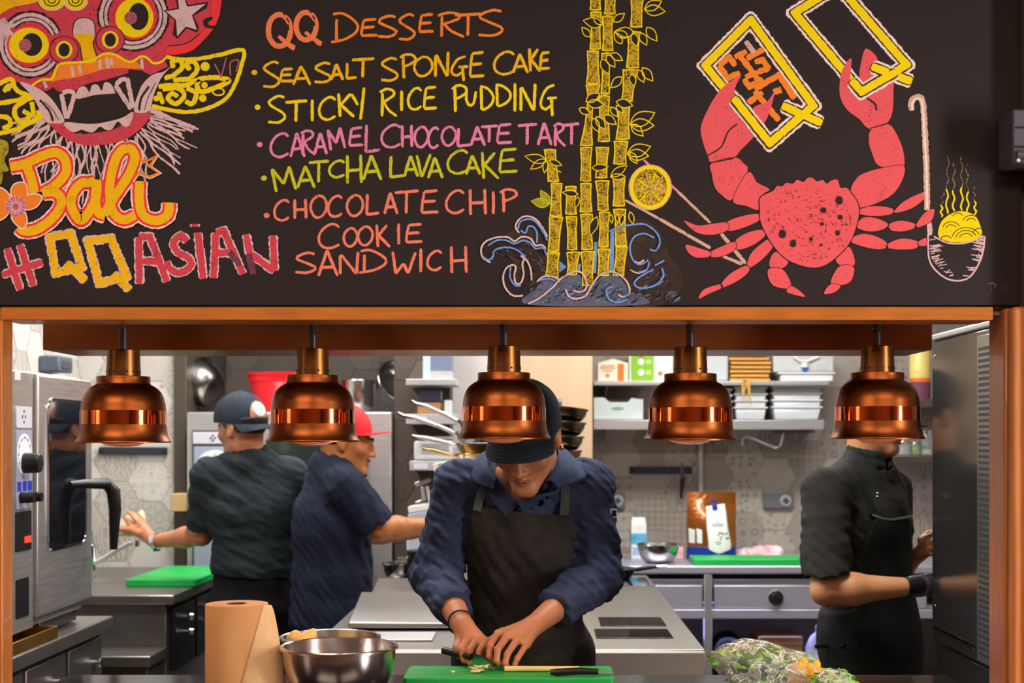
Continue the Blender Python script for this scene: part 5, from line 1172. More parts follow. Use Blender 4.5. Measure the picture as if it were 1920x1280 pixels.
# ============================================================ PEOPLE
CLOTH = lambda n, c, v=.18, st=(1,1,1): pm(n, c, .88, var=v, scale=22, bump=.35, bscale=520, spec=.25, stretch=st)
NAVY = CLOTH('navy_cotton', (44,53,78)); NAVY2 = CLOTH('dark_navy_cotton', (28,34,52)); SLATE = CLOTH('slate_cotton', (40,49,53)); CHAR = CLOTH('charcoal_cotton', (40,40,38))
APR = CLOTH('black_apron', (44,42,39), .25); APR2 = CLOTH('green_black_apron', (24,28,26), .25); PANT = CLOTH('black_trousers', (20,20,22)); STRAP = CLOTH('strap_grey', (74,80,80), .3)
CAPM = CLOTH('blue_black_cap', (40,48,58)); CAPR = pm('red_cap', (222,22,34), .7, var=.08, bump=.2, bscale=400); HAIR = pm('black_hair', (16,14,13), .5, var=.3, scale=60, bump=.5, bscale=300, stretch=(1,1,.2))
CH_SKIN = SKIN('skin_chef', (176,116,82)); SK2 = SKIN('skin_tan', (186,122,86)); SK3 = SKIN('skin_golden', (182,112,62)); SK4 = SKIN('skin_light', (204,146,102))
LIP = pm('lip', (150,86,68), .45, var=.05)
H = .0062

def on(sdf, px, py, y0, off=.004):
    y = front(sdf, X_(px,y0), Z_(py,y0)); y = y0 if y is None else y
    return Wp(px, py, y-off)

def add_feet_legs(t, pel, M, fwd, pants, hb=None):
    s = SDF(*bounds((pel.x,pel.y,0), (pel.x,pel.y,pel.z+.12), m=.24), .010); s.ell(npv_(pel), (.165,.125,.12), .03, M=np.array(M)); s.ell(npv_(pel)+npv_((0,0,.1)), (.16,.122,.13), .03, M=np.array(M)); legs(s, pel, M, .05, .022)
    s.plane((0,0,.03), (0,0,-1)); s.plane((0,0,pel.z+.16), (0,0,1)); s.func(folds(3, .004, (10,10,22))); s.build('trousers', pants, t)
    for e in (-1, 1): shoe(t, pel+M @ Vector((e*.11,0,0)), fwd)

# ------------------------------------------------------------ the chef at the pass
t = thing('person', 'bowing chef in dark cap, navy shirt and black apron cutting on the green board', 'person', (X_(980,3.78),3.78,0))
hc = Wp(985,818,3.56); hf = Vector((-.17,-.765,-.62)); HM = frame_axes(hf); TM = torso_axes((0,-1,.12))
pel = Wp(982,1210,3.82); chest = Wp(980,985,3.74); nk = Wp(984,905,3.68)
sl, sr = Wp(862,910,3.72), Wp(1103,910,3.72); el, er = Wp(818,1078,3.70), Wp(1121,1078,3.70); wl, wr = Wp(866,1170,3.45), Wp(1004,1170,3.45)
s = SDF(*bounds(sl, sr, el, er, wl, wr, hc, (pel.x,3.85,.04), Wp(900,1260,3.3), m=.11), .0038)
torso(s, pel, chest, nk, sl, sr, TM, -.022); arm(s, sl, el, wl); arm(s, sr, er, wr); legs(s, pel, TM, .06)
Lh = add_head(s, hc, HM, npv_(nk), scale=1.02)
# right fist on the knife handle, left hand guiding the stalk
hand(s, wl, [Wp(861,1199,3.42),Wp(876,1197,3.405),Wp(893,1200,3.395),Wp(910,1203,3.395)],
     [[Wp(856,1214,3.39),Wp(862,1229,3.385),Wp(872,1231,3.40)],[Wp(866,1218,3.375),Wp(871,1237,3.37),Wp(881,1238,3.39)],[Wp(881,1219,3.365),Wp(882,1243,3.36),Wp(890,1243,3.385)],[Wp(899,1219,3.36),Wp(894,1239,3.35),Wp(902,1245,3.37)]],
     [Wp(893,1196,3.44),Wp(911,1209,3.43),Wp(911,1226,3.41)], rf=.0088, rt=.0105, palm_r=.022)
hand(s, wr, [Wp(934,1188,3.40),Wp(952,1191,3.385),Wp(970,1198,3.38),Wp(987,1208,3.385)],
     [[Wp(919,1210,3.335),Wp(917,1230,3.325),Wp(924,1243,3.335)],[Wp(933,1217,3.32),Wp(931,1238,3.312),Wp(937,1248,3.325)],[Wp(951,1226,3.318),Wp(947,1244,3.312),Wp(951,1249,3.325)],[Wp(970,1234,3.325),Wp(965,1246,3.322),Wp(966,1249,3.335)]],
     [Wp(944,1186,3.45),Wp(918,1204,3.41),Wp(909,1219,3.385)], rf=.0080, rt=.0098, palm_r=.020)
V, Fc = s.mesh(); body = link_mesh('body', V, Fc, CH_SKIN, t, 180)
s = SDF(*bounds(sl, sr, el, er, wl, wr, nk, pel, m=.16), .0046)
torso(s, pel, chest, nk, sl, sr, TM, .006, wid=1.02)
f1, f2 = el*.30+wl*.70, er*.28+wr*.72
capcut(s, sl, el, .066, .062, .03, (0,0,-9), (0,0,-1)); capcut(s, el, wl, .062, .041, .03, f1, wl-el)
capcut(s, sr, er, .066, .062, .03, (0,0,-9), (0,0,-1)); capcut(s, er, wr, .064, .042, .03, f2, wr-er)
for f, e, w_ in ((f1,el,wl),(f2,er,wr)):
    d = (w_-e).normalized(); capcut(s, f-d*.055, f+d*.03, .052, .046, .006, f, d)
s.func(folds(21, .010, (30,22,34), 1.7)); s.func(folds(22, .0055, (86,40,104), 1.5))
for e_, d_, q_ in ((el,wl-el,.0),(er,wr-er,1.0)): crease(s, e_, d_, .010, 150, .12, q_); crease(s, (Vector(e_)*.45+(sl if e_ == el else sr)*.55), d_, .006, 110, .13, 2)
s.cap(npv_(nk)+npv_((0,-.01,-.02)), npv_(nk)+npv_((0,-.02,.2)), .072, .09, .01, 'sub')
import copy
SP = copy.copy(s); SP.F = s.F.copy()
Xg, Zg = np.meshgrid(s.ax[0], s.ax[2], indexing='ij'); vd = poly_sd([(X_(a,3.57),Z_(b,3.57)) for a, b in ((926,880),(1030,880),(1022,898),(1002,922),(968,956),(940,928),(928,900))], Xg, Zg)[:, None, :]
s.F = np.maximum(s.F, -np.maximum(vd, (s.ax[1]-3.68)[None, :, None]).astype(np.float32))
shirt = s.build('shirt', NAVY, t); SH = s
# open collar: two folded wings and the edges of the open front
def loft(name, inner, outer, mat, par, bulge=.010, th=.004, nu=28, nv=7):
    ci = [Vector(q) for q in crv(inner, nu)]; co = [Vector(q) for q in crv(outer, nu)]; V = []; F = []
    for i in range(nu+1):
        for j in range(nv+1): v = j/nv; q = ci[i].lerp(co[i], v)+Vector((0,-.45,.9))*bulge*math.sin(PI*min(1,v*1.15)); V.append(tuple(q))
    for i in range(nu):
        for j in range(nv): a = i*(nv+1)+j; F.append((a,a+1,a+nv+2,a+nv+1))
    o = link_mesh(name, V, F, mat, par, 60); so = o.modifiers.new('thick','SOLIDIFY'); so.thickness = th; so.offset = 0; return o
def crv(P, n):
    out = []; m = len(P)-1
    for i in range(n+1):
        t = i/n*m; k = min(int(t), m-1); f = t-k; g = lambda q: Vector(P[max(0,min(m,q))]); a, b, c, d = g(k-1), g(k), g(k+1), g(k+2)
        out.append(.5*((2*b)+(c-a)*f+(2*a-5*b+4*c-d)*f*f+(3*b-a-3*c+d)*f**3))
    return out
W = lambda *q: [Wp(*v) for v in q]
loft('collar_wing', W((990,850,3.80),(1030,838,3.75),(1046,842,3.68),(1042,874,3.59),(1022,903,3.555)), W((995,872,3.84),(1062,858,3.80),(1092,874,3.71),(1096,896,3.61),(1046,914,3.56)), NAVY, t)
loft('collar_wing', W((980,850,3.80),(940,842,3.75),(916,846,3.68),(916,874,3.59),(930,900,3.555)), W((975,872,3.84),(908,864,3.80),(880,880,3.71),(890,904,3.61),(924,916,3.56)), NAVY, t)
PL = ((918,902),(929,918),(940,933),(951,946),(961,956)); ys = [front(SP, X_(a,3.58), Z_(b,3.58)) or 3.58 for a, b in PL]; f_ = np.polyfit(range(5), np.array(ys), 1)
for P in (PL, ((1044,900),(1032,917),(1016,932),(997,946),(978,957))): ribbon3('lapel', [Wp(a, b, float(np.polyval(f_, k))-.012) for k, (a, b) in enumerate(P)], (.75,-.15,.66 if P[0][0] > 1000 else -.66), .060 if P[0][0] > 1000 else .044, .010, NAVY, t)
# apron
s = SDF(*bounds(Wp(840,940,3.4), Wp(1130,1210,3.9), (pel.x,3.8,.45), m=.12), .0065)
torso(s, pel, chest, nk, sl, sr, TM, .020, wid=1.02); s.cap(npv_(pel), npv_(Vector((pel.x,3.79,.45))), .165, .20, .05, sq=((0,1,0),.75))
s.func(folds(5, .010, (22,9,18), 1.6)); s.func(folds(7, .005, (70,20,50), 1.8))
Xg, Zg = np.meshgrid(s.ax[0], s.ax[2], indexing='ij')
po = [(X_(a,3.6),Z_(b,3.6)) for a, b in ((884,948),(930,958),(1000,966),(1071,970),(1084,1010),(1091,1050),(1088,1110),(1094,1170),(1106,1210))]+[(X_(1130,3.6),.46),(X_(835,3.6),.46)]+[(X_(a,3.6),Z_(b,3.6)) for a, b in ((848,1215),(868,1170),(872,1110),(872,1050),(877,1000))]
msk = poly_sd(po, Xg, Zg); s.F = np.maximum(s.F, msk[:, None, :].astype(np.float32)); yc = s.ax[1][None, :, None]; s.F = np.maximum(s.F, (yc-3.80).astype(np.float32)*np.ones_like(s.F))
apron = s.build('apron', APR, t); AP = s
ribbon3('bib_hem', [on(AP,a,b,3.6,.002) for a, b in ((886,952),(910,957),(940,962),(975,966),(1010,969),(1040,971),(1069,973))], (0,0,1), .018, .004, APR, apron)
for P in ([(894,958),(899,935),(907,912),(916,892),(922,876)], [(1058,966),(1059,940),(1060,915),(1057,893)]):
    pts = [on(SH if i > 0 else AP, a, b, 3.62, .006) for i, (a, b) in enumerate(P)]; ribbon3('apron_strap', pts, (1,0,0), .022, .006, STRAP, apron)
m = MB()
for k in range(9): a = R(-60+15*k)
for px, py in ((926,948),(931,953),(922,951)): p = on(SH,px,py,3.6,.002); m.ball(p, .0035, 8)
m.build('pin', CHROME, t)
p = on(SH,1150,962,3.66,.002); qr = Euler((0,0,R(40))); m = MB(); m.box(p, (.022,.003,.024), qr); m.build('sleeve_patch', WHITEP, shirt); m = MB(); m.box(p+Vector((.001,-.001,.0)), (.014,.003,.016), qr); m.build('patch_mark', NAVY2, shirt)
make_cap(t, hc, HM, CAPM, brim=.066, droop=.012, curve=.014, tilt=-11, sz=1.0)
hair_shell(t, hc, HM, HAIR, zlo=-.03, zhi=.03, ylo=-.02)
for e in (-1,1):
    m = MB(); m.tube([Lh(e*.014,-.099,.024),Lh(e*.032,-.095,.029),Lh(e*.05,-.083,.024)], [.004,.005,.003], 8); m.build('eyebrow', HAIR, t)
m = MB(); m.tube([Lh(-.022,-.0915,-.0625),Lh(-.008,-.1005,-.0595),Lh(0,-.1005,-.061),Lh(.008,-.1005,-.0595),Lh(.022,-.0915,-.0625)], [.002,.0042,.004,.0042,.002], 8); m.tube([Lh(-.018,-.092,-.068),Lh(0,-.101,-.0715),Lh(.018,-.092,-.068)], [.002,.005,.002], 8); m.build('lips', LIP, t)
m = MB(); p = Lh(.083,.002,-.036); m.ball(p+Vector((.002,-.004,0)), .0075, 12); m.build('ear_stud', pm('gold_stud', (196,150,70), .2, 1), t)
d = (wl-el).normalized(); c0 = wl-d*.012; Q = d.to_track_quat('Z','Y').to_matrix(); m = MB(); m.tube([c0+Q @ Vector((.0315*math.cos(a*PI/10),.0315*math.sin(a*PI/10),.004*math.sin(a*PI/5))) for a in range(21)], .0022, 8, False); m.build('bracelet', BLACKP, t)
add_feet_legs(t, pel, TM, (0,-1,0), PANT)

# ------------------------------------------------------------ worker seen from behind at the left
t = thing('person', 'worker seen from behind in dark slate shirt and backward cap reaching to the tiled wall', 'person', (X_(470,5.685),5.685,0))
hc = Wp(455,802,5.664); hf = Vector((-.82,.55,-.14)); HM = frame_axes(hf); tf = (-.34,.94,.0); TM = torso_axes(tf)
pel = Wp(476,1130,5.706); chest = Wp(474,955,5.695); nk = Wp(468,866,5.664)
sl, sr = Wp(392,892,5.643), Wp(545,892,5.747); el, wl = Wp(378,1003,5.716), Wp(288,1015,5.810); er, wr = Wp(560,1010,5.873), Wp(500,1030,6.113)
s = SDF(*bounds(sl, sr, el, er, wl, wr, hc, (pel.x,5.75,.04), Wp(225,960,5.904), m=.15), .0065)
torso(s, pel, chest, nk, sl, sr, TM, -.022); arm(s, sl, el, wl); arm(s, sr, er, wr); legs(s, pel, TM, .06); Lh = add_head(s, hc, HM, npv_(nk), scale=1.03)
hand(s, wl, [Wp(252,998,5.873),Wp(257,990,5.852),Wp(264,983,5.852),Wp(270,980,5.873)], [[Wp(242,1000,5.894),Wp(235,998,5.904),Wp(229,995,5.915)],[Wp(245,984,5.873),Wp(238,975,5.883),Wp(231,967,5.894)],[Wp(253,974,5.873),Wp(247,966,5.883),Wp(240,960,5.894)],[Wp(260,971,5.883),Wp(254,964,5.894),Wp(248,959,5.904)]],
     [Wp(262,1000,5.831),Wp(245,993,5.852),Wp(225,992,5.873)], palm_r=.022)
hand(s, wr, [wr+Vector((-.03+.02*i,.08,.0)) for i in range(4)], [[wr+Vector((-.03+.02*i,.11,-.01)), wr+Vector((-.03+.02*i,.125,-.04))] for i in range(4)], [wr+Vector((-.04,.05,.0)), wr+Vector((-.05,.08,-.02))])
s.build('body', SK2, t)
s = SDF(*bounds(sl, sr, el, er, nk, pel, m=.18), .0072); torso(s, pel, chest, nk, sl, sr, TM, .010, wid=1.12, dep=1.12)
f1, f2 = sl*.12+el*.88, sr*.15+er*.85
capcut(s, sl, el, .072, .064, .03, f1, el-sl); capcut(s, sr, er, .072, .064, .03, f2, er-sr)
s.func(folds(33, .010, (18,16,30), 1.6)); s.func(folds(34, .0055, (50,40,96), 1.5)); crease(s, Wp(470,1040,5.55), (0,0,1), .008, 120, .2); s.plane(Wp(470,1082,5.643), (-.06,0,-1)); s.cap(npv_(nk)+npv_((0,0,.01)), npv_(nk)+npv_((-.03,.02,.2)), .064, .07, .01, 'sub'); shirt = s.build('shirt', SLATE, t)
s = SDF(*bounds(nk, m=.13), .005); d = npv_((-.02,.01,.05))
for k in range(14):
    a, b = 2*PI*k/14, 2*PI*(k+1)/14; P = lambda q: npv_(nk)+npv_((.066*math.cos(q)-.008,.066*math.sin(q)+.004,.044+.012*math.sin(q))); s.cap(P(a), P(b), .022, None, .006, sq=((math.cos(a),math.sin(a),0),.5))
s.build('collar', CLOTH('dark_collar', (26,30,33)), t)
make_cap(t, hc, frame_axes((.83,-.52,.05)), CAPM, brim=.07, droop=.012, curve=.02, badge=(WHITEP,-6,68,.030), tilt=6, sz=1.04)
hair_shell(t, hc, HM, HAIR, zlo=-.075, zhi=.03, ylo=-.045, g=.002)
d = (wl-el).normalized(); Q = d.to_track_quat('Z','Y').to_matrix(); m = MB(); m.lathe([(.030,-.011),(.034,-.011),(.034,.011),(.030,.011),(.030,-.011)], wl-d*.012, 24, Q); wt = m.build('wristwatch', CHROME, t)
m = MB(); m.lathe([(.0005,.041),(.014,.041),(.016,.034)], wl-d*.012, 20, Q @ Matrix.Rotation(R(90),3,'X')); m.build('watch_face', pm('watch_blue', (70,84,130), .2), wt)
m = MB(); m.ball(Lh(-.086,.004,-.034), .005, 10); m.build('ear_stud', CHROME, t)
add_feet_legs(t, pel, TM, tf, PANT)
s = SDF(*bounds(Wp(245,985,5.936), m=.10), .005); c0 = Wp(247,985,5.946)
s.ell(npv_(c0), (.055,.02,.045), .02); s.ell(npv_(Wp(266,968,5.936)), (.012,.012,.03), .03); s.ell(npv_(Wp(228,996,5.936)), (.02,.014,.025), .02); s.func(folds(8,.006,(60,60,60),1.2))
o = s.build('wiping_cloth', pm('cream_cloth', (206,192,156), .9, bump=.3), None); tag(o, 'crumpled cream cloth in the hand of the worker at the tiled wall', 'cloth')

# ------------------------------------------------------------ worker in the red cap
t = thing('person', 'worker in a bright red cap and navy shirt facing right behind the stove lids', 'person', (X_(635,5.482),5.48,0))
hc = Wp(648,826,5.482); hf = Vector((.93,.14,-.22)); HM = frame_axes(hf); tf = (.80,.58,-.1); TM = torso_axes(tf)
pel = Wp(622,1160,5.525); chest = Wp(624,975,5.504); nk = Wp(622,876,5.482)
sr, sl = Wp(650,912,5.343), Wp(606,906,5.654); er, wr = Wp(712,990,5.354), Wp(806,984,5.525); el, wl = Wp(690,1000,5.805), Wp(770,1000,5.869)
s = SDF(*bounds(sl, sr, el, er, wl, wr, hc, (pel.x,5.53,.04), m=.17), .0060)
torso(s, pel, chest, nk, sl, sr, TM, -.022); arm(s, sl, el, wl); arm(s, sr, er, wr); legs(s, pel, TM, .06); Lh = add_head(s, hc, HM, npv_(nk), scale=1.04)
for W_ in (wr, wl): hand(s, W_, [W_+Vector((.075,.03-.02*i,.0+.004*(i%2))) for i in range(4)], [[W_+Vector((.105,.03-.02*i,-.01)), W_+Vector((.115,.03-.02*i,-.035)), W_+Vector((.105,.03-.02*i,-.05))] for i in range(4)], [W_+Vector((.04,.035,-.01)), W_+Vector((.07,.04,-.03)), W_+Vector((.09,.03,-.04))])
s.build('body', SK3, t)
s = SDF(*bounds(sl, sr, el, er, nk, pel, m=.19), .0068); torso(s, pel, chest, nk, sl, sr, TM, .012, wid=1.04, dep=1.16); s.cap(npv_(chest), npv_(Vector((pel.x,pel.y,.80))), .13, .16, .05)
f1, f2 = sl*.1+el*.9, sr*.05+er*.95; capcut(s, sl, el, .070, .062, .03, f1, el-sl); capcut(s, sr, er, .074, .066, .03, f2, er-sr); d = (er-sr).normalized(); capcut(s, f2-d*.035, f2+d*.03, .072, .072, .004, f2, d)
s.func(folds(44, .009, (28,18,14), 1.5)); s.func(folds(45, .0055, (84,40,60), 1.5)); crease(s, sr, er-sr, .006, 110, .13); s.plane((0,0,Z_(1178,5.482)), (0,0,-1)); s.cap(npv_(nk)+npv_((.01,0,.01)), npv_(nk)+npv_((.05,0,.2)), .066, .075, .01, 'sub'); s.build('shirt', NAVY2, t)
s = SDF(*bounds(nk, m=.14), .005)
for k in range(12):
    a, b = R(20+320*k/12), R(20+320*(k+1)/12); P = lambda q: npv_(nk)+npv_((.066*math.cos(q)+.006,.066*math.sin(q),.022-.022*math.cos(q))); s.cap(P(a), P(b), .021, None, .008, sq=((math.cos(a),math.sin(a),.3),.45))
s.build('collar', NAVY2, t)
make_cap(t, hc, frame_axes((.95,.12,.05)), CAPR, brim=.082, droop=-.004, curve=.008, badge=(WHITEP,38,62,.026), tilt=0, sz=1.05)
hair_shell(t, hc, HM, HAIR, zlo=-.05, zhi=.03, ylo=-.045, g=.002)
m = MB(); m.tube([Lh(.03,-.08,-.1),Lh(.012,-.096,-.108),Lh(-.012,-.096,-.108),Lh(-.03,-.08,-.1)], [.006,.011,.011,.006], 10); m.build('goatee', HAIR, t); m = MB(); m.tube([Lh(.02,-.096,-.052),Lh(0,-.105,-.05),Lh(-.02,-.096,-.052)], .003, 8); m.build('moustache', HAIR, t)
for e in (-1,1):
    m = MB(); m.tube([Lh(e*.014,-.099,.024),Lh(e*.032,-.095,.029),Lh(e*.05,-.083,.024)], [.004,.005,.003], 8); m.build('eyebrow', HAIR, t)
    m = MB(); m.ball(Lh(e*.032,-.0885,.004), (.010,.010,.007), 12, HM); m.build('eye', pm('eye_dark', (30,22,18), .15), t)
m = MB(); m.tube([Lh(-.018,-.093,-.0625),Lh(0,-.101,-.06),Lh(.018,-.093,-.0625)], [.002,.0042,.002], 8); m.tube([Lh(-.016,-.093,-.069),Lh(0,-.101,-.072),Lh(.016,-.093,-.069)], [.002,.005,.002], 8); m.build('lips', LIP, t)
m = MB(); m.ball(Lh(.085,.004,-.036), .005, 10); m.build('ear_stud', CHROME, t)
add_feet_legs(t, pel, TM, tf, PANT)

# ------------------------------------------------------------ worker at the right end
t = thing('person', 'worker in charcoal shirt and dark apron beside the tall steel cabinet', 'person', (X_(1630,4.45),4.60,0))
hc = Wp(1641,776,4.606); hf = Vector((.86,-.42,-.24)); HM = frame_axes(hf); tf = (.72,-.69,0); TM = torso_axes(tf)
pel = Wp(1632,1190,4.626); chest = Wp(1622,985,4.616); nk = Wp(1622,880,4.616)
sa, sb = Wp(1548,922,4.482), Wp(1668,918,4.740); ea, wa = Wp(1550,1106,4.357), Wp(1696,1100,4.352); eb, wb = Wp(1680,1065,4.864), Wp(1722,1040,4.782)
s = SDF(*bounds(sa, sb, ea, eb, wa, wb, hc, (pel.x,4.6,.04), Wp(1765,1100,4.554), m=.15), .0060)
torso(s, pel, chest, nk, sa, sb, TM, -.022); arm(s, sa, ea, wa, (.056,.046,.045,.029)); arm(s, sb, eb, wb); legs(s, pel, TM, .06); Lh = add_head(s, hc, HM, npv_(nk))
hand(s, wb, [Wp(1736,1008,4.761),Wp(1738,1018,4.751),Wp(1740,1028,4.745),Wp(1741,1037,4.745)], [[Wp(1750,1000,4.761),Wp(1761,1004,4.761),Wp(1766,1012,4.761)],[Wp(1755,1014,4.740),Wp(1768,1018,4.740),Wp(1770,1026,4.740)],[Wp(1757,1028,4.730),Wp(1768,1032,4.730),Wp(1770,1040,4.735)],[Wp(1756,1042,4.730),Wp(1766,1045,4.730)]], [Wp(1728,1012,4.782),Wp(1742,1000,4.792),Wp(1756,998,4.792)], palm_r=.022)
GL = [Wp(1738,1088,4.394),Wp(1740,1096,4.388),Wp(1741,1104,4.386),Wp(1741,1112,4.388)]
hand(s, wa, GL, [[g+Vector((.026,.01,-.004)), g+Vector((.046,.02,-.018)), g+Vector((.05,.03,-.035))] for g in GL], [Wp(1722,1088,4.430),Wp(1738,1084,4.440),Wp(1752,1092,4.440)], palm_r=.022)
s.build('body', SK4, t)
s = SDF(*bounds(wa, *GL, m=.12), .0045); hand(s, wa+(Vector(GL[1])-wa)*.12, GL, [[g+Vector((.026,.01,-.004)), g+Vector((.046,.02,-.018)), g+Vector((.05,.03,-.035))] for g in GL], [Wp(1722,1088,4.430),Wp(1738,1084,4.440),Wp(1752,1092,4.440)], rf=.0105, rt=.0125, palm_r=.026)
d = (Vector(GL[1])-wa).normalized(); s.cap(npv_(wa+d*.01), npv_(wa+d*.05), .031, .034, .01); s.build('glove', pm('black_glove', (26,28,34), .35, bump=.3), t)
s = SDF(*bounds(sa, sb, ea, eb, nk, pel, m=.18), .0068); torso(s, pel, chest, nk, sa, sb, TM, .010, wid=1.07, dep=1.10)
f1, f2 = sa*.16+ea*.84, sb*.2+eb*.8; capcut(s, sa, ea, .076, .078, .03, f1, Vector((.12,0,-1))); capcut(s, sb, eb, .066, .064, .03, f2, eb-sb)
s.func(folds(55, .009, (20,16,20), 1.5)); s.func(folds(56, .0055, (70,40,80), 1.5)); crease(s, sa*.6+ea*.4, ea-sa, .006, 110, .13); s.plane((0,0,Z_(1190,4.5)), (0,0,-1)); s.cap(npv_(nk)+npv_((.02,-.02,.02)), npv_(nk)+npv_((.05,-.05,.2)), .062, .07, .01, 'sub'); s.cap(npv_(Wp(1648,850,4.513)), npv_(Wp(1656,902,4.482)), .03, .008, .008, 'sub'); s.build('shirt', CHAR, t); SH = s
s = SDF(*bounds(nk, m=.15), .005); fz = math.atan2(-.69,.72)
for k in range(14):
    a, b = fz+R(26+308*k/14), fz+R(26+308*(k+1)/14); P = lambda q, z=0: npv_(nk)+npv_((.066*math.cos(q)+.012,.066*math.sin(q)-.012,.026-.012*math.cos(q-fz)+z)); s.cap(P(a), P(b), .017, None, .006, sq=((math.cos(a),math.sin(a),0),.5)); s.cap(P(a,.03), P(b,.03), .015, None, .006, sq=((math.cos(a),math.sin(a),0),.5))
s.build('collar', CLOTH('dark_stand_collar', (34,40,40)), t)
s = SDF(*bounds(Wp(1530,950,4.347), Wp(1740,1190,4.864), (pel.x,4.6,.45), m=.10), .0068); torso(s, pel, chest, nk, sa, sb, TM, .022, wid=1.07, dep=1.10); s.cap(npv_(pel), npv_(Vector((pel.x+.01,4.6,.46))), .185, .215, .05, sq=(tf,.8))
s.func(folds(6, .006, (14,14,8), 1.3)); Xg, Zg = np.meshgrid(s.ax[0], s.ax[2], indexing='ij')
po = [(X_(a,4.50),Z_(b,4.50)) for a, b in ((1634,962),(1672,972),(1710,966),(1722,1040),(1730,1120),(1745,1200))]+[(X_(1790,4.50),.47),(X_(1500,4.50),.47)]+[(X_(a,4.50),Z_(b,4.50)) for a, b in ((1522,1230),(1538,1160),(1560,1148),(1600,1142),(1606,1080),(1618,1010))]
s.F = np.maximum(s.F, poly_sd(po, Xg, Zg)[:, None, :].astype(np.float32)); apron = s.build('apron', APR2, t); AP = s
ribbon3('bib_hem', [on(AP,a,b,4.50,.006) for a, b in ((1636,965),(1654,971),(1672,974),(1692,971),(1708,968))], (0,0,1), .006, .005, pm('hem_thread', (120,126,126), .9), apron)
ribbon3('apron_strap', [on(AP if i == 0 else SH,a,b,4.50,.006) for i, (a,b) in enumerate(((1634,966),(1629,935),(1617,905),(1607,885)))], (1,.3,0), .016, .005, APR2, apron)
ribbon3('apron_pocket', [on(AP,a,b,4.50,.003) for a, b in ((1528,1212),(1555,1211),(1583,1208))], (0,0,1), .012, .006, APR2, apron)
ribbon3('placket', [on(SH,a,b,4.50,.003) for a, b in ((1640,905),(1641,930),(1641,958))], (1,.5,0), .024, .004, CHAR, t)
for py in (925,931): p = on(SH,1645,py,4.50,.006); m = MB(); m.ball(p, .005, 10); m.build('button', CHROME, t)
make_cap(t, hc, HM, CAPM, brim=.075, droop=.02, curve=.018); hair_shell(t, hc, HM, HAIR, zlo=-.06, zhi=.03, ylo=-.03, g=.002)
for e in (-1,1):
    m = MB(); m.ball(Lh(e*.032,-.0885,.004), (.010,.010,.007), 12, HM); m.build('eye', MATS['eye_dark'], t)
m = MB(); m.tube([Lh(-.018,-.093,-.0625),Lh(0,-.101,-.06),Lh(.018,-.093,-.0625)], [.002,.0042,.002], 8); m.tube([Lh(-.016,-.093,-.069),Lh(0,-.101,-.072),Lh(.016,-.093,-.069)], [.002,.005,.002], 8); m.build('lips', LIP, t)
add_feet_legs(t, pel, TM, tf, PANT)
# ============================================================ SHELVES AND SMALL THINGS
CLEARP = pm('frosted_plastic', (206,214,218), .28, var=.03, trans=.25)
TUBP = pm('tub_plastic', (186,192,197), .32, var=.03, trans=.12)
# ---- right wall shelves
for nm, lab, z0, z1, x1 in (('upper','upper steel wall shelf on the right holding boxes and boards',Z_(722,7.05),Z_(714,7.05),1555),('lower','lower steel wall shelf on the right holding the stacked white tubs',Z_(805,7.05),Z_(787,7.05),1545)):
    t = thing('wall_shelf', lab, 'shelf', (.9,7.2,z0), 'steel wall shelves')
    m = MB(); m.b2(X_(1113,7.05), X_(x1,7.05), 7.05, 7.396, z0, z1); m.build('board', STEELH, t, bevel=.003)
    for x in (.34, .9, 1.36):
        m = MB(); m.prism([(7.10,z0),(7.395,z0),(7.395,z0-.07),(7.38,z0-.07)], (x,0,0), (0,1,0), (0,0,1), (.006,0,0)); m.build('bracket', STEEL, t)
ZU, ZL = Z_(714,7.05)+.0006, Z_(787,7.05)+.0006
YU = 7.12
def boxy(name, label, cat, x0, x1, y0, y1, z0, z1, mat, bev=.003, group=None):
    m = MB(); m.b2(x0,x1,y0,y1,z0,z1); return tag(m.build(name, mat, None, bevel=bev), label, cat, group)
t = thing('carton', 'small cream carton with orange print on the upper right shelf', 'carton', (X_(1150,YU),YU,ZU))
xa, xb = X_(1121,YU), X_(1157,YU); m = MB(); m.b2(xa, X_(1178,YU), YU, YU+.10, ZU, Z_(680,YU)); m.prism([(0,0),(X_(1178,YU)-xa,0),((X_(1178,YU)-xa)/2,.022)], (xa,YU+.02,Z_(680,YU)), (1,0,0), (0,0,1), (0,.06,0)); m.build('box', pm('cream_card', (226,214,190), .7), t, bevel=.002)
m = MB(); m.b2(X_(1158,YU), X_(1170,YU), YU-.001, YU+.001, ZU+.002, Z_(682,YU)); m.build('orange_strip', pm('orange_print', (232,108,40), .6), t)
m = MB()
for py, w_ in ((686,24),(690,28),(695,18)): m.b2(X_(1139-w_/2,YU), X_(1139+w_/2,YU), YU-.0008, YU+.001, Z_(py+1,YU), Z_(py-1,YU))
m.build('print_lines', pm('red_print', (190,70,50), .6), t)
m = MB(); m.cyl((X_(1139,YU),YU-.0008,Z_(704,YU)), (X_(1139,YU),YU+.001,Z_(704,YU)), .010, n=20); m.build('round_mark', MATS['orange_print'], t)
t = thing('green_carton', 'tall green and white carton on the upper right shelf', 'carton', (X_(1205,YU),YU,ZU))
m = MB(); m.b2(X_(1180,YU), X_(1262,YU), YU+.003, YU+.12, ZU, ZU+.21); m.build('box', pm('white_card', (228,228,222), .6), t, bevel=.002)
m = MB(); m.b2(X_(1183,YU), X_(1226,YU), YU, YU+.004, ZU+.002, ZU+.208); gp = m.build('green_face', pm('lime_card', (124,182,42), .55), t)
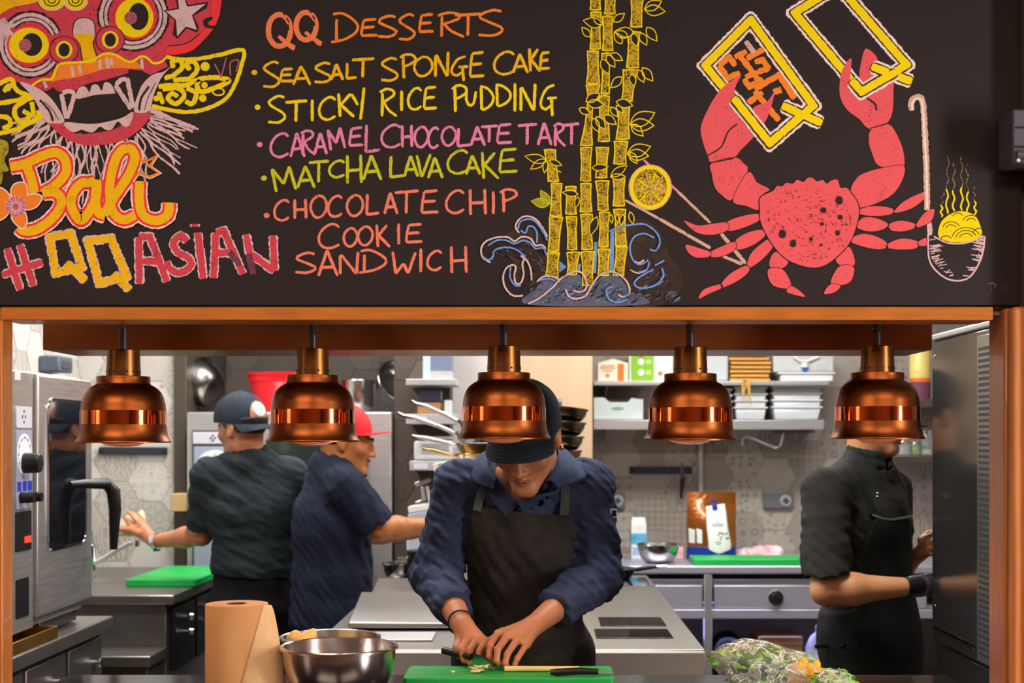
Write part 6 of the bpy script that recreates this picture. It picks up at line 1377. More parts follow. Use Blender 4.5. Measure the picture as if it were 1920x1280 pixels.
for py, c_ in ((664,'red_print'),(678,'white_card'),(698,'white_card')):
    m = MB(); m.cyl((X_(1202,YU),YU-.001,Z_(py,YU)), (X_(1202,YU),YU+.001,Z_(py,YU)), .016, n=20); m.build('picture_dot', MATS[c_], gp)
    m = MB(); m.b2(X_(1211,YU), X_(1221,YU), YU-.001, YU+.001, Z_(py+4,YU), Z_(py-4,YU)); m.build('text_block', pm('pale_green', (176,210,120), .6), gp)
m = MB(); m.cyl((X_(1238,YU),YU+.002,Z_(700,YU)), (X_(1238,YU),YU+.004,Z_(700,YU)), .012, n=16); m.build('orange_mark', MATS['orange_print'], t)
m = MB(); m.b2(X_(1322,YU), X_(1366,YU), YU, YU+.14, ZU, ZU+.20)
t = tag(m.build('storage_box', CLEARP, None, bevel=.012), 'frosted storage box between the green carton and the wooden boards', 'box')
m = MB(); m.b2(X_(1268,YU), X_(1318,YU), YU, YU+.14, ZU, ZU+.20); tag(m.build('storage_box', WHITEP, None, bevel=.006), 'white storage box behind the fourth copper lamp on the upper shelf', 'box')
WB = pm('oak_board', (206,150,70), .5, var=.2, scale=9, stretch=(2,8,20))
rnd = random.Random(3)
z = ZU
for k in range(7):
    h = .021; o = rnd.uniform(-.008,.008)
    m = MB(); m.b2(X_(1370,YU)+o, X_(1446,YU)+o-(.01 if k == 1 else 0), YU+.005*(k%2), YU+.16, z+.001, z+h-.006)
    tag(m.build('wooden_board', WB, None, bevel=.003), ['lowest','second','third','fourth','fifth','sixth','topmost'][k]+' board of the golden wooden serving boards on the upper right shelf', 'serving board', 'wooden serving boards'); z += h
t = thing('twine_loop', 'loops of golden twine hanging over the edge of the upper right shelf', 'twine', (X_(1402,7.03),7.03,ZU))
for dx, l in ((-7,752),(5,757)):
    m = MB(); Yt = 7.035; m.tube([(X_(1400,Yt),Yt+.012,ZU+.004),(X_(1400+dx,Yt),Yt,Z_(712,Yt)),(X_(1400+dx*1.1,Yt),Yt,Z_((712+l)/2,Yt)),(X_(1400+dx*1.2+2,Yt),Yt,Z_(l,Yt)),(X_(1400+dx*.7,Yt),Yt-.004,Z_((712+l)/2,Yt)),(X_(1402,Yt),Yt,Z_(713,Yt))], .0045, 8); m.build('loop', pm('twine', (206,156,62), .7, bump=.5, bscale=300), t)
t = thing('bag_dispenser', 'white dispenser box with a blue tipped nozzle at the right of the upper shelf', 'dispenser', (X_(1508,YU),YU,ZU))
m = MB(); m.b2(X_(1464,YU), X_(1562,YU), YU, YU+.2, ZU, ZU+.036); m.build('lid_tray', WHITEP, t, bevel=.004)
m = MB(); m.b2(X_(1458,YU), X_(1566,YU), YU-.01, YU+.21, ZU+.036, ZU+.046); m.build('rim', WHITEP, t, bevel=.003)
m = MB(); m.b2(X_(1450,YU), X_(1564,YU), YU, YU+.2, ZU+.046, ZU+.155); m.build('box', pm('box_grey_white', (186,188,190), .4), t, bevel=.008)
m = MB(); m.tube([Wp(1488,668,YU-.004),Wp(1500,677,YU-.01),Wp(1514,677,YU-.01),Wp(1537,668,YU-.004)], .008, 10); m.build('handle', WHITEP, t)
m = MB(); m.cyl(Wp(1509,680,YU-.004), Wp(1509,689,YU-.006), .019, .020, 20); nz_ = m.build('nozzle', WHITEP, t); m = MB(); m.cyl(Wp(1509,689,YU-.006), Wp(1509,696,YU-.006), .014, .011, 16); m.build('blue_tip', pm('blue_tip', (40,90,200), .4), nz_)
m = MB(); m.b2(X_(1529,YU), X_(1554,YU), YU-.0015, YU+.001, Z_(694,YU), Z_(682,YU)); m.build('label', pm('label_grey', (178,182,184), .6), t)
# stacked tubs
def tub(label, x0, x1, y, z, h, grp):
    m = MB(); w_ = x1-x0; i = w_*.06; d = .2
    m.add([(x0+i,y+.01,z),(x1-i,y+.01,z),(x1-i,y+d-.01,z),(x0+i,y+d-.01,z),(x0,y,z+h),(x1,y,z+h),(x1,y+d,z+h),(x0,y+d,z+h)], [(0,3,2,1),(0,1,5,4),(1,2,6,5),(2,3,7,6),(3,0,4,7)])
    t = thing('storage_tub', label, 'tub', ((x0+x1)/2,y+.1,z), grp); o = m.build('tub', TUBP, t, bevel=.006); so = o.modifiers.new('wall', 'SOLIDIFY'); so.thickness = .002
    m = MB()
    for a in ((x0-.006,x1+.006,y-.006,y+.004),(x0-.006,x1+.006,y+d-.004,y+d+.006),(x0-.006,x0+.004,y,y+d),(x1-.004,x1+.006,y,y+d)): m.b2(*a, z+h-.005, z+h+.003)
    m.build('rim', WHITEP, t, bevel=.002)
YT = 7.11; wd = ('bottom','second','third','topmost')
for k in range(4):
    tub(wd[k]+' tub of the narrow white stack on the lower right shelf', X_(1379,YT), X_(1437,YT), YT, ZL+.001+k*.0335, .062 if k == 0 else .062, 'white tubs, narrow stack')
for k in range(4):
    tub(wd[k]+' tub of the wide white stack on the lower right shelf', X_(1449,YT), X_(1540,YT), YT, ZL+.001+k*.0345, .064, 'white tubs, wide stack')
for k in range(4):
    tub(wd[k]+' tub of the stack half hidden by the fourth copper lamp', X_(1318,YT), X_(1371,YT), YT, ZL+.001+k*.031, .06, 'white tubs, hidden stack')
t = thing('white_basket', 'white plastic basket with a cut out handle at the left of the lower right shelf', 'basket', (X_(1160,YT),YT,ZL))
P = [(1113,786),(1206,786),(1206,749),(1184,746),(1177,754),(1143,754),(1133,745),(1113,745)]
m = MB(); m.prism([(X_(a,YT),max(ZL+.001,Z_(b,YT))) for a, b in P], (0,YT,0), (1,0,0), (0,0,1), (0,.006,0)); m.build('front_panel', pm('basket_white', (190,202,200), .45), t, bevel=.003)
m = MB(); m.b2(X_(1113,YT), X_(1206,YT), YT+.2, YT+.206, ZL+.001, Z_(747,YT)); m.b2(X_(1113,YT), X_(1113,YT)+.005, YT+.005, YT+.2, ZL+.001, Z_(747,YT)); m.b2(X_(1206,YT)-.005, X_(1206,YT), YT+.005, YT+.2, ZL+.001, Z_(747,YT)); m.b2(X_(1113,YT), X_(1206,YT), YT+.005, YT+.2, ZL+.001, ZL+.006); m.build('tray', MATS['basket_white'], t)
m = MB(); m.prism([(X_(1158,YT)+.033*math.cos(a*PI/10),Z_(766,YT)+.009*math.sin(a*PI/10)) for a in range(20)], (0,YT-.001,0), (1,0,0), (0,0,1), (0,.003,0)); m.build('handle_hole', pm('hole_green', (120,160,130), .6), t)
t = thing('hook_rod', 'bent steel hook rod fixed under the lower right shelf', 'hook', (X_(1430,7.2),7.2,1.5))
m = MB(); m.tube([Wp(1392,835,7.18),Wp(1392,822,7.18),Wp(1400,816,7.18),Wp(1455,840,7.15),Wp(1464,834,7.15),Wp(1468,812,7.15),Wp(1468,806,7.15)], .007, 10); m.build('rod', STEEL, t, smooth=60)
m = MB(); m.b2(X_(1455,7.15), X_(1525,7.15), 7.12, 7.2, Z_(810,7.15)-.004, Z_(806,7.05)); m.build('mount_plate', DSTEEL, t)
# wall fittings
m = MB(); m.cyl((X_(1314,7.37),7.378,.92), (X_(1314,7.37),7.378,Z_(806,7.05)-.002), .014, n=16); tag(m.build('wall_pipe', pm('pipe_grey', (186,186,188), .4, .5), None), 'grey conduit pipe running up the back wall behind the coffee bag', 'pipe')
rk = knife_rack(1180, 1297, 881, 7.396, 'dark magnetic knife rack on the back wall holding one knife')
kn = thing('kitchen_knife', 'black handled knife hanging blade up on the right knife rack', 'knife', (X_(1279,7.36),7.36,1.3))
m = MB(); m.prism([(X_(a,7.36),Z_(b,7.36)) for a, b in ((1278,866),(1281,872),(1285,897),(1276,899),(1275,880))], (0,7.366,0), (1,0,0), (0,0,1), (0,.003,0)); m.build('blade', CHROME, kn)
m = MB(); m.prism([(X_(a,7.36),Z_(b,7.36)) for a, b in ((1275,898),(1284,898),(1282,915),(1279,934),(1275,936),(1275,915))], (0,7.358,0), (1,0,0), (0,0,1), (0,.014,0)); m.build('handle', BLACKP, kn, bevel=.003)
for a, b, lab in ((1431,1486,'grey double wall socket plate on the back wall beside the charcoal worker'),(1148,1172,'grey wall socket plate on the back wall beside the chef\'s sleeve')):
    t = thing('wall_socket', lab, 'socket', (X_((a+b)/2,7.39),7.39,Z_(938,7.39)), 'wall sockets')
    m = MB(); m.b2(X_(a,7.39), X_(b,7.39), 7.372, 7.397, Z_(953,7.39), Z_(923,7.39)); m.build('plate', pm('socket_grey', (92,96,100), .5), t, bevel=.005)
    cx = X_(b-14,7.39); m = MB(); m.lathe([(.0005,.006),(.028,.006),(.031,0)], (cx,7.372,Z_(938,7.39)), 24, MY); m.build('outlet_ring', pm('ring_grey', (150,154,162), .4), t)
    m = MB(); m.box((cx,7.364,Z_(938,7.39)), (.026,.004,.026), (0,R(45),0)); m.build('outlet_face', pm('outlet_dark', (60,62,66), .5), t)
# shelf at the far right with jars
t = thing('wall_shelf', 'short dark shelf with glass jars beyond the worker at the right end', 'shelf', (X_(1725,7.2),7.2,Z_(866,7.1)), 'steel wall shelves')
m = MB(); m.b2(X_(1676,7.1), X_(1830,7.1), 7.1, 7.396, Z_(866,7.1), Z_(854,7.1)); m.build('board', DSTEEL, t, bevel=.003)
t = thing('wall_shelf', 'short dark upper shelf carrying the yellow bottle at the right end', 'shelf', (X_(1745,7.2),7.2,Z_(762,7.1)), 'steel wall shelves')
m = MB(); m.b2(X_(1700,7.1), X_(1850,7.1), 7.1, 7.396, Z_(764,7.1), Z_(748,7.1)); m.build('board', DSTEEL, t, bevel=.003)
zj = Z_(854,7.1)+.001
def jar(label, px, r, h, fill, fh, grp='jars on the right end shelf'):
    t = thing('glass_jar', label, 'jar', (X_(px,7.2),7.2,zj), grp); c = (X_(px,7.2),7.2,zj)
    m = MB(); m.lathe([(.0005,.002),(r,.002),(r,h*.8),(r*.8,h*.9),(r*.8,h)], c, 28); m.build('glass', pm('jar_glass', (230,236,236), .06, trans=.9), t, smooth=50)
    m = MB(); m.lathe([(.0005,.005),(r*.9,.005),(r*.9,fh),(.0005,fh)], c, 24); m.build('contents', fill, t)
    m = MB(); m.lathe([(r*.84,h*.93),(r*.84,h*1.08),(.0005,h*1.08)], c, 24); m.build('lid', CHROME, t)
jar('squat jar of pale contents, leftmost on the right end shelf', 1692, .045, .09, WHITEP, .05)
jar('narrow jar with green contents on the right end shelf', 1716, .028, .075, pm('jar_green', (150,190,60), .5), .05)
jar('clear tall jar beside the steel cabinet on the right end shelf', 1738, .034, .115, WHITEP, .03)
t = thing('sauce_bottle', 'tall yellow and purple bottle on the upper right end shelf', 'bottle', (X_(1725,7.15),7.15,Z_(748,7.1)+.001))
c0 = (X_(1725,7.15),7.15,Z_(748,7.1)+.001); m = MB(); m.lathe([(.0005,.0),(.050,0),(.052,.01),(.052,.085),(.051,.086)], c0, 32); m.build('purple_band', pm('purple_label', (110,62,84), .5), t)
m = MB(); m.lathe([(.051,.086),(.052,.086),(.052,.10),(.051,.105)], c0, 32); m.build('orange_band', MATS['orange_print'], t)
m = MB(); m.lathe([(.051,.105),(.052,.105),(.052,.24),(.03,.27),(.02,.28),(.02,.31),(.0005,.31)], c0, 32); m.build('bottle_body', pm('yellow_bottle', (228,208,116), .35), t)

# ---- left shelves beside the column
YK = 6.20
ks = []
for lab, a, b, y0, y1 in (('top shelf of the white rack left of the column',761,846,722,710),('middle shelf of the white rack with a paper label, left of the column',761,846,795,776),('bottom shelf of the white rack above the slicer, left of the column',768,846,882,864)):
    t = thing('rack_shelf', lab, 'shelf', (X_(805,YK),YK+.1,Z_(y0,YK)), 'white rack shelves')
    m = MB(); m.b2(X_(a,YK), X_(b,YK)+.02, YK, 6.476, Z_(y0,YK), Z_(y1,YK)); m.build('board', pm('rack_white', (164,166,168), .45), t, bevel=.003); ks.append((t,Z_(y1,YK)+.001))
    if y0 == 795: m = MB(); m.b2(X_(774,YK), X_(801,YK), YK-.0015, YK+.001, Z_(789,YK), Z_(781,YK)); m.build('label', WHITEP, t)
    if y0 == 882: m = MB(); m.b2(X_(776,YK), X_(802,YK), YK-.0015, YK+.001, Z_(879,YK), Z_(868,YK)); m.build('label', pm('lilac_label', (204,204,222), .5), t)
YQ = 6.24
t = thing('file_box', 'pale blue and slate box on the top rack shelf', 'box', (X_(820,YQ),YQ,ks[0][1]))
m = MB(); m.b2(X_(793,YQ), X_(807,YQ), YQ, YQ+.14, ks[0][1], ks[0][1]+.20); m.build('spine', pm('pale_blue', (184,206,240), .5), t)
m = MB(); m.b2(X_(807,YQ), X_(847,YQ), YQ+.001, YQ+.14, ks[0][1]+.035, ks[0][1]+.20); m.build('slate_face', pm('slate_blue', (110,124,150), .5), t)
m = MB(); m.b2(X_(807,YQ), X_(847,YQ), YQ, YQ+.14, ks[0][1], ks[0][1]+.035); m.build('foot_band', pm('band_grey', (176,180,176), .6, var=.15, scale=60), t)
m = MB(); m.cyl((X_(820,YQ),YQ,Z_(665,YQ)), (X_(820,YQ),YQ+.003,Z_(665,YQ)), .006, n=14); m.build('white_dot', WHITEP, t)
zz = ks[1][1]; t = boxy('card_box', 'tan cardboard tray on the middle rack shelf', 'box', X_(783,YQ), X_(826,YQ), YQ, YQ+.15, zz, zz+.050, CARD)
t = boxy('ink_box', 'navy plastic box on top of the tan tray in the rack', 'box', X_(785,YQ), X_(826,YQ), YQ+.005, YQ+.145, zz+.051, zz+.105, pm('navy_plastic', (42,46,76), .4), .005)
t = boxy('paper_cup_box', 'small white box at the column end of the middle rack shelf', 'box', X_(833,YQ), X_(846,YQ), YQ, YQ+.1, zz, zz+.06, WHITEP)
zz = ks[2][1]; t = thing('kitchen_scale', 'white kitchen scale with a grey tray face on the bottom rack shelf', 'scale', (X_(812,YQ),YQ,zz))
m = MB(); m.b2(X_(776,YQ), X_(846,YQ), YQ, YQ+.16, zz, zz+.088); m.build('body', pm('scale_white', (196,198,195), .4), t, bevel=.012)
m = MB(); m.b2(X_(790,YQ), X_(842,YQ), YQ-.002, YQ+.002, zz+.030, zz+.074); m.build('display', pm('scale_face', (150,156,160), .3), t)
m = MB(); m.b2(X_(783,YQ), X_(845,YQ), YQ+.01, YQ+.15, zz+.094, zz+.106); m.build('plate', STEELH, t); m = MB(); m.b2(X_(808,YQ), X_(820,YQ), YQ+.06, YQ+.1, zz+.088, zz+.094); m.build('plate_post', STEEL, t)
# slicer on the side of the stove
t = thing('food_slicer', 'white and grey food slicer at the back left of the stove beside the chef\'s elbow', 'slicer', (X_(790,6.05),6.32,.9))
Ys = 6.30
m = MB(); m.b2(X_(762,Ys), X_(830,Ys), Ys, Ys+.16, .0, Z_(975,Ys)-.055); m.build('base', pm('slicer_grey', (168,172,186), .4), t, bevel=.01)
def bar(pts, th, nm, mat):
    m = MB(); m.prism([(X_(a,Ys),Z_(b,Ys)) for a, b in pts], (0,Ys+.02,0), (1,0,0), (0,0,1), (0,th,0)); m.build(nm, mat, t, bevel=.004)
bar(((764,950),(806,943),(808,950),(806,956),(765,963)), .12, 'table', pm('slicer_white', (222,222,220), .35)); bar(((764,964),(808,956),(810,990),(764,990)), .10, 'front_plate', MATS['slicer_grey'])
bar(((797,912),(802,911),(809,945),(803,945)), .03, 'arm', MATS['slicer_white']); bar(((788,913),(794,912),(798,938),(790,940)), .03, 'support', STEEL); bar(((776,905),(803,896),(806,901),(804,904),(778,913)), .08, 'pusher', STEEL); bar(((777,941),(790,936),(791,940),(778,945)), .04, 'tray_clip', STEEL)
tag(MB().ball((X_(758,6.1),6.12,.925), (.035,.03,.022)).build('folded_cloth', pm('lilac_cloth', (196,190,220), .9, bump=.5), smooth=60), 'pale lilac cloth beside the shallow bowl on the stove', 'cloth')

# ---- things on the rear counter
ZR = .9006
t = thing('milk_carton', 'white and blue carton standing on the rear counter beside the chef\'s arm', 'carton', (X_(1198,6.95),6.95,ZR)); Yc = 7.0
m = MB(); m.b2(X_(1184,Yc), X_(1212,Yc), Yc, Yc+.07, ZR, ZR+.175); m.prism([(0,0),(X_(1212,Yc)-X_(1184,Yc),0),(X_(1210,Yc)-X_(1184,Yc),.03),(.005,.03)], (X_(1184,Yc),Yc+.025,ZR+.175), (1,0,0), (0,0,1), (0,.02,0)); m.build('box', pm('carton_white', (232,236,238), .5), t, bevel=.003)
m = MB(); m.b2(X_(1183.6,Yc), X_(1212.4,Yc), Yc-.001, Yc+.0705, ZR+.075, ZR+.128); b_ = m.build('blue_band', pm('carton_blue', (58,148,196), .5, col2=(120,190,220), scale=20), t)
m = MB(); m.b2(X_(1186,Yc), X_(1198,Yc), Yc-.0012, Yc, ZR+.02, ZR+.06); m.build('blue_splash', pm('carton_pale', (150,190,222), .5, var=.2, scale=50), t)
bowl('steel bowl on the rear counter beside the white and blue carton', (X_(1234,6.81),6.81,ZR), .098, .088, 'steel bowls on the worktops')
t = boxy('food_pack', 'small red and white packet behind the steel bowl on the rear counter', 'packet', X_(1262,7.0), X_(1282,7.0), 7.0, 7.04, ZR, ZR+.06, pm('packet', (216,206,206), .5, col2=(206,70,80), scale=24))
cb = thing('coffee_bag', 'shiny brown coffee bag with white label and blue base on the rear counter', 'bag', (X_(1333,7.05),7.05,ZR)); Yb_ = 7.0
BAGM = pm('bag_brown', (146,82,30), .16, .45, var=.2, scale=9, bump=.7, bscale=26, coat=.6)
def bagsurf(x, z): u = (x-X_(1333,Yb_))/(.122); v = (z-ZR)/.36; return Yb_-.05*(1-min(1,abs(u))**2.2)*(1-v**1.6)*1.0-.006*math.sin(13*x+21*z)
V = []; F = []; nx, nz2 = 24, 40; xa, xb, zt = X_(1288,Yb_), X_(1380,Yb_), Z_(922,Yb_)
for sgn in (0, 1):
    for j in range(nz2+1):
        for i in range(nx+1):
            x = xa+(xb-xa)*i/nx; z = ZR+(zt-ZR)*j/nz2; y = bagsurf(x, z); V.append((x+.0015*math.sin(z*40), y if sgn == 0 else 2*Yb_+.012-y, z))
n1 = (nx+1)*(nz2+1)
for j in range(nz2):
    for i in range(nx): a = j*(nx+1)+i; F.append((a,a+1,a+nx+2,a+nx+1)); F.append((n1+a,n1+a+nx+1,n1+a+nx+2,n1+a+1))
for j in range(nz2): a = j*(nx+1); F.append((a,a+nx+1,n1+a+nx+1,n1+a)); a += nx; F.append((a,n1+a,n1+a+nx+1,a+nx+1))
for i in range(nx): F.append((i,n1+i,n1+i+1,i+1)); a = nz2*(nx+1)+i; F.append((a,a+1,n1+a+1,n1+a))
link_mesh('bag_body', V, F, BAGM, cb, 60)
def onbag(name, P, mat, off=.0015, par=None):
    Q = [(X_(a,Yb_),Z_(b,Yb_)) for a, b in P]; x0_ = min(q[0] for q in Q); x1_ = max(q[0] for q in Q); z0_ = min(q[1] for q in Q); z1_ = max(q[1] for q in Q); V = []; F = []; N, Mn = 14, 20
    def xr(z):    # left and right edge at height z
        xs = []
        for i in range(len(Q)):
            (a, b), (c, d) = Q[i], Q[(i+1) % len(Q)]
            if (b-z)*(d-z) <= 0 and b != d: xs.append(a+(c-a)*(z-b)/(d-b))
        return (min(xs), max(xs)) if xs else (x0_, x1_)
    for j in range(Mn+1):
        z = z0_+(z1_-z0_)*(.002+.996*j/Mn); l, r = xr(z)
        for i in range(N+1): x = l+(r-l)*i/N; V.append((x+.0015*math.sin(z*40), bagsurf(x, z)-off, z))
    for j in range(Mn):
        for i in range(N): a = j*(N+1)+i; F.append((a,a+1,a+N+2,a+N+1))
    o = link_mesh(name, V, F, mat, par or cb, 60); so = o.modifiers.new('thick','SOLIDIFY'); so.thickness = .0008; return o
onbag('blue_base', ((1288,1024),(1322,1026),(1345,1037),(1368,1026),(1380,1024),(1380,1047),(1288,1047)), pm('bag_blue', (22,48,140), .3), .001)
lb = onbag('front_label', ((1322,946),(1358,944),(1370,1028),(1346,1038),(1326,1028)), pm('label_white', (226,228,228), .5), .0022)
onbag('emblem', ((1334,946),(1344,946),(1344,955),(1339,957),(1334,955)), MATS['bag_blue'], .0034, cb); onbag('seal_strip', ((1333,936),(1344,936),(1344,942),(1333,942)), MATS['bag_blue'], .002)
for a, b in ((1291,1302),(1305,1315)): onbag('side_label', ((a,990),(b,992),(b-1,1018),(a,1017)), MATS['label_white'], .002)
for py, w_ in ((977,6),(981,24),(984,20),(1014,12),(1018,8)): onbag('print_line', ((1344-w_/2,py),(1344+w_/2,py),(1344+w_/2,py+1.4),(1344-w_/2,py+1.4)), pm('print_grey', (128,130,136), .6), .0034)
r2 = random.Random(4)
for k in range(12): px, py = 1342+r2.uniform(0,22), 995+r2.uniform(0,14); onbag('bean_print', ((px,py),(px+3,py),(px+3,py+2.6),(px,py+2.6)), pm('bean_brown', (96,56,34), .6), .0034)
chop('chopping_board', 'long green chopping board at the front edge of the rear counter', X_(1302,6.67), X_(1512,6.67), 6.67, 6.92, ZR, .028)
s = SDF((X_(1372,7.1)-.05,6.96,.89), (X_(1475,7.1)+.05,7.32,1.02), .006)
for px, dy, rx, rz in ((1390,.0,.035,.03),(1412,.03,.045,.035),(1435,.05,.05,.045),(1456,.02,.04,.045)): s.ell(npv_((X_(px,7.1),7.1+dy,.915)), (rx,.06,rz), .03)
s.func(folds(12,.012,(50,50,50),1.4)); s.plane((0,0,ZR), (0,0,-1)); o = s.build('kitchen_cloth', pm('spotted_cloth', (220,212,212), .9, col2=(214,150,170), scale=26), None); tag(o, 'crumpled white and pink cloth behind the green board on the rear counter', 'cloth')

# ---- on the serving counter
ZC = .9355
t = thing('paper_roll', 'big brown kitchen paper roll standing on the serving counter', 'paper roll', (X_(444,3.10),3.10,ZC))
PAP = pm('brown_paper', (192,142,92), .85, var=.05, scale=30, bump=.15, bscale=240, stretch=(1,1,.4)); c0 = Vector((X_(444,3.10),3.10,ZC)); rr_ = .0675; hz = Z_(1131,3.10)-ZC
m = MB(); m.lathe([(.022,0),(rr_,0),(rr_,hz-.001),(rr_-.001,hz),(.022,hz),(.022,0)], c0, 72); m.build('roll', PAP, t, smooth=50)
m = MB(); m.lathe([(.0225,.001),(.0225,hz+.0005),(.0195,hz+.0005),(.0195,.001)], c0, 32); m.build('core', pm('core_brown', (96,72,54), .8), t)
V = []; F = []; N = 22
for j in range(N+1):
    v = j/N; zt_ = hz*(1-v)
    for i in range(N+1):
        u = i/N; a0 = R(-22-58*v**.8); ang = a0*(1-u)+R(2)*u; r0 = rr_+.0012
        pin = Vector((r0*math.cos(ang), r0*math.sin(ang), zt_)); lift = u*(v**.7)
        pv = pin+Vector((.040*lift+.006*u, -.030*math.sin(u*PI*.8)*v-.012*lift, 0)); pv.z = max(.001, zt_-.004*u)
        V.append(tuple(c0+pv))
for j in range(N):
    for i in range(N): a = j*(N+1)+i; F.append((a,a+1,a+N+2,a+N+1))
o = link_mesh('loose_sheet', V, F, pm('lit_paper_sheet', (218,182,138), .9, var=.05, scale=60, bump=.3, bscale=200), t, 60); so = o.modifiers.new('thick','SOLIDIFY'); so.thickness = .0006  # paler than the roll's paper: light on the sheet put into its colour
ov_ = POLISH
bowl('polished steel mixing bowl at the front of the serving counter beside the paper roll', (X_(636,3.08),3.08,ZC), .122, Z_(1211,3.08)-ZC, 'steel bowls on the serving counter', mat=pm('bright_steel', (206,200,196), .2, 1, var=.05, rvar=.04), base=.5)
bowl('steel mixing bowl with peeled ginger behind the front bowl', (X_(620,3.325),3.318,ZC), .112, Z_(1193,3.32)-ZC, 'steel bowls on the serving counter', mat=MATS['bright_steel'], base=.5)
GING = pm('peeled_ginger', (232,200,136), .5, var=.08, scale=20, sss=.1)
cz = Vector((X_(620,3.325),3.318,ZC))
s = SDF(*bounds(Wp(578,1195,3.29), m=.08), .003); s.chain([npv_(Wp(572,1206,3.28)),npv_(Wp(582,1192,3.28)),npv_(Wp(589,1181,3.28))], [.026,.014,.005], .01); s.chain([npv_(Wp(570,1206,3.28)),npv_(Wp(572,1212,3.30)),npv_(Wp(575,1225,3.30))], [.024,.026,.022], .01); tag(s.build('ginger_piece', GING), 'pointed piece of peeled ginger sticking up from the rear steel bowl', 'ginger', 'ginger in the rear bowl')
s = SDF(*bounds(Wp(545,1195,3.31), m=.07), .003); s.chain([npv_(Wp(546,1197,3.33)),npv_(Wp(554,1193,3.32)),npv_(Wp(557,1199,3.31))], [.012,.013,.010], .01); s.cap(npv_(Wp(554,1199,3.32)), npv_(Wp(570,1222,3.32)), .012, .018, .01); tag(s.build('ginger_piece', GING), 'round lump of peeled ginger at the left rim of the rear steel bowl', 'ginger', 'ginger in the rear bowl')
chop('chopping_board', 'green chopping board on the serving counter under the chef\'s hands', X_(755,3.215), X_(1153,3.215), 3.215, 3.385, ZC, .0215)
zb = ZC+.0222
kf = thing('chef_knife', 'chef knife in the fist of the bowing chef slicing on the green board', 'knife', Wp(915,1240,3.34))
A_, B_ = Wp(886,1232,3.352), Wp(938,1258,3.285); B_.z = zb+.002
up = Vector((0,0,1)); d = (B_-A_).normalized(); d.z *= .25; d.normalize(); base = Vector((A_.x,A_.y,zb)); nrm = d.cross(up).normalized()
m = MB(); m.prism([(.0,.006),(.0,.036),(.03,.034),(.065,.020),(.082,.002),(.06,.001),(.02,.002)], base, d, up, nrm*.0018); m.build('blade', pm('knife_steel', (180,184,186), .18, 1), kf)
hd = base-d*.003+up*.024; m = MB(); m.tube([hd, hd-d*.04, hd-d*.10], [.009,.010,.009], 12); m.build('handle', BLACKP, kf)
m = MB(); a, b = Wp(946,1254,3.30), Wp(1088,1252,3.30); a.z = b.z = zb+.0062; m.tube([a, a*.5+b*.5, b-(b-a)*.02, b+Vector((.002,0,-.001))], [.0066,.0062,.0056,.001], 14); tag(m.build('lemongrass_stalk', pm('stalk_pale', (226,206,142), .5, var=.1, scale=20, stretch=(.2,6,6)), smooth=60), 'pale yellow lemongrass stalk being sliced on the green board', 'lemongrass')
r3 = random.Random(8)
for k in range(16):
    px = 884+r3.uniform(0,28); rad = .0075+r3.random()*.003; Yk = 3.29+r3.uniform(-.012,.014); lev = zb+.001+(.0045*(k//6)); Q = Euler((r3.uniform(-.3,.3),r3.uniform(-.3,.3),0)).to_matrix()
    m = MB(); m.lathe([(.0004,.0),(rad,0),(rad,.002),(.0004,.002)], (X_(px,Yk),Yk,lev+.003), 16, Q); tag(m.build('lemongrass_slice', pm('slice_pale', (228,216,164), .55, var=.1), smooth=30), 'thin pale lemongrass slice in the little heap beside the knife blade', 'lemongrass slice', 'sliced lemongrass heap')
m = MB(); m.lathe([(.0004,0),(.005,0),(.005,.003),(.0004,.003)], (X_(849,3.29),3.29,zb), 12); tag(m.build('lemongrass_crumb', MATS['slice_pale']), 'stray pale crumb on the left half of the front green board', 'crumb')
kf = thing('paring_knife', 'black handled knife lying along the front right edge of the green board', 'knife', Wp(1095,1272,3.235))
zh = zb+.0085
m = MB(); m.tube([Vector((X_(1032,3.236),3.236,zh)), Vector((X_(1045,3.236),3.237,zh)), Vector((X_(1085,3.236),3.24,zh+.002)), Vector((X_(1122,3.236),3.238,zh+.001))], [.006,.0085,.0085,.007], 14); m.build('handle', BLACKP, kf)
m = MB(); m.prism([(0,-.007),(.02,-.008),(.045,-.002),(.043,.006),(0,.007)], (X_(1122,3.236),3.244,zb+.003), (1,0,0), (0,1,0), (0,0,.0018)); m.build('blade', MATS['knife_steel'], kf)
m = MB(); m.tube([Wp(1111,1259,3.26), Wp(1116,1263,3.255), Wp(1118,1272,3.245), Wp(1127,1279,3.24)], [.002,.0022,.002,.002], 8); tag(m.build('wire_clip', CHROME, smooth=60), 'thin bent steel wire clip lying by the black knife handle', 'clip')

# ---- wrapped greens at the right
WRAP = bpy.data.materials.new('plastic_wrap'); WRAP.use_nodes = True
nt = WRAP.node_tree; b = nt.nodes['Principled BSDF']; b.inputs['Base Color'].default_value = (.95,.97,.97,1); b.inputs['Roughness'].default_value = .12; b.inputs['Coat Weight'].default_value = 1
tc = nt.nodes.new('ShaderNodeTexCoord'); nz = nt.nodes.new('ShaderNodeTexNoise'); nz.inputs['Scale'].default_value = 30; nz.inputs['Detail'].default_value = 7; nz.inputs['Distortion'].default_value = 1.2
nt.links.new(tc.outputs['Object'], nz.inputs['Vector']); rp = nt.nodes.new('ShaderNodeValToRGB'); rp.color_ramp.elements[0].position = .42; rp.color_ramp.elements[1].position = .60; rp.color_ramp.elements[0].color = (.12,.12,.12,1); rp.color_ramp.elements[1].color = (.30,.30,.30,1)
for ps_, v_ in ((.47,.16),(.50,.95),(.53,.22)): e_ = rp.color_ramp.elements.new(ps_); e_.color = (v_,v_,v_,1)  # glints on the film put in as opaque white streaks
nt.links.new(nz.outputs['Fac'], rp.inputs[0]); nt.links.new(rp.outputs[0], b.inputs['Alpha'])
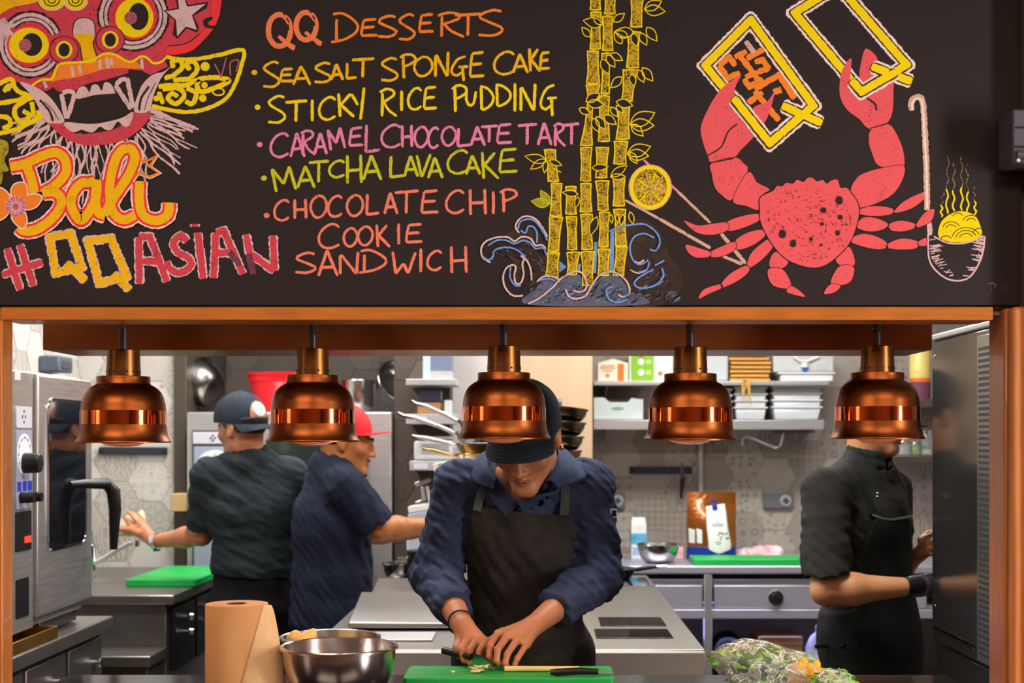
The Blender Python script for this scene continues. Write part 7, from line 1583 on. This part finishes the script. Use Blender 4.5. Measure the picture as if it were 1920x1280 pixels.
bp = nt.nodes.new('ShaderNodeBump'); bp.inputs['Strength'].default_value = .9; bp.inputs['Distance'].default_value = .012; nt.links.new(nz.outputs['Fac'], bp.inputs['Height']); nt.links.new(bp.outputs[0], b.inputs['Normal'])
LEAFM = pm('leaf_green', (96,172,44), .45, col2=(156,214,84), scale=16); LEAFD = pm('leaf_dark', (52,118,36), .5, var=.25, scale=20); PETAL = pm('squash_flower', (238,206,60), .5, col2=(236,160,50), scale=30)
def greens(label, blobs, flower=None, seed=1):
    t = thing('wrapped_greens', label, 'vegetables', (blobs[0][0].x, blobs[0][0].y, ZC), 'plastic wrapped greens')
    s = SDF(*bounds(*[b_[0] for b_ in blobs], m=.16), .0055)
    for c_, r_ in blobs: s.ell(npv_(c_), r_, .035)
    s.func(folds(seed, .006, (46,46,46), 1.8)); s.plane((0,0,ZC+.001), (0,0,-1)); w_ = s.build('plastic_wrap', WRAP, t)
    rn = random.Random(seed); m = MB(); m2 = MB()
    for k in range(330):
        c_, r_ = rn.choice(blobs); a, e = rn.uniform(0,2*PI), rn.uniform(-.3,1.3); n = Vector((math.cos(a)*math.cos(e), math.sin(a)*math.cos(e), math.sin(e)))
        p = Vector(c_)+Vector((n.x*r_[0],n.y*r_[1],n.z*r_[2]))*rn.uniform(.72,.94)
        if p.z < ZC+.012: continue
        d = Vector((1,rn.uniform(-.7,.7),rn.uniform(-.6,.3))).normalized(); L = rn.uniform(.018,.045); w2 = (d.cross(n)).normalized()*L*rn.uniform(.12,.22); q = n*.004
        (m if rn.random() < .6 else m2).add([p-d*L/2, p-d*L*.1+w2+q, p+d*L/2, p-d*L*.1-w2+q, p-d*L*.1+q*1.8], [(0,1,4),(1,2,4),(2,3,4),(3,0,4)])
    o = m.build('leaves', LEAFM, t, smooth=60, recalc=False); tag(o, None, kind='stuff'); o = m2.build('dark_leaves', LEAFD, t, smooth=60, recalc=False); tag(o, None, kind='stuff')
    m = MB()
    for c_, r_ in blobs: m.ball(Vector(c_)+Vector((0,0,.008)), tuple(min(v*.70, (c_.z+.008-ZC)*.95) for v in r_), 14)
    tag(m.build('leaf_mass', LEAFD, t, smooth=60), None, kind='stuff')
    if flower:
        for k, p in enumerate(flower):
            m = MB(); 
            for j in range(5): a = j*2*PI/5; m.ball(p+Vector((.012*math.cos(a),-.006,.012*math.sin(a))), (.010,.006,.016), 10, Matrix.Rotation(-a+PI/2,3,'Y'))
            m.build('blossom', PETAL, t, smooth=60)
Yg = 3.12
greens('large bundle of leafy greens in crinkled plastic wrap at the right of the serving counter', [(Wp(1395,1238,Yg),(.055,.055,.042)),(Wp(1360,1236,Yg),(.030,.035,.022)),(Wp(1430,1240,Yg),(.055,.06,.042)),(Wp(1475,1258,Yg+.01),(.055,.06,.040)),(Wp(1505,1250,Yg+.03),(.036,.045,.030)),(Wp(1440,1285,Yg),(.09,.07,.035))], [Wp(1502,1254,Yg-.020),Wp(1526,1259,Yg-.004),Wp(1512,1264,Yg-.024),Wp(1494,1263,Yg-.028)], 2)
greens('small bundle of wrapped greens at the far right end of the serving counter', [(Wp(1570,1283,3.02),(.038,.05,.030)),(Wp(1552,1285,3.02),(.026,.045,.022))], None, 5)
